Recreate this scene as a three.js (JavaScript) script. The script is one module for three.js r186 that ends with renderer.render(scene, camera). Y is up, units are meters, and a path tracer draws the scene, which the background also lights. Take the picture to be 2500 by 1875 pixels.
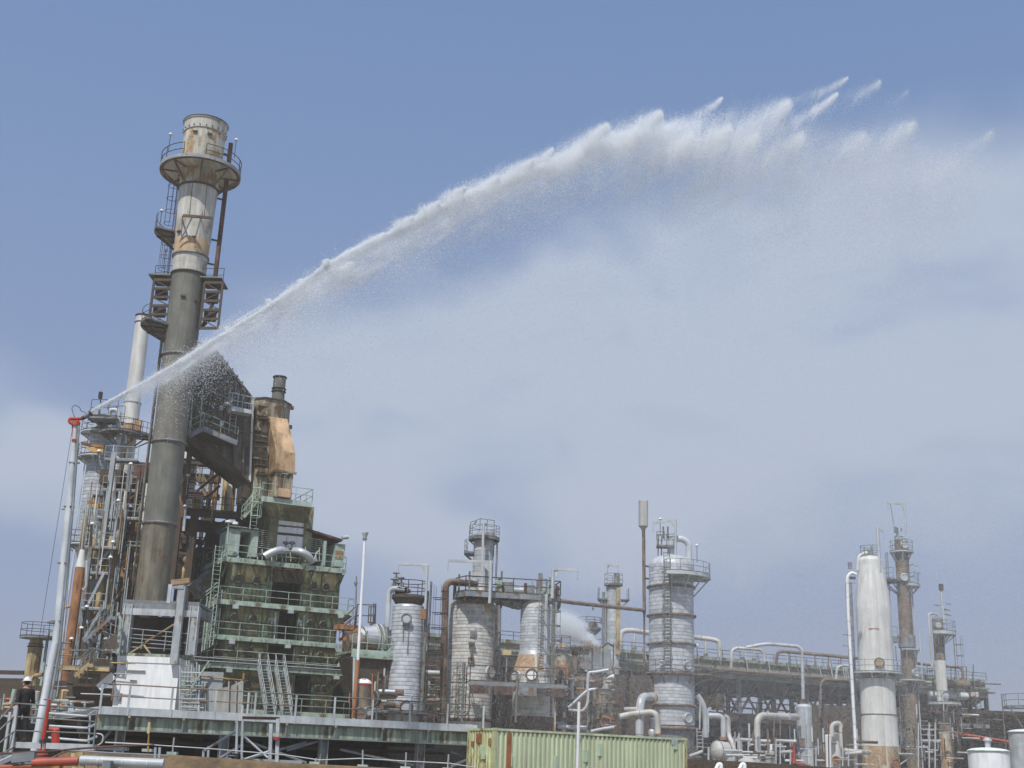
import * as THREE from 'three';
import { mergeGeometries } from 'three/addons/utils/BufferGeometryUtils.js';
import { MarchingCubes } from 'three/addons/objects/MarchingCubes.js';

// ---------------------------------------------------------------- camera, sky, sun, exposure
const V = (x, y, z) => new THREE.Vector3(x, y, z), PI = Math.PI;
const scene = new THREE.Scene();
const FOCAL = 3060, EYE = 1.7;
const camera = new THREE.PerspectiveCamera(2 * Math.atan(937.5 / FOCAL) * 180 / PI, 4 / 3, 0.5, 3000);
camera.position.set(0, EYE, 0);
camera.rotation.order = 'YXZ';
camera.rotation.set(17.12 * PI / 180, 0, 1.93 * PI / 180);
camera.updateMatrixWorld(true);
scene.add(camera);

function hash(x, y, z) { let h = Math.imul(x, 374761393) + Math.imul(y, 668265263) + Math.imul(z, 2147483647 ^ 0x5bd1e995) | 0; h = Math.imul(h ^ (h >>> 13), 1274126177); return ((h ^ (h >>> 16)) >>> 0) / 4294967296; }
function vnoise(x, y, z) {
  const xi = Math.floor(x), yi = Math.floor(y), zi = Math.floor(z); let a = x - xi, b = y - yi, c = z - zi;
  a = a * a * a * (a * (a * 6 - 15) + 10); b = b * b * b * (b * (b * 6 - 15) + 10); c = c * c * c * (c * (c * 6 - 15) + 10);
  const L = (p, q, t) => p + (q - p) * t, h = (i, j, k) => hash(xi + i, yi + j, zi + k);
  return L(L(L(h(0, 0, 0), h(1, 0, 0), a), L(h(0, 1, 0), h(1, 1, 0), a), b), L(L(h(0, 0, 1), h(1, 0, 1), a), L(h(0, 1, 1), h(1, 1, 1), a), b), c);
}
function fbm(x, y, z, n = 5) { let s = 0, w = 0.5, t = 0; for (let i = 0; i < n; i++) { s += w * vnoise(x, y, z); t += w; w *= 0.5; x = x * 2.03 + 7.1; y = y * 2.03 + 3.7; z = z * 2.03 + 1.3; } return s / t; }
const smooth = (a, b, x) => { const t = Math.min(1, Math.max(0, (x - a) / (b - a))); return t * t * (3 - 2 * t); };

// soft cloud banks over a blue sky, placed by azimuth and elevation (degrees)
const BANKS = [[-4, 16.5, 9, 5.0, 1.15], [3, 18, 8, 3.8, 1.0], [10, 20, 7, 4.4, 1.15], [18, 22, 7, 4.0, 1.1], [26, 23, 8, 6, 1.0], [-21, 12.3, 5, 2.8, 0.95], [-30, 15, 7, 4, 0.6], [17, 15.8, 9, 2.6, 0.75], [-9, 12, 7, 3.5, 0.8], [2, 13, 8, 3, 0.75], [-13, 17.5, 4, 3.4, 0.6], [10, 14.5, 7, 3, 0.6], [1, 20.8, 5, 2.4, 0.6], [8, 23, 5, 2.4, 0.55], [15, 25, 6, 2.6, 0.55], [22, 13, 9, 5, 0.6], [8, 10, 12, 4, 0.5], [10, 20.6, 3.2, 1.1, -0.5], [14, 25.2, 2.4, 1.0, -0.35], [5, 23, 2.6, 1.2, -0.35], [13, 12, 6, 1.6, -0.22], [1, 22.5, 4, 1.6, 0.3], [-3, 12.5, 5, 2, 0.45], [24, 20, 5, 3, 0.3]];
{
  const W = 2048, H = 1024, data = new Float32Array(W * H * 4);
  for (let j = 0; j < H; j++) for (let i = 0; i < W; i++) {
    const el = ((j + 0.5) / H - 0.5) * PI, lon = ((i + 0.5) / W - 0.5) * 2 * PI;       // equirect: u = atan2(z, x)
    const dx = Math.cos(el) * Math.cos(lon), dy = Math.sin(el), dz = Math.cos(el) * Math.sin(lon);
    const az = Math.atan2(dx, -dz) * 180 / PI, e = el * 180 / PI;
    const k = Math.pow(Math.max(0, 1 - Math.max(0, e) / 48), 1.5);
    let r = 0.142 + 0.195 * k, g = 0.250 + 0.172 * k, b = 0.480 + 0.150 * k;
    if (e > -4) {
      const wx = fbm(dx * 5, dy * 8, dz * 5 + 9, 4) - 0.5, wy = fbm(dx * 5 + 31, dy * 8, dz * 5, 4) - 0.5;
      const n = fbm(dx * 9 + wx * 2.2, dy * 17 + wy * 2.5, dz * 9, 6), big = fbm(dx * 2.2 + 5, dy * 5 + 2, dz * 2.2, 3);
      let c = 0;
      for (const [ca, ce, sa, se, w] of BANKS) { const p = (az - ca + wx * 7) / sa, q = (e - ce + wy * 5) / se; c += w * Math.exp(-(p * p + q * q)); }
      const far = smooth(26, 40, Math.abs(az));
      c = Math.min(1.05, c) + far * 0.75 * smooth(0.42, 0.66, big);
      const d = smooth(0.12, 1.05, c * (0.5 + 1.02 * (n - 0.08))) * (1 - 0.5 * smooth(34, 60, e));
      r += (0.478 - r) * d; g += (0.552 - g) * d; b += (0.695 - b) * d;
    } else { r = 0.3; g = 0.3; b = 0.3; }
    const o = (j * W + i) * 4; data[o] = r; data[o + 1] = g; data[o + 2] = b; data[o + 3] = 1;
  }
  const sky = new THREE.DataTexture(data, W, H, THREE.RGBAFormat, THREE.FloatType);
  sky.mapping = THREE.EquirectangularReflectionMapping; sky.magFilter = THREE.LinearFilter; sky.minFilter = THREE.LinearFilter; sky.needsUpdate = true;
  scene.background = sky; scene.environment = sky;
}
const sun = new THREE.DirectionalLight(new THREE.Color(1, 0.975, 0.93), 3.8);
{ const el = 56 * PI / 180, az = 19 * PI / 180; sun.position.set(-Math.sin(az) * Math.cos(el), Math.sin(el), Math.cos(az) * Math.cos(el)).multiplyScalar(300).add(V(0, 0, -90)); }
sun.target.position.set(0, 0, -90); scene.add(sun, sun.target);
sun.castShadow = true; sun.shadow.mapSize.set(4096, 4096);
Object.assign(sun.shadow.camera, { left: -90, right: 90, top: 90, bottom: -90, near: 10, far: 700 });
const renderer = new THREE.WebGLRenderer({ antialias: true });
renderer.setSize(1024, 768); renderer.toneMapping = THREE.LinearToneMapping; renderer.toneMappingExposure = 1.0;
renderer.shadowMap.enabled = true;
scene.fog = new THREE.FogExp2(0xf2eadb, 0.0009);
// ---------------------------------------------------------------- places: a sight line and a distance give a point of the plant
const up = V(0, 1, 0), fwd = V(0, 0, -1).applyQuaternion(camera.quaternion);
const ray = (x, y) => V((x - 1250) / FOCAL, -(y - 937.5) / FOCAL, -1).applyQuaternion(camera.quaternion);
function at(x, y, d) { const v = ray(x, y); return v.multiplyScalar(d / -v.z).add(camera.position); }
const scl = (p) => p.clone().sub(camera.position).dot(fwd) / FOCAL;               // metres per unit of the survey at p
const crop = (ox, oy, s) => (x, y, d) => at(ox + x * s, oy + y * s, d);
const cA = crop(100, 240, 0.42194), cB = crop(100, 850, 0.24111), cC = crop(440, 820, 0.24111), cD = crop(100, 1200, 0.24111), cE = crop(440, 1180, 0.27728),
  cF = crop(0, 1475, 0.24111), cG = crop(350, 1475, 0.24111), cH = crop(700, 1475, 0.24111), cI = crop(900, 1250, 0.30139), cJ = crop(1100, 1475, 0.24111),
  cK = crop(1400, 1200, 0.30139), cL = crop(1480, 1475, 0.24111), cM = crop(1780, 1475, 0.24111), cN = crop(2000, 1200, 0.30139), cO = crop(2100, 1475, 0.24111);
// a vertical plane through P0 turned by phi about y
function plane(P0, deg) {
  const f = deg * PI / 180, u = V(Math.cos(f), 0, -Math.sin(f)), n = V(Math.sin(f), 0, Math.cos(f));
  const P = (x, y, o = 0) => { const v = ray(x, y), q = P0.clone().addScaledVector(n, o).sub(camera.position); return v.multiplyScalar(q.dot(n) / v.dot(n)).add(camera.position); };
  const move = (p, du, dy = 0, dn = 0) => p.clone().addScaledVector(u, du).addScaledVector(n, dn).add(V(0, dy, 0));
  const pt = (a, y, o = 0) => V(P0.x, y, P0.z).addScaledVector(u, a).addScaledVector(n, o);   // a metres along, y high, o out
  const along = (p) => p.clone().sub(P0).dot(u), out = (p) => p.clone().sub(P0).dot(n);
  const bx = (a0, a1, y0, y1, o0, o1) => box(pt((a0 + a1) / 2, (y0 + y1) / 2, (o0 + o1) / 2), Math.abs(a1 - a0), Math.abs(y1 - y0), Math.abs(o1 - o0), f);
  return { P0, f, u, n, P, move, pt, along, out, bx };
}
// ---------------------------------------------------------------- seeded chance
let seed = 12345;
const rnd = () => { seed = (seed + 0x6d2b79f5) | 0; let t = Math.imul(seed ^ (seed >>> 15), 1 | seed); t = (t + Math.imul(t ^ (t >>> 7), 61 | t)) ^ t; return ((t ^ (t >>> 14)) >>> 0) / 4294967296; };
const rr = (a, b) => a + (b - a) * rnd();
const gauss = () => Math.sqrt(-2 * Math.log(1 - rnd() * 0.999999)) * Math.cos(2 * PI * rnd());
// ---------------------------------------------------------------- materials: weathered paint, cladding and rust, in metres
function pnoise(x, y, p, q, s) {
  const xi = Math.floor(x), yi = Math.floor(y); let a = x - xi, b = y - yi; a = a * a * (3 - 2 * a); b = b * b * (3 - 2 * b);
  const h = (i, j) => hash(((xi + i) % p + p) % p, ((yi + j) % q + q) % q, s);
  return (h(0, 0) * (1 - a) + h(1, 0) * a) * (1 - b) + (h(0, 1) * (1 - a) + h(1, 1) * a) * b;
}
function pf(u, v, p, q, s, n = 4) { let r = 0, w = 0.5, t = 0; for (let i = 0; i < n; i++) { r += w * pnoise(u * p, v * q, p, q, s + i * 17); t += w; w *= 0.55; p *= 2; q *= 2; } return r / t; }
let grime;
function grimeMap() {
  const N = 256, d = new Uint8Array(N * N * 4);
  for (let j = 0; j < N; j++) for (let i = 0; i < N; i++) { const u = i / N, v = j / N, k = pf(u, v, 5, 5, 77, 5) * 0.7 + pf(u, v, 40, 40, 5, 2) * 0.3, o = (j * N + i) * 4; d[o] = d[o + 1] = d[o + 2] = Math.round(255 * k); d[o + 3] = 255; }
  const t = new THREE.DataTexture(d, N, N); t.wrapS = t.wrapT = THREE.RepeatWrapping; t.magFilter = THREE.LinearFilter; t.repeat.set(1 / 3, 1 / 3); t.needsUpdate = true; return t;
}
let matSeed = 1;
function mat(c, { r = 0.7, m = 0, n = 0.25, rust = 0, rc = [112, 66, 34], streak = 0.15, T = 5, bump = 0.006, fn } = {}) {
  const N = 256, d = new Uint8Array(N * N * 4), s = (matSeed += 101);
  for (let j = 0; j < N; j++) for (let i = 0; i < N; i++) {
    const u = i / N, v = j / N;
    const a = pf(u, v, 4, 4, s, 5) - 0.5, b = pf(u, v, 22, 2, s + 9, 4) - 0.5, fine = pf(u, v, 64, 64, s + 21, 2) - 0.5;
    let k = 1 + n * a * 1.6 + streak * b * 1.6 + n * 0.35 * fine, col = c;
    const w = rust ? smooth(1 - rust, 1 - rust + 0.16, pf(u, v, 5, 4, s + 3, 5) * 0.55 + pf(u, v, 18, 2, s + 5, 4) * 0.45 + 0.18) : 0;
    const e = fn ? fn(u, v, s) : 0;
    const o = (j * N + i) * 4;
    for (let q = 0; q < 3; q++) { let x = c[q] * k; x = x + (rc[q] * (0.85 + 0.5 * (a + fine)) - x) * Math.min(1, w * 0.9 + e); d[o + q] = Math.max(0, Math.min(255, Math.round(x))); }
    d[o + 3] = 255;
  }
  const t = new THREE.DataTexture(d, N, N); t.wrapS = t.wrapT = THREE.RepeatWrapping; t.magFilter = THREE.LinearFilter; t.colorSpace = THREE.SRGBColorSpace; t.repeat.set(1 / T, 1 / T); t.needsUpdate = true;
  grime ??= grimeMap();
  return new THREE.MeshStandardMaterial({ map: t, roughness: r, metalness: m, bumpMap: bump ? grime : null, bumpScale: bump, side: THREE.DoubleSide });
}
const flat = (c, r = 0.6, m = 0) => new THREE.MeshStandardMaterial({ color: new THREE.Color(`rgb(${c})`), roughness: r, metalness: m, side: THREE.DoubleSide });
const M = {
  pale: mat([194, 191, 180], { rust: 0.22, rc: [184, 156, 118], n: 0.2, streak: 0.25, T: 7 }), paleTop: mat([186, 182, 168], { rust: 0.36, rc: [184, 150, 108], streak: 0.25, T: 6 }), ochre: mat([196, 168, 130], { n: 0.15, rust: 0.2, rc: [180, 176, 168], T: 4 }),
  grey: mat([113, 113, 104], { n: 0.2, streak: 0.2, T: 6, bump: 0.012 }), greyB: mat([121, 118, 109], { n: 0.2, streak: 0.2, T: 6, bump: 0.012 }), greyRust: mat([110, 104, 90], { n: 0.3, streak: 0.35, rust: 0.26, rc: [118, 84, 54], T: 5 }),
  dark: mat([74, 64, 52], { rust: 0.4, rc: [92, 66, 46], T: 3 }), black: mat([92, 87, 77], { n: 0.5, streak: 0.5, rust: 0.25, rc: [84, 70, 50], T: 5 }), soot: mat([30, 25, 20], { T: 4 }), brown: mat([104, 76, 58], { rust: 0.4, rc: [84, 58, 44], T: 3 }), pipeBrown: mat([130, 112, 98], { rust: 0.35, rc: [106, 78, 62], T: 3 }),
  steel: mat([128, 134, 138], { rust: 0.3, rc: [120, 84, 58], T: 3 }), steelLight: mat([158, 164, 166], { rust: 0.2, rc: [120, 90, 66], T: 3 }), rail: mat([112, 118, 112], { rust: 0.34, rc: [104, 66, 44], T: 2 }), railDark: mat([70, 66, 60], { rust: 0.4, rc: [90, 56, 38], T: 2 }), galv: mat([186, 191, 192], { r: 0.5, m: 0.1, n: 0.2, T: 3 }),
  green: mat([112, 128, 100], { rust: 0.34, rc: [112, 98, 68], n: 0.5, streak: 0.5, T: 4 }), greenB: mat([136, 142, 112], { rust: 0.4, rc: [150, 136, 100], n: 0.5, streak: 0.5, T: 3 }), greenRail: mat([158, 176, 160], { rust: 0.26, rc: [104, 88, 62], T: 2 }), greenDeck: mat([148, 160, 142], { rust: 0.32, rc: [98, 88, 64], streak: 0.4, T: 3 }), paleGreen: mat([168, 182, 172], { rust: 0.2, rc: [150, 140, 110], T: 4 }),
  duct: mat([164, 153, 130], { rust: 0.34, rc: [108, 84, 58], streak: 0.3, T: 4 }), orange: mat([184, 154, 120], { rust: 0.32, rc: [170, 124, 80], streak: 0.25, n: 0.25, T: 4 }), rustCol: mat([166, 116, 76], { rust: 0.4, rc: [140, 92, 58], T: 4 }), ochreSteel: mat([164, 124, 62], { rust: 0.35, rc: [110, 74, 40], T: 2 }), beige: mat([176, 158, 116], { rust: 0.3, rc: [140, 104, 58], streak: 0.3, T: 4 }),
  alu: mat([192, 195, 198], { r: 0.5, m: 0.12, n: 0.16, streak: 0.14, T: 4 }), aluB: mat([184, 188, 192], { r: 0.55, m: 0.1, n: 0.2, streak: 0.18, rust: 0.12, rc: [140, 130, 118], T: 5 }), aluC: mat([200, 203, 206], { r: 0.45, m: 0.15, n: 0.14, T: 4 }),
  aluRust: mat([192, 189, 183], { r: 0.65, m: 0.1, rust: 0.2, rc: [176, 156, 132], streak: 0.2, T: 5 }), aluRustB: mat([186, 184, 179], { r: 0.65, m: 0.1, rust: 0.2, rc: [164, 142, 118], streak: 0.2, T: 6 }), aluRustC: mat([194, 190, 182], { r: 0.6, m: 0.1, rust: 0.22, rc: [156, 124, 92], T: 5 }),
  shiny: mat([204, 206, 208], { r: 0.4, m: 0.4, n: 0.15, T: 3 }), poleWhite: mat([204, 209, 212], { r: 0.5, n: 0.12, streak: 0.2, rust: 0.1, rc: [150, 130, 108], T: 3, bump: 0.003 }), white: mat([243, 244, 243], { r: 0.5, n: 0.08, streak: 0.1, rust: 0.08, rc: [150, 120, 92], T: 4, bump: 0.003 }), cream: mat([216, 215, 208], { r: 0.6, n: 0.14, rust: 0.2, rc: [184, 150, 110], T: 7 }), creamRust: mat([194, 186, 168], { r: 0.7, n: 0.2, rust: 0.42, rc: [184, 148, 108], streak: 0.3, T: 6 }),
  colBrown: mat([124, 112, 96], { rust: 0.36, rc: [136, 112, 90], streak: 0.3, T: 5 }), concrete: mat([164, 162, 154], { r: 0.9, n: 0.22, streak: 0.25, T: 6 }), red: mat([176, 58, 40], { r: 0.5, n: 0.2, rust: 0.2, rc: [110, 50, 32], T: 2 }), redPale: mat([172, 84, 68], { r: 0.5, T: 2 }),
  cont: mat([190, 199, 164], { r: 0.6, n: 0.12, streak: 0.2, rust: 0.1, rc: [136, 110, 60], T: 7 }), contEnd: mat([190, 194, 148], { r: 0.6, n: 0.2, streak: 0.3, rust: 0.28, rc: [128, 92, 48], T: 3 }), contPatch: mat([150, 92, 58], { T: 1.5 }), contBlue: mat([172, 192, 164], { r: 0.6, T: 2 }),
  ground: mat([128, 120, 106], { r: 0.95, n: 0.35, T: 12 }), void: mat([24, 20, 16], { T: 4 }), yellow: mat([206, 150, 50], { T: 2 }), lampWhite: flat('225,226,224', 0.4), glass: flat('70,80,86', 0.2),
};
// ---------------------------------------------------------------- geometry
const UVM = (g, su, sv) => { const u = g.attributes.uv; for (let i = 0; i < u.count; i++) u.setXY(i, u.getX(i) * su, u.getY(i) * sv); return g; };
function box(c, w, h, d, ry = 0) {
  const g = new THREE.BoxGeometry(w, h, d), u = g.attributes.uv, n = g.attributes.normal, ox = c.x * 0.7 + c.z * 0.4, oy = c.y;
  for (let i = 0; i < u.count; i++) { const X = Math.abs(n.getX(i)) > 0.5, Y = Math.abs(n.getY(i)) > 0.5; u.setXY(i, (u.getX(i) - 0.5) * (X ? d : w) + ox, (u.getY(i) - 0.5) * (Y ? d : h) + oy); }
  if (ry) g.rotateY(ry);
  return g.translate(c.x, c.y, c.z);
}
function beam(a, b, w, h = w) {                                                    // square bar from a to b
  const L = a.distanceTo(b), g = new THREE.BoxGeometry(w, L, h), u = g.attributes.uv, n = g.attributes.normal;
  for (let i = 0; i < u.count; i++) u.setXY(i, u.getX(i) * (Math.abs(n.getX(i)) > 0.5 ? h : w) + a.x, u.getY(i) * (Math.abs(n.getY(i)) > 0.5 ? h : L) + a.y);
  const d = b.clone().sub(a).normalize(), q = new THREE.Quaternion();
  if (Math.abs(d.y) > 0.999) q.setFromUnitVectors(up, d); else { const z = V(0, 1, 0).addScaledVector(d, -d.y).normalize(), x = d.clone().cross(z).normalize(); q.setFromRotationMatrix(new THREE.Matrix4().makeBasis(x, d, z)); }
  return g.applyQuaternion(q).translate((a.x + b.x) / 2, (a.y + b.y) / 2, (a.z + b.z) / 2);
}
function ibeam(a, b, w, h, t = 0.03) {                                             // I section: h along the vertical
  const d = b.clone().sub(a).normalize(), z = Math.abs(d.y) > 0.9 ? V(0, 0, 1) : V(0, 1, 0).addScaledVector(d, -d.y).normalize(), o = z.multiplyScalar(h / 2 - t / 2);
  return [beam(a.clone().add(o), b.clone().add(o), w, t), beam(a.clone().sub(o), b.clone().sub(o), w, t), beam(a, b, t, h - 2 * t)];
}
function rod(a, b, r, seg = 6) {
  const L = a.distanceTo(b), g = UVM(new THREE.CylinderGeometry(r, r, L, seg, 1, false), 2 * PI * r, L);
  return g.applyQuaternion(new THREE.Quaternion().setFromUnitVectors(up, b.clone().sub(a).normalize())).translate((a.x + b.x) / 2, (a.y + b.y) / 2, (a.z + b.z) / 2);
}
function cyl(x, y0, z, r0, r1, h, seg = 40, open = false) { return UVM(new THREE.CylinderGeometry(r1, r0, h, seg, 1, open), 2 * PI * r0, h).translate(x, y0 + h / 2, z); }
function lathe(pr, x, z, seg = 40) { const g = new THREE.LatheGeometry(pr.map(([r, y]) => new THREE.Vector2(r, y)), seg), R = Math.max(...pr.map((p) => p[0])), H = Math.abs(pr[pr.length - 1][1] - pr[0][1]) + R; return UVM(g, 2 * PI * R, H).translate(x, 0, z); }
function torus(x, y, z, R, r, seg = 40) { return UVM(new THREE.TorusGeometry(R, r, 6, seg), 2 * PI * R, 1).rotateX(PI / 2).translate(x, y, z); }
const dome = (x, y, z, R, k = 0.4, seg = 40) => lathe([0, 1, 2, 3, 4, 5, 6, 7, 8].map((i) => [Math.max(1e-4, R * Math.cos(i * PI / 16)), y + R * k * Math.sin(i * PI / 16)]), x, z, seg);
function sweep(pts, r, seg = 10, caps = true) {                                    // round tube along a polyline
  const n = pts.length, pos = [], nor = [], uv = [], idx = []; let N = null, L = 0;
  for (let i = 0; i < n; i++) {
    const T = pts[Math.min(n - 1, i + 1)].clone().sub(pts[Math.max(0, i - 1)]).normalize();
    if (!N) N = Math.abs(T.y) > 0.9 ? V(1, 0, 0) : V(0, 1, 0);
    N = N.clone().addScaledVector(T, -N.dot(T)).normalize(); const B = T.clone().cross(N); if (i) L += pts[i].distanceTo(pts[i - 1]);
    const ri = typeof r === 'function' ? r(i / (n - 1)) : r;
    for (let k = 0; k <= seg; k++) { const a = k / seg * 2 * PI, d = N.clone().multiplyScalar(Math.cos(a)).addScaledVector(B, Math.sin(a)); pos.push(pts[i].x + d.x * ri, pts[i].y + d.y * ri, pts[i].z + d.z * ri); nor.push(d.x, d.y, d.z); uv.push(k / seg * 2 * PI * ri, L); }
  }
  for (let i = 0; i < n - 1; i++) for (let k = 0; k < seg; k++) { const a = i * (seg + 1) + k, b = a + seg + 1; idx.push(a, a + 1, b, b, a + 1, b + 1); }
  if (caps) for (const e of [0, n - 1]) { const c = pos.length / 3, T = pts[e].clone().sub(pts[e ? n - 2 : 1]).normalize(); pos.push(pts[e].x, pts[e].y, pts[e].z); nor.push(T.x, T.y, T.z); uv.push(0, 0); for (let k = 0; k <= seg; k++) { const s = (e * (seg + 1) + k) * 3; pos.push(pos[s], pos[s + 1], pos[s + 2]); nor.push(T.x, T.y, T.z); uv.push(0, 0); } for (let k = 1; k <= seg; k++) idx.push(c, c + k, c + k + 1); }
  const g = new THREE.BufferGeometry();
  g.setAttribute('position', new THREE.Float32BufferAttribute(pos, 3)); g.setAttribute('normal', new THREE.Float32BufferAttribute(nor, 3)); g.setAttribute('uv', new THREE.Float32BufferAttribute(uv, 2)); g.setIndex(idx);
  return g;
}
function bends(pts, R, k = 7) {                                                    // corners rounded with radius R
  const o = [pts[0]];
  for (let i = 1; i < pts.length - 1; i++) {
    const p = pts[i], a = pts[i - 1].clone().sub(p), b = pts[i + 1].clone().sub(p), l = Math.min(R, a.length() * 0.49, b.length() * 0.49); a.setLength(l).add(p); b.setLength(l).add(p);
    for (let j = 0; j <= k; j++) { const t = j / k; o.push(a.clone().multiplyScalar((1 - t) ** 2).addScaledVector(p, 2 * t * (1 - t)).addScaledVector(b, t * t)); }
  }
  return [...o, pts[pts.length - 1]];
}
const pipe = (pts, r, R = r * 3, seg = 12) => sweep(bends(pts, R), r, seg);
function seams(t, pts, r, m, gap = 1.3) { for (let i = 0; i < pts.length - 1; i++) { const a = pts[i], b = pts[i + 1], L = a.distanceTo(b), d = b.clone().sub(a).normalize(); for (let s = r * 4; s < L - r * 4; s += gap) { const p = a.clone().addScaledVector(d, s); part(t, 'clad_seam', rod(p.clone().addScaledVector(d, -0.025), p.clone().addScaledVector(d, 0.025), r * 1.035 + 0.006, 14), m); } } }
const lagged = (t, pts, r, R, seg, m, ms) => { part(t, 'pipe', pipe(pts, r, R, seg), m); seams(t, pts, r, ms ?? M.steel); };
const pol = (x, y, z, R, a) => V(x + R * Math.sin(a), y, z + R * Math.cos(a));     // a = 0 faces the camera side (+z), positive towards +x
function arcPts(x, y, z, R, a0, a1, n = 24) { const p = []; for (let i = 0; i <= n; i++) p.push(pol(x, y, z, R, a0 + (a1 - a0) * i / n)); return p; }
function arcDeck(x, y, z, r0, r1, a0, a1, th) {                                    // ring sector plate, top at y
  const n = Math.max(6, Math.ceil(Math.abs(a1 - a0) / 0.16)), pos = [], uv = [], idx = [];
  const quad = (a, b, c, d) => { const s = pos.length / 3; for (const p of [a, b, c, d]) { pos.push(p.x, p.y, p.z); uv.push(p.x + p.y, p.z + p.y); } idx.push(s, s + 1, s + 2, s, s + 2, s + 3); };
  for (let i = 0; i < n; i++) {
    const A = a0 + (a1 - a0) * i / n, B = a0 + (a1 - a0) * (i + 1) / n, q = (R, a, h) => pol(x, y - h, z, R, a);
    quad(q(r0, A, 0), q(r1, A, 0), q(r1, B, 0), q(r0, B, 0)); quad(q(r0, B, th), q(r1, B, th), q(r1, A, th), q(r0, A, th)); quad(q(r1, A, 0), q(r1, A, th), q(r1, B, th), q(r1, B, 0)); quad(q(r0, B, 0), q(r0, B, th), q(r0, A, th), q(r0, A, 0));
    if (i === 0) quad(q(r0, A, 0), q(r0, A, th), q(r1, A, th), q(r1, A, 0)); if (i === n - 1) quad(q(r1, B, 0), q(r1, B, th), q(r0, B, th), q(r0, B, 0));
  }
  const g = new THREE.BufferGeometry(); g.setAttribute('position', new THREE.Float32BufferAttribute(pos, 3)); g.setAttribute('uv', new THREE.Float32BufferAttribute(uv, 2)); g.setIndex(idx); g.computeVertexNormals(); return g;
}
function prism(poly, n, th, u0) {                                                  // flat polygon (world points, in order) pushed out by th along n
  const N = poly.length, pos = [], uv = [], idx = [], back = poly.map((p) => p.clone().addScaledVector(n, -th));
  const ux = u0 ?? up.clone().cross(n).normalize(), uy = n.clone().cross(ux);
  const face = (ps, flip) => { const s = pos.length / 3; for (const p of ps) { pos.push(p.x, p.y, p.z); uv.push(p.dot(ux), p.dot(uy)); } const tri = THREE.ShapeUtils.triangulateShape(ps.map((p) => new THREE.Vector2(p.dot(ux), p.dot(uy))), []); for (const t of tri) flip ? idx.push(s + t[2], s + t[1], s + t[0]) : idx.push(s + t[0], s + t[1], s + t[2]); };
  face(poly, false); face(back, true);
  for (let i = 0; i < N; i++) { const a = poly[i], b = poly[(i + 1) % N], c = back[(i + 1) % N], d = back[i], s = pos.length / 3; for (const p of [a, d, c, b]) { pos.push(p.x, p.y, p.z); uv.push(p.x + p.z, p.y); } idx.push(s, s + 1, s + 2, s, s + 2, s + 3); }
  const g = new THREE.BufferGeometry(); g.setAttribute('position', new THREE.Float32BufferAttribute(pos, 3)); g.setAttribute('uv', new THREE.Float32BufferAttribute(uv, 2)); g.setIndex(idx); g.computeVertexNormals(); return g;
}
function facets(faces) {                                                           // a hull given as faces of world points
  const pos = [], uv = [], idx = [];
  for (const f of faces) { const s = pos.length / 3, n = f[1].clone().sub(f[0]).cross(f[2].clone().sub(f[0])).normalize(), ux = (Math.abs(n.y) > 0.9 ? V(1, 0, 0) : up.clone().cross(n)).normalize(), uy = n.clone().cross(ux); for (const p of f) { pos.push(p.x, p.y, p.z); uv.push(p.dot(ux), p.dot(uy)); } for (let i = 1; i < f.length - 1; i++) idx.push(s, s + i, s + i + 1); }
  const g = new THREE.BufferGeometry(); g.setAttribute('position', new THREE.Float32BufferAttribute(pos, 3)); g.setAttribute('uv', new THREE.Float32BufferAttribute(uv, 2)); g.setIndex(idx); g.computeVertexNormals(); return g;
}
// ---------------------------------------------------------------- things and parts (all shapes are given in world metres)
const taken = {}, numbered = (n) => { const k = taken[n] = (taken[n] ?? -1) + 1; return k ? n + '_' + String(k).padStart(3, '0') : n; };
function thing(name, label, category, p, group) { const o = new THREE.Group(); o.name = numbered(name); o.position.copy(p); o.userData = { label, category }; if (group) o.userData.group = group; scene.add(o); o.base_ = p.clone(); return o; }
function join(gs) {
  gs = gs.flat(Infinity).map((g) => { for (const k of Object.keys(g.attributes)) if (!['position', 'normal', 'uv', 'color'].includes(k)) g.deleteAttribute(k); return g.index ? g.toNonIndexed() : g; });
  return gs.length === 1 ? gs[0] : mergeGeometries(gs);
}
function part(parent, name, gs, m, label) {
  const root = parent.base_, g = join([gs]).translate(-root.x, -root.y, -root.z), o = new THREE.Mesh(g, m); o.name = name; o.base_ = root; o.castShadow = o.receiveShadow = true;
  if (label) o.userData.label = label; parent.add(o); return o;
}
function solo(name, label, category, p, gs, m, group) { const o = new THREE.Mesh(join([gs]).translate(-p.x, -p.y, -p.z), m); o.name = numbered(name); o.position.copy(p); o.userData = { label, category }; if (group) o.userData.group = group; o.base_ = p.clone(); o.castShadow = o.receiveShadow = true; scene.add(o); return o; }
function struct(name, gs, m, p = V(0, 0, 0)) { const o = new THREE.Mesh(join([gs]).translate(-p.x, -p.y, -p.z), m); o.name = name; o.position.copy(p); o.base_ = p.clone(); o.userData.kind = 'structure'; o.castShadow = o.receiveShadow = true; scene.add(o); return o; }
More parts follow.
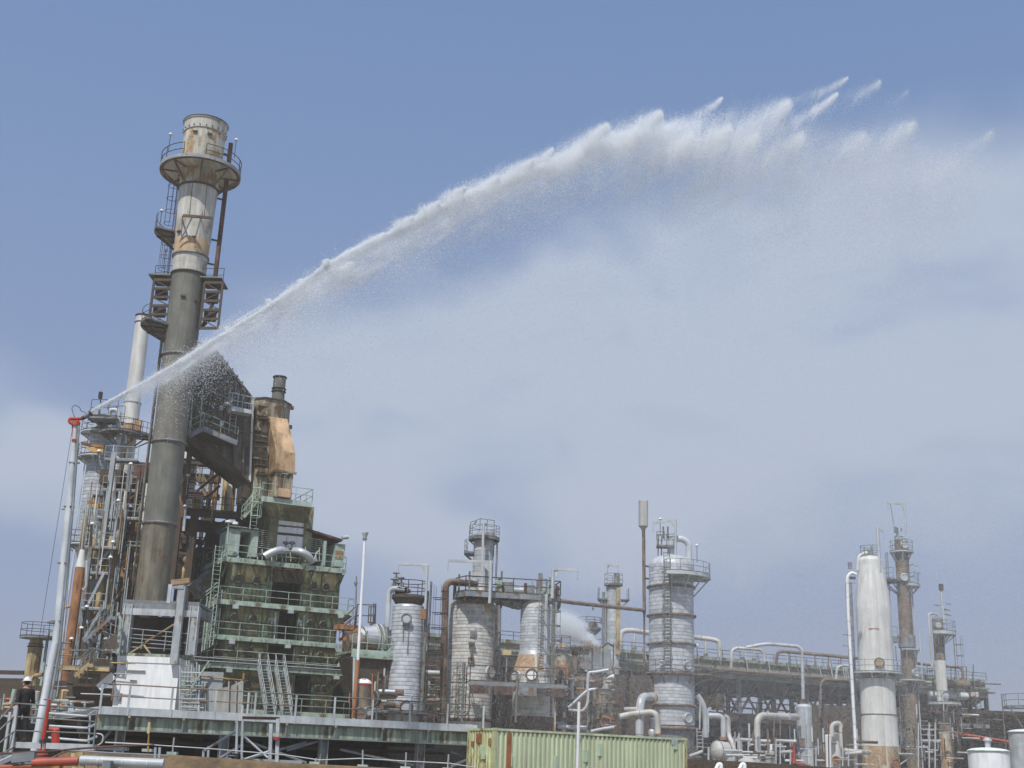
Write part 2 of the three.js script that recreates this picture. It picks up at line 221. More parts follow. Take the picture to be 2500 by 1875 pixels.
// ---------------------------------------------------------------- plant furniture
function rails(pts, h = 1.07, gap = 1.6, r = 0.025, toe = 0.1) {                   // handrail along a polyline of floor points
  const g = [], hi = (p, k) => p.clone().add(V(0, k, 0));
  for (let i = 0; i < pts.length - 1; i++) {
    const a = pts[i], b = pts[i + 1], L = a.distanceTo(b), n = Math.max(1, Math.round(L / gap));
    g.push(rod(hi(a, h), hi(b, h), r, 5), rod(hi(a, h * 0.52), hi(b, h * 0.52), r * 0.85, 5)); if (toe) g.push(beam(hi(a, toe / 2 + 0.01), hi(b, toe / 2 + 0.01), 0.012, toe));
    for (let k = i ? 1 : 0; k <= n; k++) { const p = a.clone().lerp(b, k / n); g.push(rod(p, hi(p, h), r, 5)); }
  }
  return g;
}
function arcRails(x, y, z, R, a0, a1, h = 1.07, gap = 1.3, r = 0.025) {
  const n = Math.max(2, Math.round(Math.abs(a1 - a0) * R / gap)), m = Math.max(10, Math.ceil(Math.abs(a1 - a0) / 0.12)), g = [];
  for (const k of [h, h * 0.52]) g.push(sweep(arcPts(x, y + k, z, R, a0, a1, m), r, 5, false));
  g.push(sweep(arcPts(x, y + 0.06, z, R, a0, a1, m), 0.04, 4, false));
  for (let i = 0; i <= n; i++) { const a = a0 + (a1 - a0) * i / n; if (i === n && Math.abs(a1 - a0) > 6.27) break; g.push(rod(pol(x, y, z, R, a), pol(x, y + h, z, R, a), r, 5)); }
  return g;
}
function ladder(p, y1, a, w = 0.42, r = 0.025) {                                   // p = foot, faces azimuth a
  const s = V(Math.cos(a), 0, -Math.sin(a)).multiplyScalar(w / 2), g = [], A = p.clone().add(s), B = p.clone().sub(s), H = y1 - p.y;
  g.push(beam(A, A.clone().setY(y1), 0.06, 0.03), beam(B, B.clone().setY(y1), 0.06, 0.03));
  for (let y = 0.3; y < H; y += 0.3) g.push(rod(A.clone().setY(p.y + y), B.clone().setY(p.y + y), r * 0.7, 4));
  return g;
}
function cage(p, y0, y1, a, R = 0.36, r = 0.02) {
  const c = p.clone().add(V(Math.sin(a) * R, 0, Math.cos(a) * R)), g = [], sp = 2.3;
  for (let y = y0; y <= y1; y += 1.1) g.push(sweep(arcPts(c.x, y, c.z, R, a - sp, a + sp, 12), r * 1.2, 4, false));
  for (let k = -2; k <= 2; k++) { const q = pol(c.x, 0, c.z, R, a + k * 1.05); g.push(beam(q.clone().setY(y0), q.clone().setY(y1), 0.03, 0.012)); }
  return g;
}
function stair(t, a, b, w, side, m, mr) {                                          // a foot, b head, side = unit across
  const st = [], tr = [], ra = [], d = b.clone().sub(a), n = Math.max(3, Math.round(d.y / 0.22));
  for (const s of [0, 1]) { const o = side.clone().multiplyScalar(w * s); st.push(beam(a.clone().add(o), b.clone().add(o), 0.05, 0.22)); for (const h of [1, 0.55]) ra.push(rod(a.clone().add(o).add(V(0, h, 0)), b.clone().add(o).add(V(0, h, 0)), 0.025, 5)); for (let k = 0; k <= 3; k++) { const p = a.clone().lerp(b, k / 3).add(o); ra.push(rod(p, p.clone().add(V(0, 1, 0)), 0.022, 5)); } }
  for (let i = 1; i < n; i++) { const p = a.clone().lerp(b, i / n).addScaledVector(side, w / 2), f = d.clone().setY(0).normalize(); tr.push(box(p, 0.24, 0.04, w, Math.atan2(-f.z, f.x))); }
  for (const g of st) part(t, 'stringer', g, m); for (const g of tr) part(t, 'tread', g, m); part(t, 'handrail', ra, mr);
}
function platform(t, X, Z, y, r0, r1, a0, a1, { m = M.steel, mr = M.rail, th = 0.12, brackets = 5, drop = 0.9, rail = true, bm } = {}) {
  part(t, 'platform', arcDeck(X, y, Z, r0, r1, a0, a1, th), m);
  if (rail) part(t, 'railing', arcRails(X, y, Z, r1 - 0.04, a0, a1), mr);
  for (let i = 0; i < brackets; i++) { const a = a0 + (a1 - a0) * (brackets === 1 ? 0.5 : Math.abs(a1 - a0) > 6.2 ? i / brackets : (i + 0.3) / (brackets - 0.4)); part(t, 'bracket', [beam(pol(X, y - th - drop, Z, r0, a), pol(X, y - th - 0.03, Z, r1 - 0.1, a), 0.1), beam(pol(X, y - th - 0.05, Z, r0, a), pol(X, y - th - 0.05, Z, r1 - 0.05, a), 0.1)], bm ?? m); }
}
function davit(t, p, y1, arm, m = M.steel, r = 0.09) {                             // post at p up to y1, arm = horizontal vector
  const T = p.clone().setY(y1), e = T.clone().add(arm), k = T.clone().addScaledVector(arm, 0.22);
  part(t, 'davit_post', rod(p, T, r, 10), m); part(t, 'davit_arm', [beam(T.clone().addScaledVector(arm, -0.04), e, 0.14, 0.2), prism([T.clone().add(V(0, -0.95, 0)), k.clone().add(V(0, -0.1, 0)), T.clone().add(V(0, -0.1, 0))], arm.clone().cross(up).normalize(), 0.06)], m);
  part(t, 'hook', [rod(e.clone().add(V(0, -0.1, 0)), e.clone().add(V(0, -0.7, 0)), 0.02, 4), torus(e.x, e.y - 0.75, e.z, 0.06, 0.02, 8)], m);
}
function manway(t, X, Z, R, y, a, r = 0.35, m = M.brown, mi = M.aluC) {
  const o = pol(0, 0, 0, 1, a), c = pol(X, y, Z, R, a), e = pol(X, y, Z, R + 0.28, a);
  const f = part(t, 'manway', [rod(c, e, r, 20)], mi); part(f, 'flange', [UVM(new THREE.TorusGeometry(r, 0.07, 6, 24), 2, 1).rotateY(a).translate(e.x, e.y, e.z)], m);
}
function flood(t, p, m = M.railDark) { const f = part(t, 'floodlight', [lathe([[0.001, 0.12], [0.09, 0.11], [0.18, -0.02], [0.16, -0.07], [0.001, -0.07]], 0, 0, 10).translate(p.x, p.y, p.z)], M.lampWhite); part(f, 'lamp_pole', rod(p.clone().add(V(0, -1.6, 0)), p, 0.03, 5), m); }
// a banded, clad vertical vessel: every cladding band is a piece of its own
function bands(t, X, Z, R, y0, y1, n, ms, R1 = R) {
  const h = (y1 - y0) / n, cache = ms.map(() => null);
  for (let i = 0; i < n; i++) {
    const k = Math.floor(rnd() * ms.length), a = R + (R1 - R) * i / n, b = R + (R1 - R) * (i + 1) / n;
    const g = (R === R1 && cache[k]) || UVM(new THREE.LatheGeometry([[a + 0.005, 0.0], [a + 0.008, 0.03], [a, 0.05], [b - 0.002, h - 0.03], [b - 0.026, h - 0.026], [b - 0.026, h + 0.002]].map(([r, y]) => new THREE.Vector2(r, y)), 36), 2 * PI * R, h);
    if (R === R1) cache[k] = g;
    const o = new THREE.Mesh(g, ms[k]); o.name = 'cladding_band'; o.position.set(X - t.base_.x, y0 + i * h - t.base_.y, Z - t.base_.z); o.rotation.y = rr(0, 6); o.castShadow = o.receiveShadow = true; t.add(o);
  }
}
// open steel grating: flat bars on edge between the two long sides
function grating(P, a0, a1, y, o0, o1, gap = 0.06) { const g = []; for (let a = a0; a < a1; a += gap) g.push(P.bx(a, a + 0.014, y - 0.035, y, o0, o1)); for (let o = o0; o <= o1 + 0.01; o += (o1 - o0) / 2) g.push(P.bx(a0, a1, y - 0.05, y - 0.037, o - 0.02, o + 0.02)); return g; }
const rad = (x, y, w, d) => w / 2 * scl(at(x, y, d));
// ---------------------------------------------------------------- ground
struct('ground', [UVM(new THREE.PlaneGeometry(1600, 900), 1600, 900).rotateX(-PI / 2).translate(0, 0, -300)], M.ground);

// ---------------------------------------------------------------- the tall steel chimney
const CH = at(391, 1269, 92); const chY = (y) => at(507 - (y - 295) * 0.1161, y, 92).y;
{
  const X = CH.x, Z = CH.z, aY = (k) => chY(240 + k * 0.42194), yb = chY(1472), t = thing('chimney', 'tall round steel chimney with ringed top platform, pale upper part and dark grey lower part', 'chimney', V(X, yb, Z));
  const y = { top: aY(160), fl: aY(205), pl: aY(435), r1: aY(532), oc: aY(835), oc2: aY(922), r2: aY(1026), r3: chY(871), r4: chY(1082), r5: chY(1280) };
  const R = (h) => { const k = (h - y.r2) / (y.top - y.r2); return k > 0 ? 1.29 + 0.34 * Math.min(1, k * 1.25) : 1.29 - 0.13 * (h - y.r2) / (yb - y.r2); };
  const sec = (a, b, m, name = 'shell_section') => part(t, name, lathe([[R(a), a], [R((a + b) / 2), (a + b) / 2], [R(b), b]], X, Z, 56), m);
  sec(yb, y.r5, M.greyRust); sec(y.r5, y.r4, M.grey); sec(y.r4, y.r3, M.greyB); sec(y.r3, y.r2, M.grey); sec(y.r2, y.oc2, M.pale); sec(y.oc2, y.oc, M.ochre); sec(y.oc, y.r1, M.pale); sec(y.r1, y.pl, M.paleTop); sec(y.pl, y.fl, M.paleTop);
  part(t, 'top_rim', [lathe([[1.66, y.fl - 0.25], [1.72, y.fl - 0.2], [1.72, y.top - 0.06], [1.80, y.top - 0.06], [1.80, y.top + 0.06], [1.5, y.top + 0.06], [1.5, y.fl - 0.6]], X, Z, 56)], M.pale);
  part(t, 'rim_edge', torus(X, y.top + 0.06, Z, 1.79, 0.05, 56), M.railDark);
  for (let i = 0; i < 22; i++) { const a = i / 22 * 2 * PI, p = pol(X, y.fl - 0.08, Z, 1.74, a); part(t, 'rim_lug', box(p, 0.07, 0.12, 0.09, a), M.railDark); }
  for (const h of [y.r1, y.oc2, y.r2, y.r3, y.r4, y.r5]) part(t, 'ring_flange', lathe([[R(h), h - 0.09], [R(h) + 0.1, h - 0.09], [R(h) + 0.1, h + 0.05], [R(h), h + 0.07]], X, Z, 56), h === y.r2 || h === y.r1 ? M.railDark : M.steel);
  // weld seams and small lugs
  for (const [a, h] of [[-0.2, y.top - 1.4], [0.5, y.top - 1.5], [0.1, y.r2 - 2.2], [0.9, y.r2 - 2.4], [-0.6, y.oc + 0.4]]) part(t, 'lug', box(pol(X, h, Z, R(h) + 0.05, a), 0.35, 0.14, 0.2, a), M.brown);
  // ring platform under the mouth: deck, kick plate, sloping gussets and rods
  const po = 3.2;
  part(t, 'platform', arcDeck(X, y.pl, Z, 1.6, po, 0, 2 * PI, 0.1), M.pale, 'pale round top platform');
  part(t, 'platform_skirt', lathe([[po, y.pl - 0.1], [po + 0.02, y.pl + 0.16]], X, Z, 56), M.steelLight);
  part(t, 'railing', arcRails(X, y.pl + 0.02, Z, po - 0.05, 0.35, 2 * PI - 0.2, 1.15, 1.9, 0.035), M.railDark);
  for (let i = 0; i < 8; i++) {
    const a = i / 8 * 2 * PI + 0.28, o = pol(X, y.pl - 0.12, Z, po - 0.15, a), b = pol(X, y.r1 + 0.05, Z, R(y.r1) + 0.04, a), c = pol(X, y.pl - 0.14, Z, 1.62, a);
    part(t, 'strut', [beam(o, b, 0.12), beam(c, o, 0.12)], M.pipeBrown);
  }
  part(t, 'rim_beam', lathe([[po - 0.3, y.pl - 0.12], [po - 0.02, y.pl - 0.2], [po - 0.02, y.pl - 0.1]], X, Z, 56), M.pipeBrown);
  const pr = pol(X, 0, Z, 2.05, 1.95); part(t, 'brown_pipe', [rod(V(pr.x, aY(1065), pr.z), V(pr.x + 0.1, aY(232), pr.z), 0.19, 12)], M.brown);
  for (const k of [300, 560, 800, 940]) part(t, 'pipe_clamp', beam(V(pr.x, aY(k), pr.z), pol(X, aY(k), Z, R(aY(k)), 1.9), 0.12), M.dark);
  flood(t, cA(750, 208, 92)); flood(t, cA(1130, 240, 91)); flood(t, cA(699, 650, 92)); flood(t, cA(722, 880, 92));
  // lifting frame on the front with its two ropes
  { const f = (x, k, o) => cA(x, k, 92 - o), A = f(822, 678, 2.3), B = f(990, 692, 2.3);
    part(t, 'lifting_beam', [beam(A, B, 0.13, 0.2)], M.brown); part(t, 'beam_arm', beam(A, f(815, 700, 1.3), 0.1), M.steelLight); part(t, 'beam_arm', beam(B, f(985, 708, 1.3), 0.1), M.steelLight);
    part(t, 'brace', [rod(f(878, 684, 2.3), f(800, 832, 1.45), 0.06)], M.steelLight); part(t, 'brace', [rod(f(922, 688, 2.3), f(972, 848, 1.45), 0.06)], M.steelLight); part(t, 'brace', [rod(f(818, 680, 2.2), f(812, 800, 1.4), 0.05)], M.steelLight); part(t, 'brace', [rod(f(988, 694, 2.2), f(982, 840, 1.4), 0.05)], M.steelLight);
    part(t, 'rope', rod(f(860, 672, 2.3), f(884, 420, 2.9), 0.03, 5), M.dark); part(t, 'rope', rod(f(945, 684, 2.3), f(968, 430, 2.9), 0.03, 5), M.dark);
    part(t, 'hook', [rod(f(886, 800, 1.7), f(890, 832, 1.7), 0.05), torus(f(886, 800, 1.7).x, f(886, 800, 1.7).y, f(886, 800, 1.7).z, 0.13, 0.04, 10)], M.brown); }
  // ladder with cage down the left, landing platforms
  const la = -1.75, lf = pol(X, aY(800), Z, 1.75, la); part(t, 'ladder', ladder(lf, y.pl, la), M.railDark); part(t, 'ladder_cage', cage(lf, aY(720), aY(480), la, 0.42), M.railDark);
  platform(t, X, Z, aY(790), 1.45, 3.0, -2.3, -1.0, { m: M.steel, mr: M.railDark, brackets: 3, drop: 1.2, bm: M.railDark });
  const lf2 = pol(X, aY(1060), Z, 1.6, -1.5); part(t, 'ladder', ladder(lf2, aY(790), -1.5), M.railDark); part(t, 'ladder_cage', cage(lf2, aY(1000), aY(830), -1.5, 0.4), M.railDark);
  // service towers of bolted steel on both sides
  for (const s of [-1, 1]) {
    const q = (x, k, o = 0) => cA(x, k, 92 + o), xs = s < 0 ? [655, 762] : [948, 1052], sk = s < 0 ? [-32, -30] : [-34, -32], y0 = s < 0 ? 1300 : 1330, yk = s < 0 ? 1052 : 1068;
    const cor = []; for (const o of [-0.6, 1.6]) for (const i of [0, 1]) cor.push([q(xs[i], yk, o), q(xs[i] + sk[i], y0, o)]);
    for (const [a, b] of cor) part(t, 'tower_column', beam(a, V(a.x, b.y, a.z), 0.16), M.dark);
    for (let k = 0; k <= 5; k++) { const L = cor.map(([a, b]) => V(a.x, a.y + (b.y - a.y) * k / 5, a.z)); for (const [i, j] of [[0, 1], [2, 3], [0, 2], [1, 3]]) part(t, 'tower_beam', beam(L[i], L[j], 0.12, 0.2), M.dark); if (k < 5) { const L2 = cor.map(([a, b]) => V(a.x, a.y + (b.y - a.y) * (k + 1) / 5, a.z)); part(t, 'tower_brace', beam(L[k % 2], L2[1 - k % 2], 0.07), M.dark); part(t, 'tower_brace', beam(L[2 + k % 2], L2[3 - k % 2], 0.07), M.dark); if (k % 2) part(t, 'duct_piece', box(L[1].clone().lerp(L[2], 0.5).add(V(0, -0.5, 0)), 0.8, 0.7, 0.8), M.railDark); } }
    const T = cor.map((c) => c[0]); part(t, 'platform', box(T[0].clone().lerp(T[3], 0.5), T[0].distanceTo(T[1]) + 0.3, 0.12, 2.5), M.rail);
    part(t, 'railing', rails([T[2], T[0], T[1], T[3]].map((p) => p.clone().add(V(0, 0.06, 0))), 1.15, 0.75, 0.03), M.railDark);
    if (s < 0) { platform(t, X, Z, aY(1330), 1.2, 3.15, -2.5, -0.7, { m: M.steel, mr: M.railDark, brackets: 4, drop: 1.1, bm: M.dark, rail: true }); part(t, 'ladder_cage', cage(pol(X, 0, Z, 2.2, -1.9), aY(1330), aY(1240), -1.9, 0.5), M.dark); }
    else part(t, 'stair_flight', [beam(q(1040, 1090, 0.4), q(930, 1330, 0.4), 0.2), beam(q(1030, 1220, 0.4), q(925, 1330, 0.4), 0.2)], M.dark);
  }
  const lf3 = pol(X, chY(1060), Z, 1.42, -1.35); part(t, 'cable_tray', beam(V(lf3.x, chY(1280), lf3.z), V(lf3.x, chY(812), lf3.z), 0.2, 0.1), M.rail);
  const lf4 = pol(X, 0, Z, 1.4, -1.2); part(t, 'conduit', rod(V(lf4.x, chY(1460), lf4.z), V(lf4.x, chY(870), lf4.z), 0.05), M.dark);
}

// ---------------------------------------------------------------- pale stack behind
{
  const d = 112, p = cB(930, 540, d), X = p.x, Z = p.z, yt = at(351, 772, d).y, yb = at(300, 1500, d).y, yr = cB(935, 560, d).y, R = rad(330, 900, 37, d);
  const t = thing('steel_stack', 'slim pale grey stack standing behind the tall grey chimney', 'stack', V(X, yb, Z));
  part(t, 'shell_section', cyl(X, yb, Z, R * 1.08, R * 1.06, yr - yb), M.cream); part(t, 'shell_section', cyl(X, yr, Z, R, R * 0.96, yt - yr, 40, true), M.cream);
  part(t, 'ring_flange', torus(X, yr, Z, R * 1.05, 0.07), M.steel); part(t, 'top_rim', [torus(X, yt, Z, R * 0.98, 0.08), torus(X, yt - 0.7, Z, R * 0.99, 0.05)], M.railDark);
  platform(t, X, Z, cB(920, 890, d).y, R * 1.08, R + 1.55, -1.2, 2.2, { mr: M.railDark, brackets: 5, bm: M.brown });
  part(t, 'rust_bracket', [box(cB(870, 880, d - 1), 0.9, 2.2, 0.5)], M.orange); part(t, 'rust_bracket', [box(cB(985, 790, d - 1), 0.5, 1.1, 0.4)], M.orange);
}
// ---------------------------------------------------------------- clad columns at the left edge
{
  const d = 106, p = cB(608, 1000, d), X = p.x, Z = p.z, Y = (k) => cB(620, k, d).y, yD = (k) => cD(430, k, d).y, R = rad(250, 1090, 56, d);
  const t = thing('distillation_tower', 'silver banded tower with three round platforms just below the spraying red nozzle', 'tower', V(X, yD(1700), Z));
  bands(t, X, Z, R, yD(560), Y(790), 34, [M.alu, M.aluB, M.aluB]); part(t, 'head', dome(X, Y(790), Z, R, 0.45), M.shiny);
  part(t, 'cone', cyl(X, yD(760), Z, R * 0.62, R, yD(560) - yD(760), 40, true), M.aluC); part(t, 'skirt', cyl(X, yD(1700), Z, R * 0.6, R * 0.62, yD(760) - yD(1700)), M.aluB);
  for (const [h, a0, a1] of [[Y(868), -2.6, 0.9], [Y(1115), -2.4, 0.2], [yD(548), -2.4, 0.3]]) platform(t, X, Z, h, R, R + 0.85, a0, a1, { m: M.galv, mr: M.railDark, brackets: 4, drop: 0.5 });
  part(t, 'ladder', ladder(pol(X, yD(548), Z, R + 0.15, -1.3), Y(868), -1.3), M.galv);
  part(t, 'mast', rod(cB(597, 760, d), cB(601, 490, d), 0.035, 6), M.dark); part(t, 'mast_lamp', box(cB(603, 477, d), 0.28, 0.6, 0.28), M.soot);
}
{
  const d = 104, p = cB(800, 1000, d), X = p.x, Z = p.z, Y = (k) => cB(790, k, d).y, R = rad(290, 1090, 27, d);
  const t = thing('distillation_tower', 'slim silver tower with goose neck pipe between the banded tower and the pale stack', 'tower', V(X, Y(1600), Z));
  bands(t, X, Z, R, Y(1250), Y(900), 9, [M.aluC, M.shiny]); part(t, 'head', dome(X, Y(900), Z, R, 0.6), M.shiny); part(t, 'skirt', cyl(X, Y(1600), Z, R, R, Y(1250) - Y(1600)), M.aluB);
  platform(t, X, Z, Y(865), R, R + 1.3, -2.4, 1.6, { m: M.steel, mr: M.railDark, brackets: 5 });
  part(t, 'goose_neck', pipe([cB(680, 740, d), cB(690, 625, d), cB(785, 625, d), cB(790, 900, d)], 0.22, 0.8), M.aluB);
  const P = [cB(530, 735, d), cB(800, 735, d)]; part(t, 'upper_platform', box(P[0].clone().lerp(P[1], 0.5), P[0].distanceTo(P[1]), 0.16, 2.2), M.steel); part(t, 'railing', rails([P[0].clone().add(V(0, 0.1, 1)), P[1].clone().add(V(0, 0.1, 1))], 1.5, 0.9, 0.03), M.railDark); part(t, 'railing', rails([P[0].clone().add(V(0, 0.1, -1)), P[1].clone().add(V(0, 0.1, -1))], 1.5, 0.9, 0.03), M.railDark);
  part(t, 'hood', box(cB(590, 715, d), 1.6, 0.4, 1.4), M.dark);
}
// ---------------------------------------------------------------- rust orange riser and the small beige column far left
{
  const d = 92, a = cD(408, 590, d), t0 = cD(398, 770, d), b = cF(650, 800, d), X = cD(340, 1200, d).x, Z = -d, R = rad(180, 1500, 23, d);
  const t = thing('rusty_riser', 'rust orange vertical riser with white cone top beside the white pole', 'riser', V(X, b.y, Z));
  part(t, 'shell', cyl(X, b.y, Z, R, R, t0.y - b.y, 24), M.rustCol); part(t, 'cone', cyl(X, t0.y, Z, R * 1.05, R * 0.55, a.y - t0.y, 24), M.cream); part(t, 'side_pipe', rod(V(X - R - 0.25, b.y, Z), V(X - R - 0.25, a.y, Z), 0.09, 8), M.alu); part(t, 'side_pipe', rod(V(X + R + 0.15, b.y, Z), V(X + R + 0.15, a.y + 1, Z), 0.06, 8), M.railDark);
  part(t, 'elbow', pipe([cD(180, 1260, d), cD(215, 1185, d), cD(330, 1150, d)], 0.1, 1.4, 8), M.beige);
}
{
  const d = 100, p = cF(350, 500, d), X = p.x, Z = p.z, Y = (k) => cF(350, k, d).y, R = rad(88, 1580, 34, d);
  const t = thing('beige_tower', 'short beige tower with round railed platform on top behind the foot of the white pole', 'tower', V(X, Y(900), Z));
  part(t, 'shell', cyl(X, Y(900), Z, R, R, Y(430) - Y(900)), M.beige); part(t, 'neck', cyl(X, Y(430), Z, R, R * 0.85, Y(350) - Y(430)), M.beige); part(t, 'ring_flange', [torus(X, Y(430), Z, R + 0.03, 0.06), torus(X, Y(405), Z, R, 0.04)], M.railDark);
  platform(t, X, Z, Y(335), 0.3, R + 0.75, 0, 2 * PI, { m: M.steel, mr: M.railDark, brackets: 0 }); part(t, 'side_pipe', rod(V(X + R + 0.3, Y(900), Z), V(X + R + 0.3, Y(250), Z), 0.12, 8), M.greenRail); part(t, 'nozzle', pipe([cF(300, 820, d - 1.5), cF(330, 730, d - 1.5), cF(430, 710, d - 1.5)], 0.16, 0.5), M.beige);
}

// ---------------------------------------------------------------- crowded pipe structure left of the chimney
{
  const d = 97, base = cD(700, 1700, d), t = thing('pipe_structure', 'crowded steel structure full of rusty pipes and beams beside the tall chimney', 'steel structure', V(base.x, 0, base.z));
  const C = (x0, y0, x1, y1, dd, w, m, name = 'steel_column') => { const a = cD(x0, y0, dd), b = cD(x1, y1, dd); part(t, name, ibeam(V((a.x + b.x) / 2, Math.min(a.y, b.y), a.z), V((a.x + b.x) / 2, Math.max(a.y, b.y), a.z), w, w, 0.04), m); };
  C(665, -400, 560, 1659, 93, 0.34, M.steelLight); C(885, -260, 700, 1659, 96, 0.36, M.steel); C(470, 560, 400, 1659, 92, 0.3, M.steel); C(1000, -230, 900, 1659, 99, 0.34, M.brown); C(600, 380, 500, 1500, 98, 0.3, M.greenRail); C(780, -440, 640, 1659, 101, 0.3, M.dark); C(960, -240, 860, 1300, 94, 0.25, M.brown);
  // floors of the structure, with handrails
  for (const [x0, x1, k, dd, rail] of [[560, 1020, 1120, 97, 0], [600, 1040, 930, 97, 0], [640, 1050, 320, 98, 1], [610, 840, 385, 98, 0], [470, 1010, 700, 99, 0], [640, 1040, 470, 100, 0], [440, 800, 1380, 94, 1], [520, 860, 60, 100, 0], [540, 1060, 1000, 101, 0], [660, 1060, -120, 99, 1]]) {
    const a = cD(x0, k, dd), b = cD(x1, k, dd); b.y = a.y; part(t, 'floor_beam', ibeam(a, b, 0.2, 0.32, 0.03), M.dark); part(t, 'floor_plate', box(a.clone().lerp(b, 0.5).add(V(0, 0.2, -1.6)), a.distanceTo(b), 0.06, 3.2), M.dark);
    if (rail) part(t, 'railing', rails([a.clone().add(V(0, 0.22, 0)), b.clone().add(V(0, 0.22, 0))], 1.1, 1.1, 0.03), M.rail);
  }
  for (const [x0, y0, x1, y1, dd, m] of [[940, 40, 680, 290, 95, M.brown], [1020, 120, 900, 330, 95, M.steel], [850, 960, 600, 1290, 93, M.beige], [920, 370, 660, 820, 94, M.railDark], [1040, 470, 800, 760, 98, M.dark], [560, 1000, 800, 1290, 98, M.dark], [780, 120, 650, 330, 97, M.steel]]) part(t, 'brace', beam(cD(x0, y0, dd), cD(x1, y1, dd), 0.16, 0.12), m);
  // big pipes
  const P = (pts, r, m, dd, R = 0.8) => part(t, 'pipe', pipe(pts.map(([x, y, o = 0]) => cD(x, y, dd + o)), r, R, 10), m);
  P([[835, 250], [810, 420], [655, 1000], [600, 1300]], 0.3, M.beige, 94); P([[722, 455], [650, 780], [520, 1390]], 0.26, M.beige, 93); P([[955, 300], [935, 560], [890, 930]], 0.24, M.ochreSteel, 95); P([[1075, -80], [1040, 300], [960, 1110]], 0.16, M.cream, 96);
  P([[730, -250], [745, 380], [700, 700], [640, 1080]], 0.16, M.alu, 95); P([[800, 0], [740, 480], [700, 690]], 0.1, M.galv, 92.5); P([[560, 380], [520, 880], [470, 1300]], 0.09, M.galv, 93.5); P([[600, 400], [540, 900], [500, 1330]], 0.12, M.greenRail, 93); P([[515, 320], [480, 900], [430, 1500]], 0.1, M.railDark, 92); P([[860, 0], [835, 240]], 0.13, M.cream, 93);
  P([[840, 620], [865, 700], [840, 880]], 0.35, M.rustCol, 99); P([[980, 830], [900, 1000], [870, 1200]], 0.18, M.pipeBrown, 97); P([[505, 470], [530, 450], [545, 470], [520, 900]], 0.12, M.beige, 93.5, 0.3); P([[750, 830], [740, 1080], [700, 1600]], 0.14, M.ochreSteel, 95);
  P([[780, 1230], [805, 1290], [790, 1600]], 0.12, M.greenRail, 91, 0.6); P([[430, 1000], [460, 960], [470, 700]], 0.16, M.galv, 92, 0.3);
  for (let i = 0; i < 34; i++) { const x = rr(430, 1020), y0 = rr(-100, 1100), L = rr(150, 600), dd = rr(94, 102); P([[x, y0], [x - L * 0.115, y0 + L]], rr(0.04, 0.13), [M.rail, M.pipeBrown, M.galv, M.steel, M.brown, M.beige, M.greenRail][i % 7], dd); }
  for (let i = 0; i < 20; i++) { const x = rr(430, 900), y0 = rr(200, 1500), L = rr(60, 220), dd = rr(93, 101); P([[x, y0], [x + L, y0 + L * 0.05]], rr(0.04, 0.1), [M.galv, M.brown, M.rail, M.pipeBrown][i % 4], dd); }
  for (let i = 0; i < 60; i++) { const x = rr(420, 1030), y0 = rr(-250, 1250), L = rr(200, 800); P([[x, y0], [x - L * 0.115, y0 + L]], rr(0.03, 0.08), [M.galv, M.steelLight, M.greenRail, M.cream, M.beige, M.pipeBrown][i % 6], rr(91.5, 95)); }
  for (const [x0, x1, k, dd] of [[440, 760, 560, 92], [420, 700, 820, 92], [560, 1000, 260, 93], [400, 640, 1180, 91.5], [620, 1000, -20, 95], [640, 980, -330, 97]]) { const a = cD(x0, k, dd), b = cD(x1, k, dd); b.y = a.y; part(t, 'walkway', box(a.clone().lerp(b, 0.5).add(V(0, -0.05, -0.5)), a.distanceTo(b), 0.1, 1), M.steel); part(t, 'railing', rails([a, b], 1.07, 1.0, 0.028), M.steelLight); }
  for (const [x0, y0, x1, y1, dd] of [[460, 1180, 640, 820, 92], [520, 820, 720, 560, 92.5], [700, 560, 860, 260, 93.5], [430, 1500, 620, 1180, 91.5]]) part(t, 'stair_stringer', [beam(cD(x0, y0, dd), cD(x1, y1, dd), 0.08, 0.2)], M.steelLight);
  // dark hood and boxes between the columns
  const B = (x0, y0, x1, y1, dd, dep, m, name) => { const a = cD(x0, y0, dd), b = cD(x1, y1, dd); part(t, name, box(V((a.x + b.x) / 2, (a.y + b.y) / 2, -dd - dep / 2), Math.abs(b.x - a.x), Math.abs(a.y - b.y), dep), m); };
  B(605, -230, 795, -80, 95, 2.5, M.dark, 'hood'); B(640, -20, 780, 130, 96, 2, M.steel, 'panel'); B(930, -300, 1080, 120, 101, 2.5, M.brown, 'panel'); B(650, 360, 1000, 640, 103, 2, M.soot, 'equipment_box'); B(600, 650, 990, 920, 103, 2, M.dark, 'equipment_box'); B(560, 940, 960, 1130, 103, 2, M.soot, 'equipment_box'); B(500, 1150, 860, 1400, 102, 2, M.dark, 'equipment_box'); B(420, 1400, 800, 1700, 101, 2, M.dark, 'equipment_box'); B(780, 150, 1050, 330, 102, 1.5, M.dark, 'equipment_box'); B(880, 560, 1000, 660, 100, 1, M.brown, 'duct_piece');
  part(t, 'drum', rod(cD(830, 900, 100), cD(960, 870, 100), 0.7, 20), M.pipeBrown); part(t, 'drum', rod(cD(600, 640, 100), cD(560, 900, 100), 0.5, 20), M.steel);
  for (const [x, y] of [[520, 325], [705, 665], [730, 510], [410, 1380], [310, 1490], [660, 1490], [785, 90], [465, 1165], [590, -410], [910, -280]]) flood(t, cD(x, y, 91.5));
  const lf = cD(920, 330, 94); part(t, 'ladder', ladder(cD(965, 300, 94).setY(cD(940, 900, 94).y), cD(990, -200, 94).y, 0, 0.5), M.rail);
}
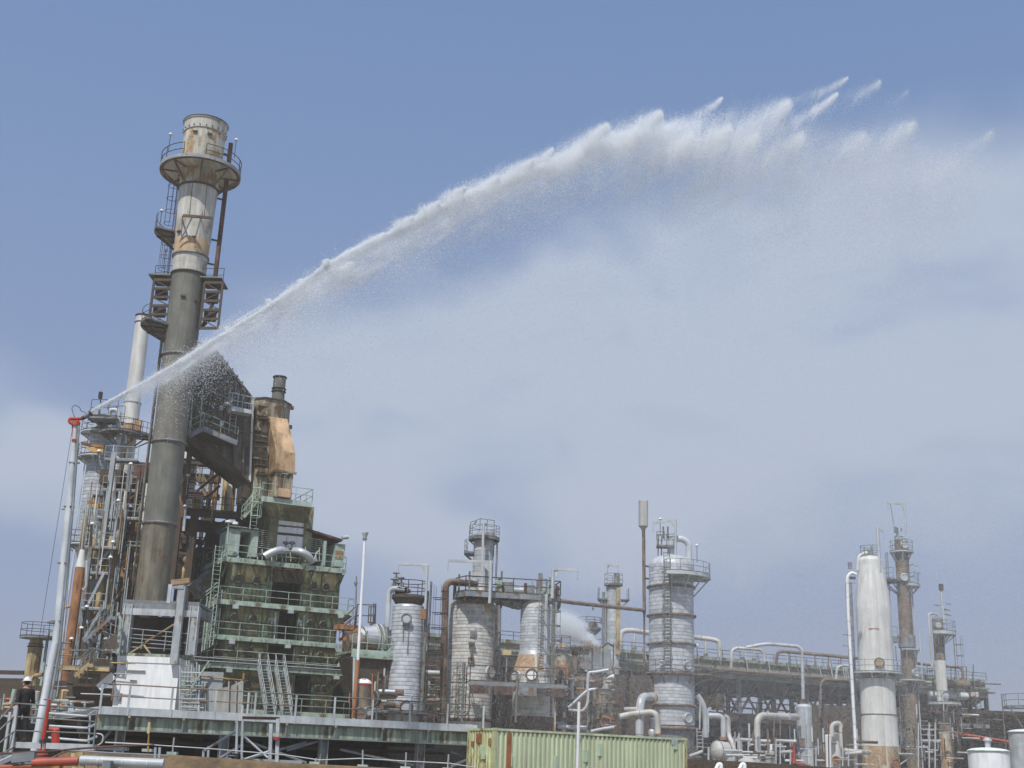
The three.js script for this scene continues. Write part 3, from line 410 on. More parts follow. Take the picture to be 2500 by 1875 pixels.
// ochre timber outriggers
for (const [x0, y0, x1, y1, dd, lab] of [[412, 965, 640, 1000, 99, 'upper ochre outrigger beam with a sagging underside beside the banded tower'], [478, 1560, 620, 1550, 99, 'lower ochre outrigger beam halfway up the crowded pipe structure']]) {
  const a = cB(x0, y0, dd), b = cB(x1, y1, dd), c = a.clone().lerp(b, 0.55).add(V(0, -0.45, 0)), t = thing('outrigger', lab, 'outrigger', b.clone());
  part(t, 'beam', beam(a, b, 0.3, 0.22), M.ochreSteel); part(t, 'stay', [beam(a.clone().lerp(b, 0.2).add(V(0, -0.2, 0)), c, 0.25, 0.14), beam(c, b.clone().add(V(0, -0.35, 0)), 0.3, 0.3)], M.yellow); part(t, 'hanger', rod(a.clone().lerp(b, 0.75), a.clone().lerp(b, 0.75).add(V(0, 1.6, 0)), 0.04), M.brown);
}
// ---------------------------------------------------------------- green fired heater building: decks, walls, doors, ladders
const PB = plane(cE(390, 650, 96), 27), pE = (x, y, o = 0) => PB.P(440 + x * 0.27728, 1180 + y * 0.27728, o), pG = (x, y, o = 0) => PB.P(350 + x * 0.24111, 1475 + y * 0.24111, o), pH = (x, y, o = 0) => PB.P(700 + x * 0.24111, 1475 + y * 0.24111, o);
const aE = (x, y, o = 0) => PB.along(pE(x, y, o));
{
  const t = thing('heater_building', 'dark green heater building with railed decks on every storey and black door openings', 'building', V(PB.P0.x, 0, PB.P0.z));
  const dk = [[pE(390, 655), pE(1462, 765)], [pE(340, 1022), pE(1530, 1140)], [pE(305, 1338), pE(1512, 1432)], [pE(280, 1592), pE(1492, 1668)], [pG(560, 1075), pH(640, 1110)]].map(([a, b]) => ({ a0: PB.along(a), a1: PB.along(b), y: (a.y + b.y) / 2 }));
  const top = dk[0].y + 3.1, W = -1.35, D = 7;
  const Pt = (n, gs, m, l) => part(t, n, gs, m, l);
  const box5 = (n, a0, a1, y0, y1, o0, o1, m, l) => Pt(n, PB.bx(a0, a1, y0, y1, o0, o1), m, l);
  const wl = aE(425, 900, W), wr = aE(1392, 1000, W), d0 = [aE(790, 980, W), aE(1075, 980, W)], d1 = [aE(850, 1250, W), aE(1050, 1250, W)], d2 = [aE(760, 1500, W), aE(1010, 1500, W)], d3 = [aE(1000, 1700, W), aE(1180, 1700, W)];
  // walls storey by storey: sheet panels of their own between deck and deck, a dark opening in the middle
  dk.forEach((k, i) => {
    const n = dk[i + 1]; if (!n) return;
    const y0 = n.y + 0.02, y1 = k.y - 0.01, [o0, o1] = [d0, d1, d2, d3][i], hh = y0 + (y1 - y0) * (i === 0 ? 0.62 : 0.9);
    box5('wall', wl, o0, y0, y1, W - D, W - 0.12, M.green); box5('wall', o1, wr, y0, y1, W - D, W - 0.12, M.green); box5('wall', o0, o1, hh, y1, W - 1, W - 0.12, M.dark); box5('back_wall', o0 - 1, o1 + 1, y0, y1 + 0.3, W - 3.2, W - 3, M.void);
    for (const [a, b] of [[wl, o0], [o1, wr]]) { const m = Math.max(2, Math.round((b - a) / 1.25)); for (let c = 0; c < m; c++) for (let r = 0; r < 2; r++) { const x0 = a + (b - a) * c / m, x1 = a + (b - a) * (c + 1) / m, h0 = y0 + (y1 - y0) * r / 2, h1 = y0 + (y1 - y0) * (r + 1) / 2; box5('wall_panel', x0 + 0.05, x1 - 0.05, h0 + 0.04, h1 - 0.04, W - 0.12, W - 0.04 - 0.03 * hash(c, r, i), (r && i !== 1) || hash(c, i, r + 9) > 0.6 ? M.greenB : M.green); } for (let c = 0; c <= m; c++) { const x = a + (b - a) * c / m; box5('stiffener', x - 0.05, x + 0.05, y0, y1, W - 0.1, W + 0.06, M.green); } }
    for (const x of [o0, o1]) box5('door_post', x - 0.1, x + 0.1, y0, hh, W - 0.2, W + 0.03, M.greenDeck);
    // round and six-sided inspection ports
    for (const x of [wl + 0.7, wl + 2.2, o1 + 0.9, wr - 1.1]) { const p = PB.pt(x, y0 + (y1 - y0) * 0.6, W), f = Pt('inspection_port', rod(p, PB.move(p, 0, 0, 0.14), 0.3, 6), M.dark); part(f, 'port_frame', UVM(new THREE.TorusGeometry(0.32, 0.06, 5, 6), 2, 1).rotateY(PB.f).translate(p.x, p.y, p.z + 0.1), M.greenDeck); }
  });
  // decks, brackets, handrails
  dk.forEach((k, i) => {
    Pt('deck_grating', grating(PB, k.a0, k.a1, k.y, W, -0.07), M.greenDeck); box5('deck_edge', k.a0, k.a1, k.y - 0.26, k.y + 0.08, -0.06, 0, M.greenRail); box5('deck', k.a0, wl - 0.02, k.y - 0.1, k.y, W - 5, W - 0.1, M.greenDeck); box5('deck_edge', k.a0 - 0.06, k.a0, k.y - 0.26, k.y + 0.08, W - 5, 0, M.greenRail);
    const n = 8; for (let j = 0; j <= n; j++) { const x = k.a0 + 0.3 + (k.a1 - k.a0 - 0.6) * j / n; Pt('deck_joist', beam(PB.pt(x, k.y - 0.2, W), PB.pt(x, k.y - 0.2, -0.1), 0.09, 0.16), M.dark); if (j === 0 || j === n || j % 3 === 0) if (i < 4) Pt('knee_brace', beam(PB.pt(Math.min(x, wr), k.y - 1.25, W), PB.pt(x, k.y - 0.28, -0.25), 0.12), M.green); }
    const R = [[PB.pt(k.a0 + 0.05, k.y, W - 4.5), PB.pt(k.a0 + 0.05, k.y, -0.05)], [PB.pt(k.a0 + 0.05, k.y, -0.05), PB.pt(k.a1 - 0.05, k.y, -0.05)], [PB.pt(k.a1 - 0.05, k.y, -0.05), PB.pt(k.a1 - 0.05, k.y, W)]];
    for (const [a, b] of R) Pt('railing', rails([a, b], 1.08, 1.9, 0.028), M.greenRail);
    if (i) for (const x of [0.12, 0.52, 0.9]) { const p = PB.pt(k.a0 + (k.a1 - k.a0) * x, k.y - 0.42, 0.12); Pt('floodlight', box(p, 0.4, 0.26, 0.3, PB.f), M.galv); }
    Pt('deck_corner_bracket', prism([PB.pt(k.a1, k.y - 0.27, -0.2), PB.pt(k.a1, k.y - 0.27, W), PB.pt(wr, k.y - 1.3, W), PB.pt(wr, k.y - 0.27, W)], PB.n, 0.06), M.green);
  });
  for (const k of [0.18, 0.42]) Pt('pipe_run', rod(PB.pt(dk[3].a0 - 2, dk[3].y + k, 0.1), PB.pt(dk[3].a1, dk[3].y + k, 0.1), 0.045, 6), M.steelLight);
  // small cabinets and pipes by the middle doors
  for (const [x, i] of [[785, 1], [1040, 1]]) { const a = aE(x, 1200, W + 0.3), y = dk[2].y; box5('cabinet', a, a + 0.35, y + 1.3, y + 1.75, W, W + 0.3, M.steelLight); Pt('pipe', rod(PB.pt(a + 0.5, y, W + 0.4), PB.pt(a + 0.42, y + 2.2, W + 0.4), 0.06), M.galv); Pt('pipe', rod(PB.pt(a + 0.05, y, W + 0.4), PB.pt(a + 0.05, y + 1.5, W + 0.4), 0.05), M.brown); }
  // head floor: door houses, louvres, panelled uptake
  const y1 = dk[0].y, H = (x0, y0, x1, y1b, o0, o1, m, n, l) => { const a = pE(x0, y0, o1), b = pE(x1, y1b, o1); return box5(n, PB.along(a), PB.along(b), b.y, a.y, o0, o1, m, l); };
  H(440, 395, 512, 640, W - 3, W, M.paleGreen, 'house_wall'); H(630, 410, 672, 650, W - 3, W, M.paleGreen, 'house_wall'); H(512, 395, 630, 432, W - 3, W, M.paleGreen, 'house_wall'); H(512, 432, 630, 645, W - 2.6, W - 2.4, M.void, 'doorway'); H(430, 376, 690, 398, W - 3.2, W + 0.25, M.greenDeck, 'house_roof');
  H(672, 400, 800, 660, W - 3.2, W - 0.25, M.dark, 'wall'); for (let i = 0; i < 9; i++) H(682, 410 + i * 17, 792, 418 + i * 17, W - 0.22, W - 0.1, M.greenDeck, 'louvre_slat');
  H(1120, 470, 1262, 705, W - 3.2, W - 0.25, M.dark, 'wall'); for (let i = 0; i < 8; i++) H(1132, 488 + i * 17, 1256, 496 + i * 17, W - 0.22, W - 0.1, M.greenDeck, 'louvre_slat');
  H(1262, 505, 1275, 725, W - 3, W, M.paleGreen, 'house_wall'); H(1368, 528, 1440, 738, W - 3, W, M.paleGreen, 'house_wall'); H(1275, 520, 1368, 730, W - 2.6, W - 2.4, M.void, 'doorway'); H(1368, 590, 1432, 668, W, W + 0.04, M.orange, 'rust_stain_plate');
  { const a = pE(1118, 395, W), b = pE(1432, 492, W + 0.3), q = [a, b, PB.move(b, 0, 0, -3.4), PB.move(a, 0, 0, -3.4)]; Pt('house_roof', prism(q, V(0.2, 0.95, 0).normalize(), 0.18), M.brown); for (let i = 0; i < 4; i++) Pt('roof_rib', beam(a.clone().lerp(b, i / 3).add(V(0, 0.05, 0)), PB.move(a.clone().lerp(b, i / 3), 0, 0.05, -3.4), 0.1), M.galv); Pt('vent', rod(PB.move(b, -0.1, 0.1, 0.1), PB.move(b, 0.4, 0.2, 0.1), 0.16, 10), M.galv); }
  H(790, 170, 1142, 690, W - 4.2, W - 0.55, M.green, 'uptake_core');
  const cols = [845, 942, 1025, 1105], rows = [[228, 290, M.greenDeck], [290, 372, M.white], [372, 440, M.white], [446, 572, M.white]];
  for (const [r0, r1, m] of rows) for (let c = 0; c < 3; c++) { const k = (r0 - 228) * 0.02; H(cols[c] + 3 - k * 2, r0 + 3 + c * 8, cols[c + 1] - 3 - k, r1 - 3 + c * 8, W - 0.54, W - 0.42 + k * 0.03, m, 'uptake_panel'); }
  for (const r of [288, 440, 574]) { const a = pE(835, r, W - 0.3), b = pE(1112, r + 26, W - 0.3); Pt('uptake_girt', beam(a, b, 0.1, 0.12), M.brown); }
  H(800, 180, 835, 690, W - 0.6, W - 0.2, M.greenB, 'uptake_post'); H(1108, 200, 1140, 720, W - 0.6, W - 0.2, M.greenB, 'uptake_post');
  for (const x of [930, 985]) { const p = pE(x, 525, W + 0.3); Pt('valve', [UVM(new THREE.TorusGeometry(0.2, 0.05, 6, 16), 1, 1).rotateX(PI / 2 - 0.3).translate(p.x, p.y, p.z), rod(p, p.clone().add(V(0, -0.5, 0)), 0.05)], M.brown); }
  Pt('silver_duct', pipe([pE(740, 645, 0.2), pE(790, 615, 0.3), pE(870, 585, 0.3), pE(935, 600, -0.6)], 0.3, 0.8), M.shiny); Pt('silver_duct', pipe([pE(1005, 595, -0.4), pE(1060, 600, 0.4), pE(1120, 630, 0.4), pE(1160, 690, 0)], 0.3, 0.8), M.shiny);
  for (const x of [850, 900, 955, 1060, 1200]) Pt('burner_pipe', pipe([pE(x, 690, -0.4), pE(x - 10, 620, -0.4), pE(x + 25, 590, -0.5)], 0.06, 0.3, 6), [M.galv, M.brown, M.greenRail][x % 3]);
  for (let i = 0; i < 14; i++) { const x = 680 + i * 42; Pt('burner_pipe', rod(pE(x, 690, -0.3), pE(x + rr(-6, 6), rr(560, 640), -0.4), rr(0.03, 0.06), 5), [M.galv, M.greenRail, M.brown][i % 3]); }
  // top deck round the uptake
  { const a = pE(715, 128, 0.4), b = pE(1162, 170, 0.4), a0 = PB.along(a), a1 = PB.along(b), y = (a.y + b.y) / 2; box5('deck', a0, a1, y - 0.12, y, W - 4, 0.36, M.greenDeck); box5('deck_edge', a0, a1, y - 0.32, y + 0.08, 0.36, 0.42, M.paleGreen);
    const f = aE(830, 240, W), g = aE(1135, 240, W); Pt('deck_skirt', facets([[PB.pt(a0, y - 0.32, 0.36), PB.pt(a1, y - 0.32, 0.36), PB.pt(g, y - 1.3, W - 0.5), PB.pt(f, y - 1.3, W - 0.5)], [PB.pt(a1, y - 0.32, 0.36), PB.pt(a1, y - 0.32, W - 3), PB.pt(g, y - 1.3, W - 3), PB.pt(g, y - 1.3, W - 0.5)]]), M.greenB);
    for (const [p, q] of [[PB.pt(a0, y, W - 3), PB.pt(a0, y, 0.36)], [PB.pt(a0, y, 0.36), PB.pt(a1, y, 0.36)], [PB.pt(a1, y, 0.36), PB.pt(a1, y, W - 3)]]) Pt('railing', rails([p, q], 1.15, 1.4, 0.03), M.greenRail);
    const l = pE(690, 405, 0.3); Pt('ladder', ladder(pE(640, 405, 0.2), y + 1.1, PB.f, 0.5), M.greenRail); Pt('ladder_cage', cage(pE(640, 405, 0.2), pE(640, 300, 0.2).y, y + 1.2, PB.f, 0.42, 0.03), M.greenRail);
    stair(t, pE(560, 300, -0.6), pE(700, 130, -0.6), 0.8, PB.n.clone().multiplyScalar(-1), M.greenDeck, M.greenRail); }
  // long ladder on the left corner
  for (const [x0, x1, ya, yb] of [[300, 255, 545, 1420], [270, 225, 1000, 1440]]) { const p = pE(x1, yb, 0.3), q = pE(x0, ya, 0.3); for (let i = 0; i < 3; i++) { const s = V(p.x, p.y + (q.y - p.y) * i / 3, p.z); Pt('ladder', ladder(s, s.y + (q.y - p.y) / 3 + 0.02, PB.f, 0.55, 0.03), M.greenRail); } }
  for (const [x0, ya, x1, yb] of [[205, 1100, 340, 960], [225, 960, 330, 870], [200, 1350, 300, 1200], [330, 690, 395, 590]]) Pt('stair_rail', [rod(pE(x0, ya, 0.2), pE(x1, yb, 0.2), 0.04), rod(pE(x0, ya + 28, 0.2), pE(x1, yb + 28, 0.2), 0.035)], M.greenRail);
  for (let i = 0; i < 7; i++) { const p = pE(190 + i * 22, 1480 - i * 10, -0.5); Pt('pipe', rod(p, p.clone().add(V(0, rr(1.5, 5), 0)), rr(0.03, 0.07)), [M.galv, M.greenRail, M.steel][i % 3]); }
  // ship ladders down from the fourth deck
  for (const [hx, hy, fx, fy] of [[1250, 640, 1335, 1150], [1420, 650, 1500, 1160]]) { const h = pG(hx, hy, 0.3), f = pG(fx, fy, 2.6), L = PB.u.clone().multiplyScalar(0.7); stair(t, f.clone().sub(L), h.clone().sub(L), 0.7, PB.u, M.steelLight, M.galv); }
  // white post lamp, wall lamps
  Pt('lamp_post', rod(pE(410, 640, -0.1), pE(425, 350, -0.1), 0.07), M.paleGreen); Pt('lamp_head', cyl(pE(426, 345, -0.1).x, pE(426, 345, -0.1).y, pE(426, 345, -0.1).z, 0.3, 0.26, 0.14, 12), M.lampWhite);
  const lp = pE(485, 362, -0.3); Pt('lamp_head', cyl(lp.x, lp.y, lp.z, 0.24, 0.2, 0.2, 12), M.lampWhite); const wlp = pE(1400, 1610, -0.6); Pt('wall_lamp', [cyl(wlp.x, wlp.y, wlp.z, 0.16, 0.12, 0.4, 10)], M.lampWhite);
  box5('lower_wall', wl, wr, 0, dk[4].y + 0.1, W - D, W - 0.12, M.dark); box5('side_wall', wl - 0.6, wl - 0.02, dk[4].y, dk[0].y, W - D, W - 1.2, M.soot);
}
// ---------------------------------------------------------------- flue gas duct, dark wedge between chimney and heater
const pC = (x, y, o = 0) => PB.P(440 + x * 0.24111, 820 + y * 0.24111, o);
{
  const t = thing('flue_duct', 'soot black wedge shaped flue duct leaning from the chimney to the heater top', 'duct', pC(700, 1480, -1)), o = -1.2, T = -4.6;
  const f = [[150, 60], [300, 70], [735, 640], [702, 1480], [300, 1092], [60, 1010]].map(([x, y]) => pC(x, y, o)), b = f.map((p) => PB.move(p, 0, 0, T - o));
  part(t, 'duct_shell', facets([f, [...b].reverse(), ...f.map((p, i) => [p, b[i], b[(i + 1) % 6], f[(i + 1) % 6]])]), M.black);
  const edge = (i, j, m) => part(t, 'edge_angle', beam(PB.move(f[i], 0, 0, 0.02), PB.move(f[j], 0, 0, 0.02), 0.16), m); edge(1, 2, M.duct); edge(2, 3, M.cream); edge(3, 4, M.dark);
  const xs = [130, 235, 345, 455, 560, 650]; for (const x of xs) { const top = x < 300 ? 62 : 70 + (x - 300) * 1.31, bot = x > 300 ? 1092 + (x - 300) * 0.965 : 1010 + (x - 60) * 0.34; part(t, 'stiffener', beam(pC(x, top + 12, o + 0.06), pC(x - 16, bot - 12, o + 0.06), 0.14, 0.16), M.black); }
  for (const y of [420, 700, 960]) part(t, 'stiffener', beam(pC(110, y - 60, o + 0.05), pC(y > 640 ? 725 : 300 + (y - 70) * 0.76 - 14, y + 20, o + 0.05), 0.1, 0.12), M.black);
  for (let i = 0; i < 5; i++) part(t, 'vent_pipe', rod(pC(430 + i * 50, 235 + i * 66, o - 0.5), pC(432 + i * 50, 195 + i * 66, o - 0.5), 0.05), M.dark);
  part(t, 'ladder', ladder(pC(300, 940, o + 0.3), pC(335, 190, o + 0.3).y, PB.f, 0.5, 0.03), M.rail); for (const y of [415, 565, 695]) part(t, 'ladder_tie', rod(pC(300, y, o), pC(352, y + 12, o + 0.35), 0.04), M.galv);
  for (const x of [130, 225]) part(t, 'conduit', rod(pC(x, 540, o + 0.2), pC(x - 28, 985, o + 0.2), 0.045), M.greenRail);
  // gallery under the duct, bracketed out
  const A = pC(80, 1015, o + 1.1), B = pC(230, 935, o + 1.3), C = pC(575, 1085, o + 1.1);
  part(t, 'gallery_edge', [beam(A, B, 0.1, 0.42)], M.steel); part(t, 'gallery_edge', [beam(B, C, 0.1, 0.42)], M.steel); part(t, 'gallery_floor', facets([[A, B, C, PB.move(C, 0, -0.05, -1.2), PB.move(B, 0, -0.05, -1.4), PB.move(A, 0, -0.05, -1.2)]]), M.dark); part(t, 'railing', rails([A, B, C].map((p) => PB.move(p, 0, 0.2, 0)), 1.05, 1.5, 0.026, 0), M.greenRail);
  part(t, 'gallery_hopper', facets([[PB.move(B, 0, -0.2, 0), PB.move(C, 0, -0.2, 0), pC(560, 1110, o + 0.1), pC(300, 1100, o + 0.1)], [PB.move(A, 0, -0.2, 0), PB.move(B, 0, -0.2, 0), pC(300, 1100, o + 0.1), pC(160, 1080, o + 0.1)]]), M.dark);
  // caged white landing
  const p0 = pC(500, 745, o + 1), p1 = pC(715, 792, o + 1); part(t, 'landing', [box(p0.clone().lerp(p1, 0.5), p0.distanceTo(p1), 0.3, 1, PB.f)], M.galv); part(t, 'landing_railing', rails([PB.move(p0, 0, 0.1, -0.9), PB.move(p0, 0, 0.1, 0.45), PB.move(p1, 0, 0.1, 0.45), PB.move(p1, 0, 0.1, -0.9)], 1.15, 0.8, 0.035), M.galv);
  part(t, 'ladder_cage', cage(pC(515, 740, o + 0.4), pC(515, 740, o + 0.4).y, pC(515, 560, o + 0.4).y, PB.f, 0.42, 0.035), M.galv); part(t, 'ladder', ladder(pC(520, 990, o + 0.25), pC(515, 570, o + 0.25).y, PB.f, 0.5), M.galv);
  part(t, 'lamp_shade', [lathe([[0.02, 0.2], [0.36, -0.12], [0.02, -0.1]], 0, 0, 12).translate(pC(478, 690, o + 1.4).x, pC(478, 690, o + 1.4).y, pC(478, 690, o + 1.4).z)], M.galv); for (const [x, y] of [[420, 885], [415, 730]]) part(t, 'access_door', box(pC(x, y, o + 0.1), 0.3, 0.4, 0.12, PB.f), M.galv);
  part(t, 'support_leg', beam(pC(690, 1470, o - 0.4), pC(640, 1640, o - 0.4), 0.5), M.dark);
}
// ---------------------------------------------------------------- heater convection top with stub stack and orange downcomer
{
  const t = thing('heater_stack', 'grey brown heater top box with a short stub stack and an orange bulging duct', 'furnace', pC(950, 1640, -2)), o = -1.0;
  const a0 = PB.along(pC(742, 700, o)), a1 = PB.along(pC(1150, 700, o)), y1 = pC(900, 640, o).y, y0 = pC(900, 1660, o).y, ym = pC(900, 985, o).y, D = 4.4, ch = 0.9, yc = (a0 + a1) / 2;
  const oct = (y, g = 0, k = ch) => [[a0 - g, -k], [a0 + k, g], [a1 - k, g], [a1 + g, -k], [a1 + g, -D + k], [a1 - k, -D - g], [a0 + k, -D - g], [a0 - g, -D + k]].map(([a, q]) => PB.pt(a, y, o + q));
  const hull = (lo, hi) => facets([...lo.map((p, i) => [p, lo[(i + 1) % 8], hi[(i + 1) % 8], hi[i]]), hi, [...lo].reverse()]);
  part(t, 'upper_shell', hull(oct(ym), oct(y1)), M.duct); part(t, 'lower_shell', hull(oct(y0, -0.25), oct(ym, -0.25)), M.duct); part(t, 'roof_rim', hull(oct(y1, 0.12), oct(y1 + 0.12, 0.12)), M.dark);
  for (const [x, y, w] of [[785, 845, 0.8], [742, 970, 0.55], [742, 1072, 1.0], [742, 1312, 1.0], [770, 1410, 0.9]]) { const p = pC(x, y, o); part(t, 'ledge', box(PB.move(p, w / 2, 0, 0.3), w, 0.1, 0.7, PB.f), M.dark); }
  for (const y of [700, 800, 1010, 1120, 1240]) part(t, 'girt', PB.bx(a0 + 0.4, PB.along(pC(880, y, o)), pC(800, y, o).y - 0.05, pC(800, y, o).y + 0.05, o - 0.3, o + 0.06), M.duct);
  for (const y of [690, 890, 1075]) { const p = PB.pt(a1 + 0.1, pC(1150, y, o).y, o - 1.2); part(t, 'side_nozzle', rod(PB.move(p, -0.2), PB.move(p, 0.25), 0.18, 10), M.duct); }
  const s = PB.pt(PB.along(pC(992, 620, o - 1.6)), y1, o - 1.6), yt = pC(1000, 420, o - 1.6).y, R = rad(680, 950, 30, -s.z) * 1.02;
  part(t, 'stub_stack', cyl(s.x, y1, s.z, R, R * 0.97, yt - y1, 32, true), M.grey); part(t, 'stub_rim', [torus(s.x, yt, s.z, R + 0.02, 0.06, 32), torus(s.x, yt - 1.0, s.z, R + 0.04, 0.05, 32), torus(s.x, yt - 1.25, s.z, R + 0.04, 0.05, 32)], M.railDark);
  // orange duct, bulging outwards on its way down
  const F = [[895, 815, 0.15], [1085, 842, 0.15], [1128, 1010, 1.0], [1165, 1190, 1.7], [1163, 1392, 1.7], [965, 1366, 1.7], [966, 1150, 1.7], [925, 960, 0.9]].map(([x, y, q]) => pC(x, y, o + q)), w = (p) => PB.move(p, 0, 0, -(PB.out(p) - o));
  part(t, 'orange_duct', facets([[F[0], F[1], F[2], F[7]], [F[7], F[2], F[3], F[6]], [F[6], F[3], F[4], F[5]], [F[0], F[7], w(F[7]), w(F[0])], [F[7], F[6], w(F[6]), w(F[7])], [F[6], F[5], w(F[5]), w(F[6])], [F[1], w(F[1]), w(F[2]), F[2]], [F[2], w(F[2]), w(F[3]), F[3]], [F[3], w(F[3]), w(F[4]), F[4]]]), M.orange, 'orange rust bulging duct');
  part(t, 'flange', [beam(PB.move(F[5], -0.1), PB.move(F[4], 0.1), 0.16, 0.18)], M.duct); part(t, 'flange', [beam(F[5], w(F[5]), 0.16, 0.18)], M.duct);
  const q0 = PB.along(F[5]) + 0.05, q1 = PB.along(F[4]) - 0.1, q = PB.bx(q0, q1, pC(1050, 1640, o + 1.5).y, (F[5].y + F[4].y) / 2 - 0.12, o, o + 1.6); part(t, 'lower_duct', q, M.duct); part(t, 'rust_plate', PB.bx(q0 + 0.3, q1 - 0.05, pC(1050, 1630, o + 1.6).y, pC(1050, 1545, o + 1.6).y, o + 1.6, o + 1.63), M.orange);
  for (let i = 0; i < 3; i++) part(t, 'duct_rib', PB.bx(q0 + (q1 - q0) * (i + 0.5) / 3 - 0.03, q0 + (q1 - q0) * (i + 0.5) / 3 + 0.03, pC(1050, 1540, o + 1.5).y, F[5].y - 0.2, o + 1.6, o + 1.66), M.duct);
}
// ---------------------------------------------------------------- dark steel frame behind the chimney
{
  const d = 104, t = thing('steel_gantry', 'dark brown steel frame with stairs, pipes and walkways between the chimney and the heater building', 'steel gantry', V(cE(200, 1000, d).x, 0, -d));
  const col = (x, y0, y1, dd, w, m) => { const a = cE(x, y0, dd), b = cE(x, y1, dd); part(t, 'steel_column', ibeam(V(a.x, b.y, a.z), V(a.x, a.y, a.z), w, w, 0.04), m); };
  col(130, 270, 1300, 100, 0.55, M.dark); col(45, -160, 900, 100, 0.4, M.dark); col(90, -330, 300, 99, 0.36, M.brown); col(330, -110, 420, 106, 0.34, M.ochreSteel); col(560, -30, 480, 103, 0.5, M.dark); col(210, 200, 700, 107, 0.3, M.brown); col(270, 200, 800, 105, 0.3, M.dark); col(290, -200, 300, 108, 0.3, M.brown);
  const fl = (x0, y0, x1, y1, dd, rail) => { const a = cE(x0, y0, dd), b = cE(x1, y1, dd); part(t, 'floor_beam', ibeam(a, b, 0.2, 0.45, 0.03), M.dark); part(t, 'floor_plate', beam(a.clone().add(V(0, 0.24, -1.5)), b.clone().add(V(0, 0.24, -1.5)), 3, 0.05), M.dark); if (rail) part(t, 'railing', rails([a.clone().add(V(0, 0.26, 0)), b.clone().add(V(0, 0.26, 0))], 1.15, 0.8, 0.03), M.railDark); };
  fl(-40, 245, 520, 290, 101, 1); fl(-40, 380, 340, 420, 103, 0); fl(-40, 90, 330, 115, 106, 1); fl(-20, 600, 250, 640, 104, 0); fl(-20, 500, 180, 520, 106, 0); fl(-40, -60, 340, -40, 108, 1); fl(-20, 780, 200, 800, 104, 0); fl(0, 330, 600, 395, 103, 0); fl(-40, -200, 200, -185, 107, 0);
  for (const [a, b, c, e, dd] of [[360, -100, 130, 80, 103], [350, 20, 240, 120, 103], [160, 560, 20, 760, 101], [0, 640, 120, 860, 102], [170, 700, 40, 980, 103], [20, 420, 120, 520, 104], [300, 330, 180, 560, 104]]) part(t, 'brace', beam(cE(a, b, dd), cE(c, e, dd), 0.22, 0.16), M.dark);
  const Bx = (x0, y0, x1, y1, dd, dep, m, n) => { const a = cE(x0, y0, dd), b = cE(x1, y1, dd); part(t, n, box(V((a.x + b.x) / 2, (a.y + b.y) / 2, -dd - dep / 2), b.x - a.x, a.y - b.y, dep), m); };
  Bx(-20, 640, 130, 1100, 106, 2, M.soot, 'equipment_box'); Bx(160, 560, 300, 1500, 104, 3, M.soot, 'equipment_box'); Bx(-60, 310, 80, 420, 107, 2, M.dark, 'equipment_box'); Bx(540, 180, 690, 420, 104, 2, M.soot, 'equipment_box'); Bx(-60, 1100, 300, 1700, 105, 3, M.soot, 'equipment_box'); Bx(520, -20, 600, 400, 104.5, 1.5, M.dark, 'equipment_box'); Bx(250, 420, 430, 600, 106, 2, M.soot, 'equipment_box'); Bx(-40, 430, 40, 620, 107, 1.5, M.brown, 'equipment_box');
  // vessels and pipes seen through the frame
  const vp = cE(70, -90, 110), vb = cE(60, 230, 110); part(t, 'drum', cyl(vp.x, vb.y, vp.z, 0.75, 0.75, vp.y - vb.y + 6, 20), M.cream); for (const y of [-60, 0, 60]) part(t, 'drum_ring', torus(vp.x, cE(70, y, 110).y, vp.z, 0.78, 0.06, 20), M.brown);
  const P = (pts, r, m, dd) => part(t, 'pipe', pipe(pts.map(([x, y]) => cE(x, y, dd)), r, 0.6, 10), m);
  P([[410, -60], [385, 240]], 0.24, M.beige, 107); P([[450, -60], [430, 250]], 0.38, M.cream, 108); P([[480, -30], [455, 260]], 0.16, M.ochreSteel, 106.5); P([[375, -60], [350, 250]], 0.12, M.cream, 106); P([[35, -40], [-10, 60], [20, 230]], 0.1, M.beige, 99); P([[50, 150], [30, 420]], 0.12, M.alu, 99); P([[155, 130], [150, 240]], 0.5, M.beige, 107); P([[0, 690], [60, 680], [80, 760]], 0.4, M.pipeBrown, 101); P([[-20, 720], [40, 790], [20, 850]], 0.35, M.beige, 101); P([[370, 350], [380, 430]], 0.3, M.orange, 104);
  for (let i = 0; i < 22; i++) { const x = rr(-20, 330), y = rr(-100, 760), L = rr(60, 240); P([[x, y], [x - L * 0.11, y + L]], rr(0.03, 0.1), [M.pipeBrown, M.galv, M.brown, M.rail, M.beige][i % 5], rr(100, 108)); }
  for (let i = 0; i < 12; i++) { const x = rr(-20, 200), y = rr(-60, 700), L = rr(60, 170); P([[x, y], [x + L, y + L * 0.06]], rr(0.03, 0.09), [M.pipeBrown, M.dark, M.brown][i % 3], rr(100, 108)); }
  stair(t, cE(225, 110, 104), cE(140, -60, 104), 0.9, V(0, 0, -1), M.pipeBrown, M.beige); stair(t, cE(70, 420, 105), cE(250, 300, 105), 0.9, V(0, 0, -1), M.dark, M.rail);
  for (const [x, y] of [[70, -70], [45, 200]]) flood(t, cE(x, y, 98.5), M.galv);
  { const a = cE(400, 735, 101), b = cE(130, 960, 99); part(t, 'sloping_duct', beam(a, b, 1.0, 1.3), M.steel); } 
  { const a = cE(310, 420, 102), b = cE(440, 350, 102); part(t, 'sloping_duct', beam(a, b, 0.8, 0.7), M.dark); } { const p = cE(0, 850, 96), q = cE(85, 870, 96); part(t, 'rust_bracket', beam(p, q, 0.4, 0.3), M.orange); }
}
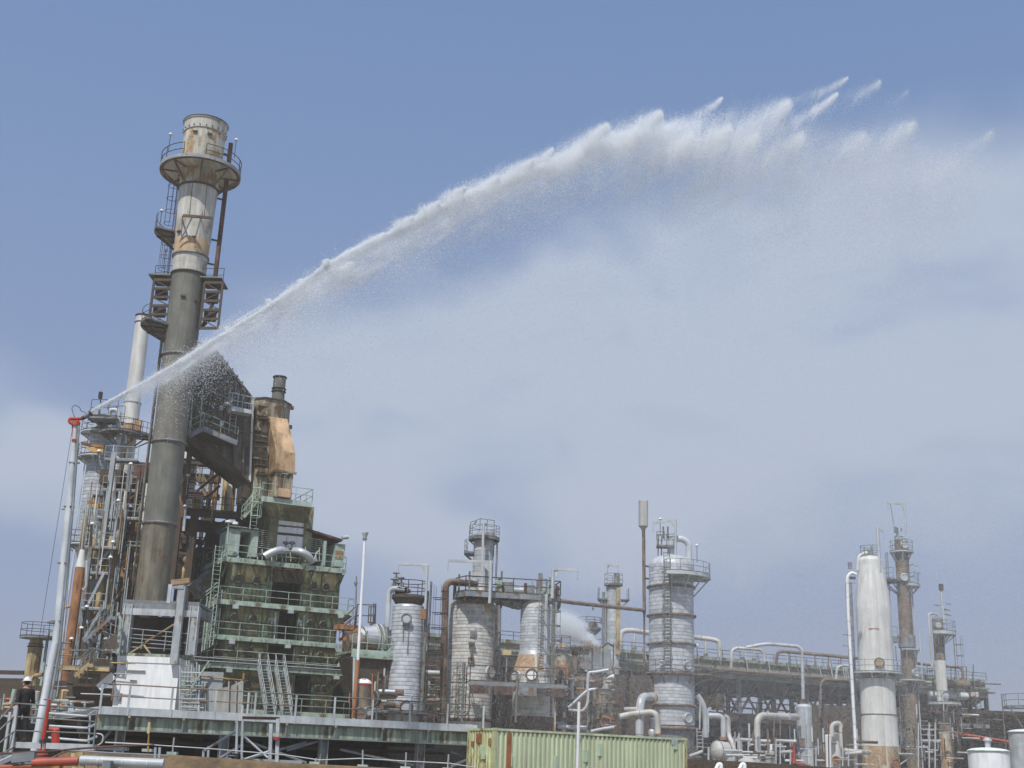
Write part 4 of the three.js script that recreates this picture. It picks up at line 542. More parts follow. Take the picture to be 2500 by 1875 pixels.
// ---------------------------------------------------------------- white pedestal block carrying the chimney, with its steel table
{
  const d = 86, PW = plane(at(285.7, 1616, d), 2), q = (x, y, o = 0) => PW.P(x * 0.24111, 1475 + y * 0.24111, o), g = (x, y, o = 0) => PW.P(350 + x * 0.24111, 1475 + y * 0.24111, o), e = (x, y, o = 0) => PW.P(100 + x * 0.24111, 1200 + y * 0.24111, o);
  const t = thing('pedestal', 'bright white painted block with a pale steel table frame under the chimney', 'pedestal', V(PW.P0.x, 0, PW.P0.z)), yb = q(1120, 1045).y, yt = q(1185, 585).y, a0 = PW.along(q(1165, 800)), a1 = PW.along(g(345, 800));
  const bx = (n, x0, x1, y0, y1, o0, o1, m) => part(t, n, PW.bx(x0, x1, y0, y1, o0, o1), m);
  bx('block', a0, a1, yb - 3, yt, -4.5, 0, M.white); bx('cornice', a0 - 0.05, a1 + 0.05, yt + 0.01, yt + 0.42, -4.6, 0.05, M.white); bx('cap_slab', a0 - 0.06, a1 + 0.2, yt + 0.43, yt + 0.62, -5, 0.04, M.greenDeck);
  for (const [x, y, w, h, m] of [[1245, 600, 0.3, 0.12, M.brown], [1372, 672, 1.3, 0.06, M.concrete], [1350, 770, 0.45, 0.04, M.concrete], [1210, 940, 0.22, 0.5, M.steel]]) { const p = q(x, y, 0.06); part(t, x > 1300 ? 'slot' : 'wall_lug', box(p, w, h, 0.14, PW.f), m); }
  const ty = e(1200, 1150).y, by = yt + 0.62, col = (x0, x1, m, o = 0.05) => bx('table_leg', PW.along(e(x0, 1300, o)), PW.along(e(x1, 1300, o)), by, ty, o - 0.5, o, m);
  col(842, 912, M.steelLight); col(1512, 1585, M.steelLight); col(860, 925, M.steelLight, -3.8); col(1500, 1570, M.steelLight, -3.8);
  for (const x of [838, 912, 1508, 1588]) bx('leg_flange', PW.along(e(x, 1300)) - 0.03, PW.along(e(x, 1300)) + 0.03, by, ty, -0.6, 0.16, M.galv);
  const A = PW.along(e(835, 1150)), B = PW.along(e(1600, 1190)); bx('table_beam', A, B, ty - 0.72, ty - 0.28, -0.1, 0.08, M.galv); bx('table_beam', A, B, ty - 0.28, ty + 0.12, -0.4, 0, M.steel); bx('table_top', A, B, ty + 0.13, ty + 0.3, -4.6, 0, M.steel); bx('table_beam', A, A + 0.3, ty - 0.6, ty, -4.4, -0.5, M.steel); bx('table_beam', B - 0.3, B, ty - 0.6, ty, -4.4, -0.5, M.steel);
  part(t, 'chimney_foot', lathe([[2.1, ty - 3.2], [2.1, ty - 2.4], [1.4, ty - 1.6], [1.3, ty - 0.2]], CH.x, CH.z + 2.5, 32), M.dark); for (const x of [1050, 1140, 1270]) { const p = e(x, 1245, -0.6); part(t, 'hanger_plate', box(p, 0.55, 0.4, 0.1, PW.f), x === 1140 ? M.brown : M.steelLight); }
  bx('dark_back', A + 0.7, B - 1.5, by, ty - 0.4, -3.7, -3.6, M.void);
  const cp = e(1385, 1400, 0.3), ct = e(1425, 930, 0.3); part(t, 'concrete_post', box(V(cp.x, (ct.y + q(1400, 600).y) / 2, cp.z), 0.5, ct.y - q(1400, 600).y, 0.5, PW.f), M.steelLight); const k0 = e(1325, 925, 0.4), k1 = e(1508, 905, 0.4); part(t, 'post_cap', beam(k0, k1, 0.5, 0.36), M.orange); part(t, 'post_cap', box(e(1400, 950, 0.4), 0.7, 0.5, 0.4, PW.f), M.steelLight);
  part(t, 'side_plate', beam(e(1312, 940, 1.2), e(1290, 1130, 1.2), 0.24, 0.2), M.galv);
  for (const [x0, y0, x1, y1] of [[1060, 1525, 1345, 1345], [860, 1659, 1040, 1550], [1040, 1550, 1120, 1659]]) part(t, 'brace', beam(e(x0, y0, -0.2), e(x1, y1, -0.2), 0.1), M.beige);
  for (const [k0, k1] of [[1440, 1478], [1515, 1565], [1568, 1600]]) part(t, 'railing', [rod(e(790, k0, -0.3), e(1430, k1, -0.3), 0.035)], M.steelLight);
  part(t, 'railing', rails([e(560, 1500, 0.6), e(780, 1575, 0), e(1480, 1640, 0)], 1.3, 1.6, 0.032, 0), M.steelLight); part(t, 'railing', rails([e(480, 1590, 1), e(790, 1640, 1)], 1.1, 1.2, 0.03), M.steelLight);
  part(t, 'swan_pipe', pipe([e(770, 1240, 0.8), e(810, 1300, 0.8), e(795, 1450, 0.8), e(780, 1659, 0.8)], 0.12, 0.8), M.paleGreen);
  // instrument piping on the right of the block
  for (let i = 0; i < 16; i++) { const x = 372 + i * 13, p = g(x, rr(560, 760), rr(0.2, 0.6)); part(t, 'instrument_pipe', rod(p, g(x - 8, 1070, 0.8), rr(0.03, 0.06), 5), [M.galv, M.steelLight, M.greenRail][i % 3]); }
  for (let i = 0; i < 9; i++) { const y = 690 + i * 44; part(t, 'instrument_pipe', rod(g(380, y, 1), g(rr(470, 640), y + 8, 1), rr(0.03, 0.05), 5), [M.galv, M.steelLight][i % 2]); }
  part(t, 'instrument_panel', box(g(590, 940, 0.3), 2.6, 3.3, 0.12, PW.f), M.steelLight); for (const x of [530, 605, 640]) part(t, 'panel_post', rod(g(x, 1080, 0.6), g(x, 800, 0.6), 0.04), M.railDark);
  part(t, 'hatch_cover', prism([g(710, 850, 0.8), g(860, 840, 0.8), g(1005, 770, 0.8), g(990, 1110, 0.8), g(700, 1100, 0.8)], PW.n, 0.2), M.concrete); for (const x of [855, 930, 995]) part(t, 'panel_post', beam(g(x, 1110, 1), g(x + 12, 780, 1), 0.09), M.steelLight);
  part(t, 'diagonal_post', beam(g(470, 880, 1), g(665, 575, 1), 0.16, 0.1), M.greenRail); part(t, 'gas_line', rod(g(490, 720, 0.5), g(1020, 770, 0.5), 0.05), M.ochreSteel); part(t, 'gas_line', rod(g(1010, 770, 0.6), g(1020, 700, 0.6), 0.08), M.ochreSteel);
  // service walk to the left with its steps
  const w0 = q(640, 655, 0.3), w1 = q(1150, 655, 0.3); w1.y = w0.y; part(t, 'walk', box(w0.clone().lerp(w1, 0.5), w0.distanceTo(w1), 0.2, 2, PW.f), M.brown); part(t, 'walk_edge', beam(PW.move(w0, 0, 0, 1), PW.move(w1, 0, 0, 1), 0.06, 0.25), M.beige); part(t, 'railing', rails([PW.move(w0, 0, 0.1, 1), PW.move(w1, 0, 0.1, 1)], 1.1, 1.0, 0.03), M.rail);
  stair(t, q(790, 740, 1.8), q(940, 610, 1.8), 0.8, PW.n, M.beige, M.rail); stair(t, q(880, 390, 1.2), q(1170, 130, 1.2), 0.8, PW.n, M.steel, M.rail); part(t, 'ramp_plate', beam(q(1000, 850, 0.6), q(1150, 720, 0.6), 0.15, 0.5), M.white);
  for (let i = 0; i < 26; i++) { const x = rr(560, 1140), y = rr(380, 980), L = rr(0.5, 2.6), p = q(x, y, rr(-1, 1.5)); part(t, 'instrument_pipe', i % 2 ? rod(p, p.clone().add(V(0, L, 0)), rr(0.03, 0.07), 5) : rod(p, p.clone().add(V(L * 0.8, 0, 0)), rr(0.03, 0.06), 5), [M.galv, M.rail, M.pipeBrown, M.steel, M.beige][i % 5]); }
  for (const [x, y] of [[870, 820], [1000, 690]]) part(t, 'pump_box', box(q(x, y, -2), 2.2, 1.6, 1.2, PW.f), M.dark);
}
// tanks, pumps and low pipes behind the operator
for (const [x, y0, y1, w, d, m, n, lab] of [[545, 880, 1040, 60, 80, M.greenDeck, 'pump_motor', 'small green upright motor behind the red hydrant handle'], [655, 880, 1080, 85, 82, M.beige, 'lagged_drum', 'short ribbed beige drum between the white pole and the white block'], [375, 890, 1120, 60, 70, M.concrete, 'lagged_drum', 'pale capped drum half hidden between the worker and the white pole']]) {
  const p = cF(x, y0, d), b = cF(x, y1 + 200, d), R = w / 2 * 0.24111 * scl(p), t = thing(n, lab, n === 'pump_motor' ? 'motor' : 'drum', b); part(t, 'body', cyl(p.x, b.y, p.z, R, R, p.y - b.y, 24), m); part(t, 'cap', dome(p.x, p.y, p.z, R, 0.4, 24), m); for (let k = 1; k < 5; k++) part(t, 'rib', torus(p.x, p.y - k * 0.6, p.z, R + 0.02, 0.035, 24), m);
}
{
  const t = thing('pipe_rack', 'low tangle of small grey pipes and valves behind the worker platform', 'pipes', cF(600, 1200, 70));
  for (let i = 0; i < 46; i++) { const x = rr(0, 900), y = rr(900, 1230), L = rr(0.5, 3), p = cF(x, y, rr(66, 82)); part(t, 'pipe', i % 3 ? rod(p, p.clone().add(V(L, 0, 0)), rr(0.04, 0.13), 6) : rod(p, p.clone().add(V(0, -L, 0)), rr(0.04, 0.1), 6), [M.galv, M.steel, M.pipeBrown, M.concrete, M.rail, M.galv, M.redPale][i % 7]); }
  for (let i = 0; i < 12; i++) { const p = cF(rr(250, 880), rr(1080, 1220), rr(66, 74)); part(t, 'valve', [rod(p, p.clone().add(V(0, 0.5, 0)), 0.06), torus(p.x, p.y + 0.5, p.z, 0.2, 0.04, 10), box(p, 0.4, 0.35, 0.3)], i % 4 ? M.galv : M.steel); }
  for (const [x0, x1, y, d] of [[0, 420, 770, 110], [0, 240, 690, 112], [-60, 440, 840, 105], [540, 800, 800, 90], [560, 760, 870, 90]]) part(t, 'beam', beam(cF(x0, y, d), cF(x1, y + (x1 - x0) * 0.02, d), 0.3, y === 840 ? 1.0 : 0.35), y === 690 ? M.railDark : M.dark);
  for (const [x0, y0, x1, y1, d] of [[150, 860, 110, 1010, 60], [30, 1020, 130, 1005, 62]]) part(t, 'pipe', rod(cF(x0, y0, d), cF(x1, y1, d), 0.1), y0 > 1000 ? M.orange : M.greenRail);
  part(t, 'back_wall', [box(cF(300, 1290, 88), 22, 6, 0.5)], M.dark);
}
// ---------------------------------------------------------------- the raised main deck
const PD = plane(at(415, 1738, 58), 27);
{
  const yk = PD.P0.y, fx = (x, o = 0) => PD.along(PD.P(x, 1750, o)), a0 = fx(241), a1 = fx(1166), t = thing('raised_deck', 'long raised concrete and steel deck with handrail, green web beam and dark space below', 'deck', PD.pt(0, 0));
  const bx = (n, x0, x1, y0, y1, o0, o1, m) => part(t, n, PD.bx(x0, x1, y0, y1, o0, o1), m);
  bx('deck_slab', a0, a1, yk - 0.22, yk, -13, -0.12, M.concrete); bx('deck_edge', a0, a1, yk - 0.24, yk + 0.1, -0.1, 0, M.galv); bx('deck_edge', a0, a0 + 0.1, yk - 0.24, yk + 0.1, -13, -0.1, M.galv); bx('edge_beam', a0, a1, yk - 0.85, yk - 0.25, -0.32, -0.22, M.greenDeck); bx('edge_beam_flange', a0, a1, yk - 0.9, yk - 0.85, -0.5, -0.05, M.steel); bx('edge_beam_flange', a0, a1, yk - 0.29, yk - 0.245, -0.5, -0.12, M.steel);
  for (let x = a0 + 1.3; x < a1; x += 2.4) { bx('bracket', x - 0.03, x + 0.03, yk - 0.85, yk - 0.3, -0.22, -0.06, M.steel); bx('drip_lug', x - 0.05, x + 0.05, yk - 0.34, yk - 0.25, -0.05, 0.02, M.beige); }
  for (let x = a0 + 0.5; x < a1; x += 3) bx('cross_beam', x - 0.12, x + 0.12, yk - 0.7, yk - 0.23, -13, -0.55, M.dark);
  for (const x of [305, 560, 804, 1040]) { const s = fx(x); bx('column', s - 0.16, s + 0.16, 0, yk - 0.91, -0.6, -0.5, M.steel); bx('column_flange', s - 0.19, s - 0.16, 0, yk - 0.91, -0.75, -0.35, M.steelLight); bx('column_flange', s + 0.16, s + 0.19, 0, yk - 0.91, -0.75, -0.35, M.steelLight); for (const o of [-5, -10]) bx('column', s - 0.16, s + 0.16, 0, yk - 0.75, o - 0.2, o, M.dark); }
  for (const [x0, y0, x1, y1] of [[246, 1812, 292, 1758], [598, 1853, 748, 1812], [600, 1808, 748, 1862], [700, 1832, 775, 1810], [1100, 1835, 1165, 1860], [1100, 1872, 1165, 1842], [830, 1830, 1010, 1868]]) part(t, 'brace', beam(PD.P(x0, y0, -0.4), PD.P(x1, y1, -0.4), 0.12, 0.1), M.steel);
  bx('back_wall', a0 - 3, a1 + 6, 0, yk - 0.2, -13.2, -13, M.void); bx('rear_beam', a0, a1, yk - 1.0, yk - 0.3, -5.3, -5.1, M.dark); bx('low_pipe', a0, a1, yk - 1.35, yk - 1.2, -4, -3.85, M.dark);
  // handrail, each length between posts as a piece
  const xs = [241, 310, 415, 522, 620, 720, 815, 908, 1000, 1092, 1180].map((x) => fx(x)); for (let i = 0; i < xs.length - 1; i++) part(t, 'railing', rails([PD.pt(xs[i], yk, -0.06), PD.pt(xs[i + 1], yk, -0.06)], 1.07, 9, 0.032, 0), i < 4 ? M.pipeBrown : M.rail); for (const x of xs) part(t, 'rail_post', PD.bx(x - 0.045, x + 0.045, yk - 0.25, yk + 1.05, 0.005, 0.03), M.galv);
  for (const [x, h] of [[605, 0.5], [618, 1.1], [497, 0.4]]) part(t, 'standpipe', rod(PD.pt(fx(x), yk, -1), PD.pt(fx(x), yk + h, -1), 0.06), M.galv);
  // lower stair with its landing, coming down towards the viewer
  const g = (x, y, d) => cG(x, y, d), t2 = thing('deck_stair', 'grey steel stair with sloping handrails climbing to the raised deck', 'stair', g(800, 1640, 52).setY(0));
  for (const [x0, y0, x1, y1] of [[610, 1490, 945, 1280], [640, 1640, 1000, 1425], [830, 1670, 1010, 1560]]) part(t2, 'handrail', rod(g(x0, y0, 52), g(x1, y1, 54), 0.055, 8), M.steel);
  for (const [x, y0, y1] of [[605, 1670, 1480], [655, 1670, 1440], [945, 1600, 1190], [1000, 1600, 1170]]) part(t2, 'post', beam(g(x - 6, y0, 53), g(x + 6, y1, 53), 0.09), M.steelLight);
  part(t2, 'landing_beam', beam(g(1010, 1150, 54), g(1372, 1158, 55), 0.14, 0.12), M.brown); for (const [x, a, b] of [[1290, 1210, 1580], [1360, 1160, 1600]]) part(t2, 'post', beam(g(x - 8, b, 54.5), g(x + 4, a, 54.5), 0.14), M.galv); part(t2, 'red_clamp', [rod(g(1352, 1375, 54.4), g(1353, 1345, 54.4), 0.14, 12)], M.red);
  for (const [x0, y0, x1, y1] of [[1010, 1575, 1270, 1490], [1010, 1330, 1260, 1555]]) part(t2, 'brace', rod(g(x0, y0, 54), g(x1, y1, 54), 0.05), M.galv);
  for (let i = 0; i < 8; i++) part(t2, 'tread', box(g(700 + i * 36, 1690 - i * 26, 53), 0.25, 0.04, 0.9), M.steel); part(t2, 'sill_beam', beam(g(1000, 1580, 54), g(1600, 1605, 55), 0.14, 0.16), M.steelLight);
}
// cable handrail and earth bank in front of the deck
{
  const t = thing('cable_fence', 'thin cable handrail on short posts along the bank below the raised deck', 'fence', cG(900, 1600, 46).setY(0)), P = [cG(-20, 1418, 47), cG(690, 1465, 47), cH(-10, 1528, 46), cH(330, 1578, 46), cH(750, 1562, 46), cH(1210, 1590, 46), cH(1650, 1612, 46), cJ(250, 1655, 46)];
  for (let i = 0; i < P.length - 1; i++) part(t, 'cable', rod(P[i], P[i + 1], 0.022, 6), M.galv);
  for (const [p, q] of [[cH(770, 1640, 46), cH(770, 1475, 46)], [cH(1203, 1659, 46), cH(1210, 1500, 46)], [cG(45, 1480, 47), cG(62, 1195, 47)], [cG(295, 1510, 47), cG(312, 1350, 47)], [cH(285, 1610, 46), cH(305, 1560, 46)], [cH(1630, 1670, 46), cH(1640, 1520, 46)]]) { part(t, 'post', rod(p, q, 0.03, 8), M.steelLight); part(t, 'post_foot', box(p, 0.35, 0.1, 0.3), M.paleGreen); }
  const b = [cF(640, 1475, 44), cG(300, 1525, 44), cH(0, 1605, 44), cH(700, 1640, 44), cH(1659, 1690, 44), cJ(400, 1760, 44)];
  struct('earth_bank_terrain', [facets(b.slice(0, -1).map((p, i) => [V(p.x, -0.1, -40), V(b[i + 1].x, -0.1, -40), b[i + 1], p])), facets(b.slice(0, -1).map((p, i) => [p, b[i + 1], b[i + 1].clone().add(V(0, -0.6, -4)), p.clone().add(V(0, -0.6, -4))]))], mat([112, 92, 66], { r: 0.95, n: 0.5, T: 3 }));
}
// ---------------------------------------------------------------- worker platform with guard rails
const DP = 36;
{
  const f = (x, y, o = 0) => cF(x, y, DP + o), A = f(135, 1420), B = f(975, 1440); B.y = A.y; const t = thing('worker_platform', 'grey steel platform with pipe guard rails where the worker stands', 'platform', V(A.x, 0, A.z)), w = B.x - A.x, yk = f(135, 1400).y;
  part(t, 'deck', box(V((A.x + B.x) / 2, yk - 0.06, -DP - 1.6), w, 0.1, 3.2), M.steelLight); part(t, 'deck_edge', box(V((A.x + B.x) / 2, yk - 0.06, -DP), w, 0.16, 0.04), M.galv);
  for (const x of [A.x + 0.4, B.x - 0.6]) part(t, 'support_leg', [box(V(x, yk / 2 - 0.1, -DP - 0.3), 0.18, yk - 0.2, 0.18)], M.steel);
  part(t, 'corner_post', beam(f(105, 1515, -0.1), f(165, 1030, -0.1), 0.1, 0.08), M.galv);
  for (const [a, b, c, e] of [[150, 1003, 1000, 1065], [175, 1140, 985, 1192], [160, 1280, 985, 1312]]) part(t, 'guard_rail', rod(f(a, b, -0.1), f(c, e, -0.1), 0.02, 8), M.rail); part(t, 'rail_loop', pipe([f(980, 1310, -0.1), f(1045, 1320, -0.1), f(1040, 1400, -0.1), f(990, 1430, -0.1)], 0.02, 0.15, 8), M.galv);
  part(t, 'post', rod(f(945, 1440, -0.1), f(985, 1070, -0.1), 0.025, 8), M.steel); part(t, 'post', rod(f(895, 1440, 2.6), f(912, 1120, 2.6), 0.03, 8), M.galv);
  for (const [x, a, b, c] of [[490, 1105, 1135, 1070], [500, 1232, 1255, 1212], [490, 1352, 1385, 1340]]) part(t, 'rear_rail', pipe([f(x, a, 2.6), f(885, b, 2.6), f(975, c, 0.4)], 0.034, 0.2, 8), M.galv);
  for (const [x, a, b] of [[0, 1165, 1003], [0, 1265, 1130], [0, 1390, 1280], [0, 1510, 1440]]) part(t, 'stair_rail', rod(f(-60, a + 60, -0.6), f(150, b, -0.1), 0.022, 8), M.steel);
  part(t, 'stair_stringer', beam(f(-40, 1625, -0.6), f(125, 1550, -0.2), 0.08, 0.12), M.galv); for (let i = 0; i < 4; i++) part(t, 'step', box(f(-20 + i * 40, 1620 - i * 22, 0.3), 0.28, 0.05, 0.9), M.steel);
  part(t, 'grating_panel', box(f(225, 1585, 0.5), 1.2, 0.4, 0.1), M.steel);
}
// red hydrant and the big pipes at the foot of the picture
{
  const f = (x, y) => cF(x, y, 34), t = thing('hydrant', 'orange red hydrant post with a T handle in front of the worker platform', 'hydrant', f(420, 1500));
  part(t, 'stem', [sweep([f(432, 1400), f(468, 1180), f(497, 975)], (k) => 0.055 - 0.02 * k, 12)], M.red); part(t, 'handle', rod(f(443, 965), f(548, 968), 0.018, 8), M.red); part(t, 'yoke', [beam(f(420, 1400), f(418, 1480), 0.03), beam(f(458, 1400), f(455, 1480), 0.03)], M.red); part(t, 'packing', rod(f(434, 1370), f(432, 1410), 0.085, 12), M.railDark); part(t, 'stem_rod', rod(f(438, 1400), f(436, 1500), 0.015), M.galv);
  part(t, 'bonnet', rod(f(420, 1480), f(418, 1525), 0.12, 14), M.redPale); part(t, 'flange', rod(f(422, 1512), f(422, 1535), 0.16, 18), M.redPale); part(t, 'valve_body', [sweep([f(425, 1535), f(405, 1620)], 0.14, 14)], M.redPale); part(t, 'side_flange', rod(f(345, 1590), f(380, 1597), 0.17, 16), M.redPale);
  const b = thing('hydrant', 'stout red hydrant barrel with side outlet behind the guard rails', 'hydrant', cF(562, 1410, 37.5)), r = (x, y) => cF(x, y, 37.5); part(b, 'barrel', rod(r(562, 1410), r(562, 1280), 0.115, 16), M.red); part(b, 'cap', [dome(r(562, 1280).x, r(562, 1280).y, r(562, 1280).z, 0.115, 0.5, 16)], M.red); part(b, 'outlet', rod(r(500, 1265), r(600, 1270), 0.06, 12), M.red);
}
{
  const f = (x, y) => cF(x, y, 33);
  const t = thing('fire_main', 'thick red fire water pipe lying along the bottom edge', 'pipe', f(500, 1640)); part(t, 'pipe', sweep([f(330, 1605), f(800, 1585)], 0.115, 18), M.redPale); part(t, 'pipe', sweep([f(-60, 1650), f(340, 1640)], 0.05, 12), M.redPale); part(t, 'strap', [beam(f(785, 1500), f(795, 1680), 0.1, 0.3)], M.beige);
  const s = thing('silver_main', 'thick silver clad pipe continuing from the red fire pipe along the bottom edge', 'pipe', f(1200, 1620)); part(s, 'pipe', sweep([f(815, 1580), f(1660, 1618)], 0.12, 18), M.galv); part(s, 'support', box(f(1110, 1690), 0.2, 0.5, 0.7), M.steel); for (const x of [1000, 1250, 1500]) part(s, 'clad_seam', rod(f(x - 4, 1588 + (x - 815) * 0.046), f(x + 4, 1588 + (x - 815) * 0.046), 0.139, 18), M.galv);
  const k = thing('pipe_barrier', 'bent dark handrail pipe low in front of the red and silver pipes', 'handrail', f(700, 1659)); part(k, 'rail', pipe([f(-40, 1515), f(560, 1490), f(760, 1465), f(1120, 1440), f(1560, 1425)], 0.026, 0.4, 8), M.brown); part(k, 'rail', pipe([f(380, 1630), f(640, 1500), f(730, 1478), f(1000, 1500), f(1700, 1535)], 0.022, 0.4, 8), M.steel); for (const x of [1565, 1608]) part(k, 'post', beam(f(x, 1660), f(x + 10, 1450), 0.055), M.steelLight); part(k, 'rail', rod(f(1065, 1400), f(1560, 1425), 0.022), M.galv); part(k, 'post', rod(f(1500, 1500), f(1510, 1210), 0.022), M.ochreSteel); part(k, 'post_head', beam(f(1502, 1310), f(1514, 1195), 0.06), M.beige);
  const w = thing('boarded_ledge', 'brown plank edge under the red pipe at the bottom corner', 'ledge', f(200, 1700)); part(w, 'plank', beam(f(-60, 1670), f(620, 1655), 0.3, 0.08), M.ochreSteel); part(w, 'plank', beam(f(130, 1560), f(360, 1540), 0.2, 0.22), M.steel);
}
// ---------------------------------------------------------------- elevated water cannon
const NZ = cB(512, 655, 44);
{
  const d = 44, b = cF(425, 1130, d).setY(0), t = thing('water_cannon', 'tall white telescopic pole with red elbow pipe and nozzle spraying water', 'water cannon', b), P = [cF(432, 1080, d), cF(563, 400, d), cB(290, 1520, d), cB(330, 1060, d), cB(352, 780, d)];
  part(t, 'pole_section', sweep([P[0].clone().lerp(P[1], -0.6), P[0], P[1]], 0.15, 16), M.poleWhite); part(t, 'pole_section', sweep([P[1], P[2]], 0.125, 16), M.poleWhite); part(t, 'pole_section', sweep([P[2], P[3]], 0.105, 16), M.poleWhite); part(t, 'pole_section', sweep([P[3], P[4]], 0.085, 14), M.poleWhite);
  for (const [x, y] of [[530, 185], [0, 0]]) if (x) part(t, 'collar', rod(cF(528, 195, d), cF(530, 180, d), 0.18, 16), M.steel);
  part(t, 'red_band', rod(cB(347, 945, d), cB(349, 925, d), 0.13, 14), M.red); part(t, 'grey_conduit', sweep([cF(495, 1080, d - 0.1), cF(610, 400, d - 0.1), cB(325, 1600, d - 0.1), cB(372, 950, d - 0.1), cB(385, 790, d - 0.1)], 0.045, 8), M.steel);
  for (const k of [0.15, 0.3, 0.5, 0.7, 0.86]) { const p = P[0].clone().lerp(P[4], k); part(t, 'conduit_clip', box(p.clone().add(V(0.12, 0, 0.05)), 0.36, 0.05, 0.12), M.steel); } part(t, 'cross_arm', rod(cD(210, 180, d), cD(325, 180, d), 0.02, 5), M.railDark);
  for (const s of [-0.25, 0.28]) part(t, 'guy_wire', rod(P[4].clone().add(V(s * 0.4, 0, 0)), P[0].clone().add(V(s * 2, 0, 0)), 0.008, 4), M.railDark);
  part(t, 'swivel', rod(cB(350, 785, d), cB(358, 745, d), 0.15, 14), M.redPale); part(t, 'elbow', pipe([cB(372, 770, d), cB(372, 740, d), cB(330, 775, d), cB(285, 740, d), cB(300, 712, d), cB(345, 715, d), cB(395, 715, d), cB(425, 708, d)], 0.066, 0.25, 12), M.red);
  part(t, 'nozzle_pipe', sweep([cB(418, 712, d), cB(445, 695, d)], 0.075, 12), M.railDark); part(t, 'nozzle', [sweep([cB(440, 698, d), cB(490, 665, d), NZ], (k) => 0.085 - 0.012 * k, 14)], M.steel); part(t, 'nozzle_tip', [sweep([cB(495, 665, d), NZ], 0.11, 14)], M.brown);
  part(t, 'hose_loop', sweep(bends([cB(372, 770, d), cB(325, 660, d), cB(310, 600, d), cB(345, 575, d), cB(395, 600, d), cB(405, 640, d), cB(440, 645, d), cB(470, 680, d)], 0.5, 8), 0.012, 6), M.railDark);
  part(t, 'top_stay', [rod(cB(318, 790, d), cB(330, 735, d), 0.03), rod(cB(318, 790, d), cB(318, 900, d), 0.02)], M.redPale);
}
// ---------------------------------------------------------------- process towers, from the heater building towards the vent stack
const AL = [M.alu, M.aluB, M.aluC], AR = [M.aluRust, M.aluRustB, M.aluRustC, M.aluRustB];
{ // A
  const d = 95, c = cI(305, 1100, d), X = c.x, Z = c.z, Y = (k) => cI(305, k, d).y, R = rad(993, 1600, 78, d);
  const t = thing('distillation_tower', 'silver banded tower with dark ring platform, jib and silver side pipe nearest the heater building', 'tower', V(X, 0, Z));
  part(t, 'skirt', cyl(X, 0, Z, R, R, Y(1640)), M.aluB); bands(t, X, Z, R, Y(1640), Y(775), 27, AL); part(t, 'head', dome(X, Y(775), Z, R, 0.32), M.shiny);
  part(t, 'platform', arcDeck(X, Y(690), Z, 0.2, R + 0.12, 0, 2 * PI, 0.15), M.railDark); part(t, 'platform_skirt', lathe([[R * 0.86, Y(745)], [R + 0.1, Y(700)]], X, Z), M.dark); part(t, 'railing', arcRails(X, Y(690), Z, R + 0.08, 0, 2 * PI, 1.15, 1.1, 0.035), M.railDark); part(t, 'neck', cyl(X, Y(775), Z, R * 0.7, R * 0.7, Y(695) - Y(775)), M.dark);
  part(t, 'vapour_pipe', pipe([cI(300, 628, d - 1), cI(165, 612, d - 0.5), cI(150, 930, d - 0.5)], 0.2, 0.7, 14), M.aluC); for (const [x, y] of [[205, 570], [225, 520], [265, 560], [240, 600], [290, 640]]) part(t, 'valve', [rod(cI(x, y + 60, d), cI(x, y - 25, d), 0.07), torus(cI(x, y - 25, d).x, cI(x, y - 25, d).y, cI(x, y - 25, d).z, 0.22, 0.05, 12), box(cI(x, y + 30, d), 0.35, 0.4, 0.35)], M.steel);
  part(t, 'drum', rod(cI(210, 650, d - 0.5), cI(340, 640, d - 0.5), 0.14, 12), M.brown);
  const p = cI(455, 850, d - 0.8); davit(t, p, cI(470, 428, d - 0.8).y, cI(238, 414, d - 0.8).sub(cI(470, 420, d - 0.8)).setY(0), M.galv, 0.1); part(t, 'rust_plate', box(cI(443, 825, d - 1), 0.38, 0.75, 0.2), M.rustCol);
  const la = 1.45, lf = pol(X, Y(1600), Z, R + 0.45, la); part(t, 'ladder', ladder(lf, Y(560), la, 0.5, 0.04), M.railDark); part(t, 'ladder_cage', cage(pol(X, Y(1200), Z, R + 0.5, la), Y(1180), Y(590), la, 0.55, 0.03), M.railDark); part(t, 'riser_pipe', rod(V(lf.x - 0.25, 0, lf.z + 0.2), V(lf.x - 0.25, Y(640), lf.z + 0.2), 0.14, 8), M.rail);
  manway(t, X, Z, R, Y(880), 0.0, 0.34, M.steel); part(t, 'pipe', rod(pol(X, Y(900), Z, R + 0.1, 0.15), pol(X, Y(1150), Z, R + 0.1, 0.15), 0.04), M.steel); part(t, 'pipe', rod(pol(X, Y(900), Z, R + 0.1, -0.15), pol(X, Y(1050), Z, R + 0.1, -0.15), 0.04), M.steel); manway(t, X, Z, R, Y(1590), 0.25, 0.45, M.railDark); manway(t, X, Z, R, Y(1530), -1.1, 0.45, M.pipeBrown);
  platform(t, X, Z, Y(1625), R, R + 1.2, -1.4, 1.5, { mr: M.railDark, brackets: 3 });
}
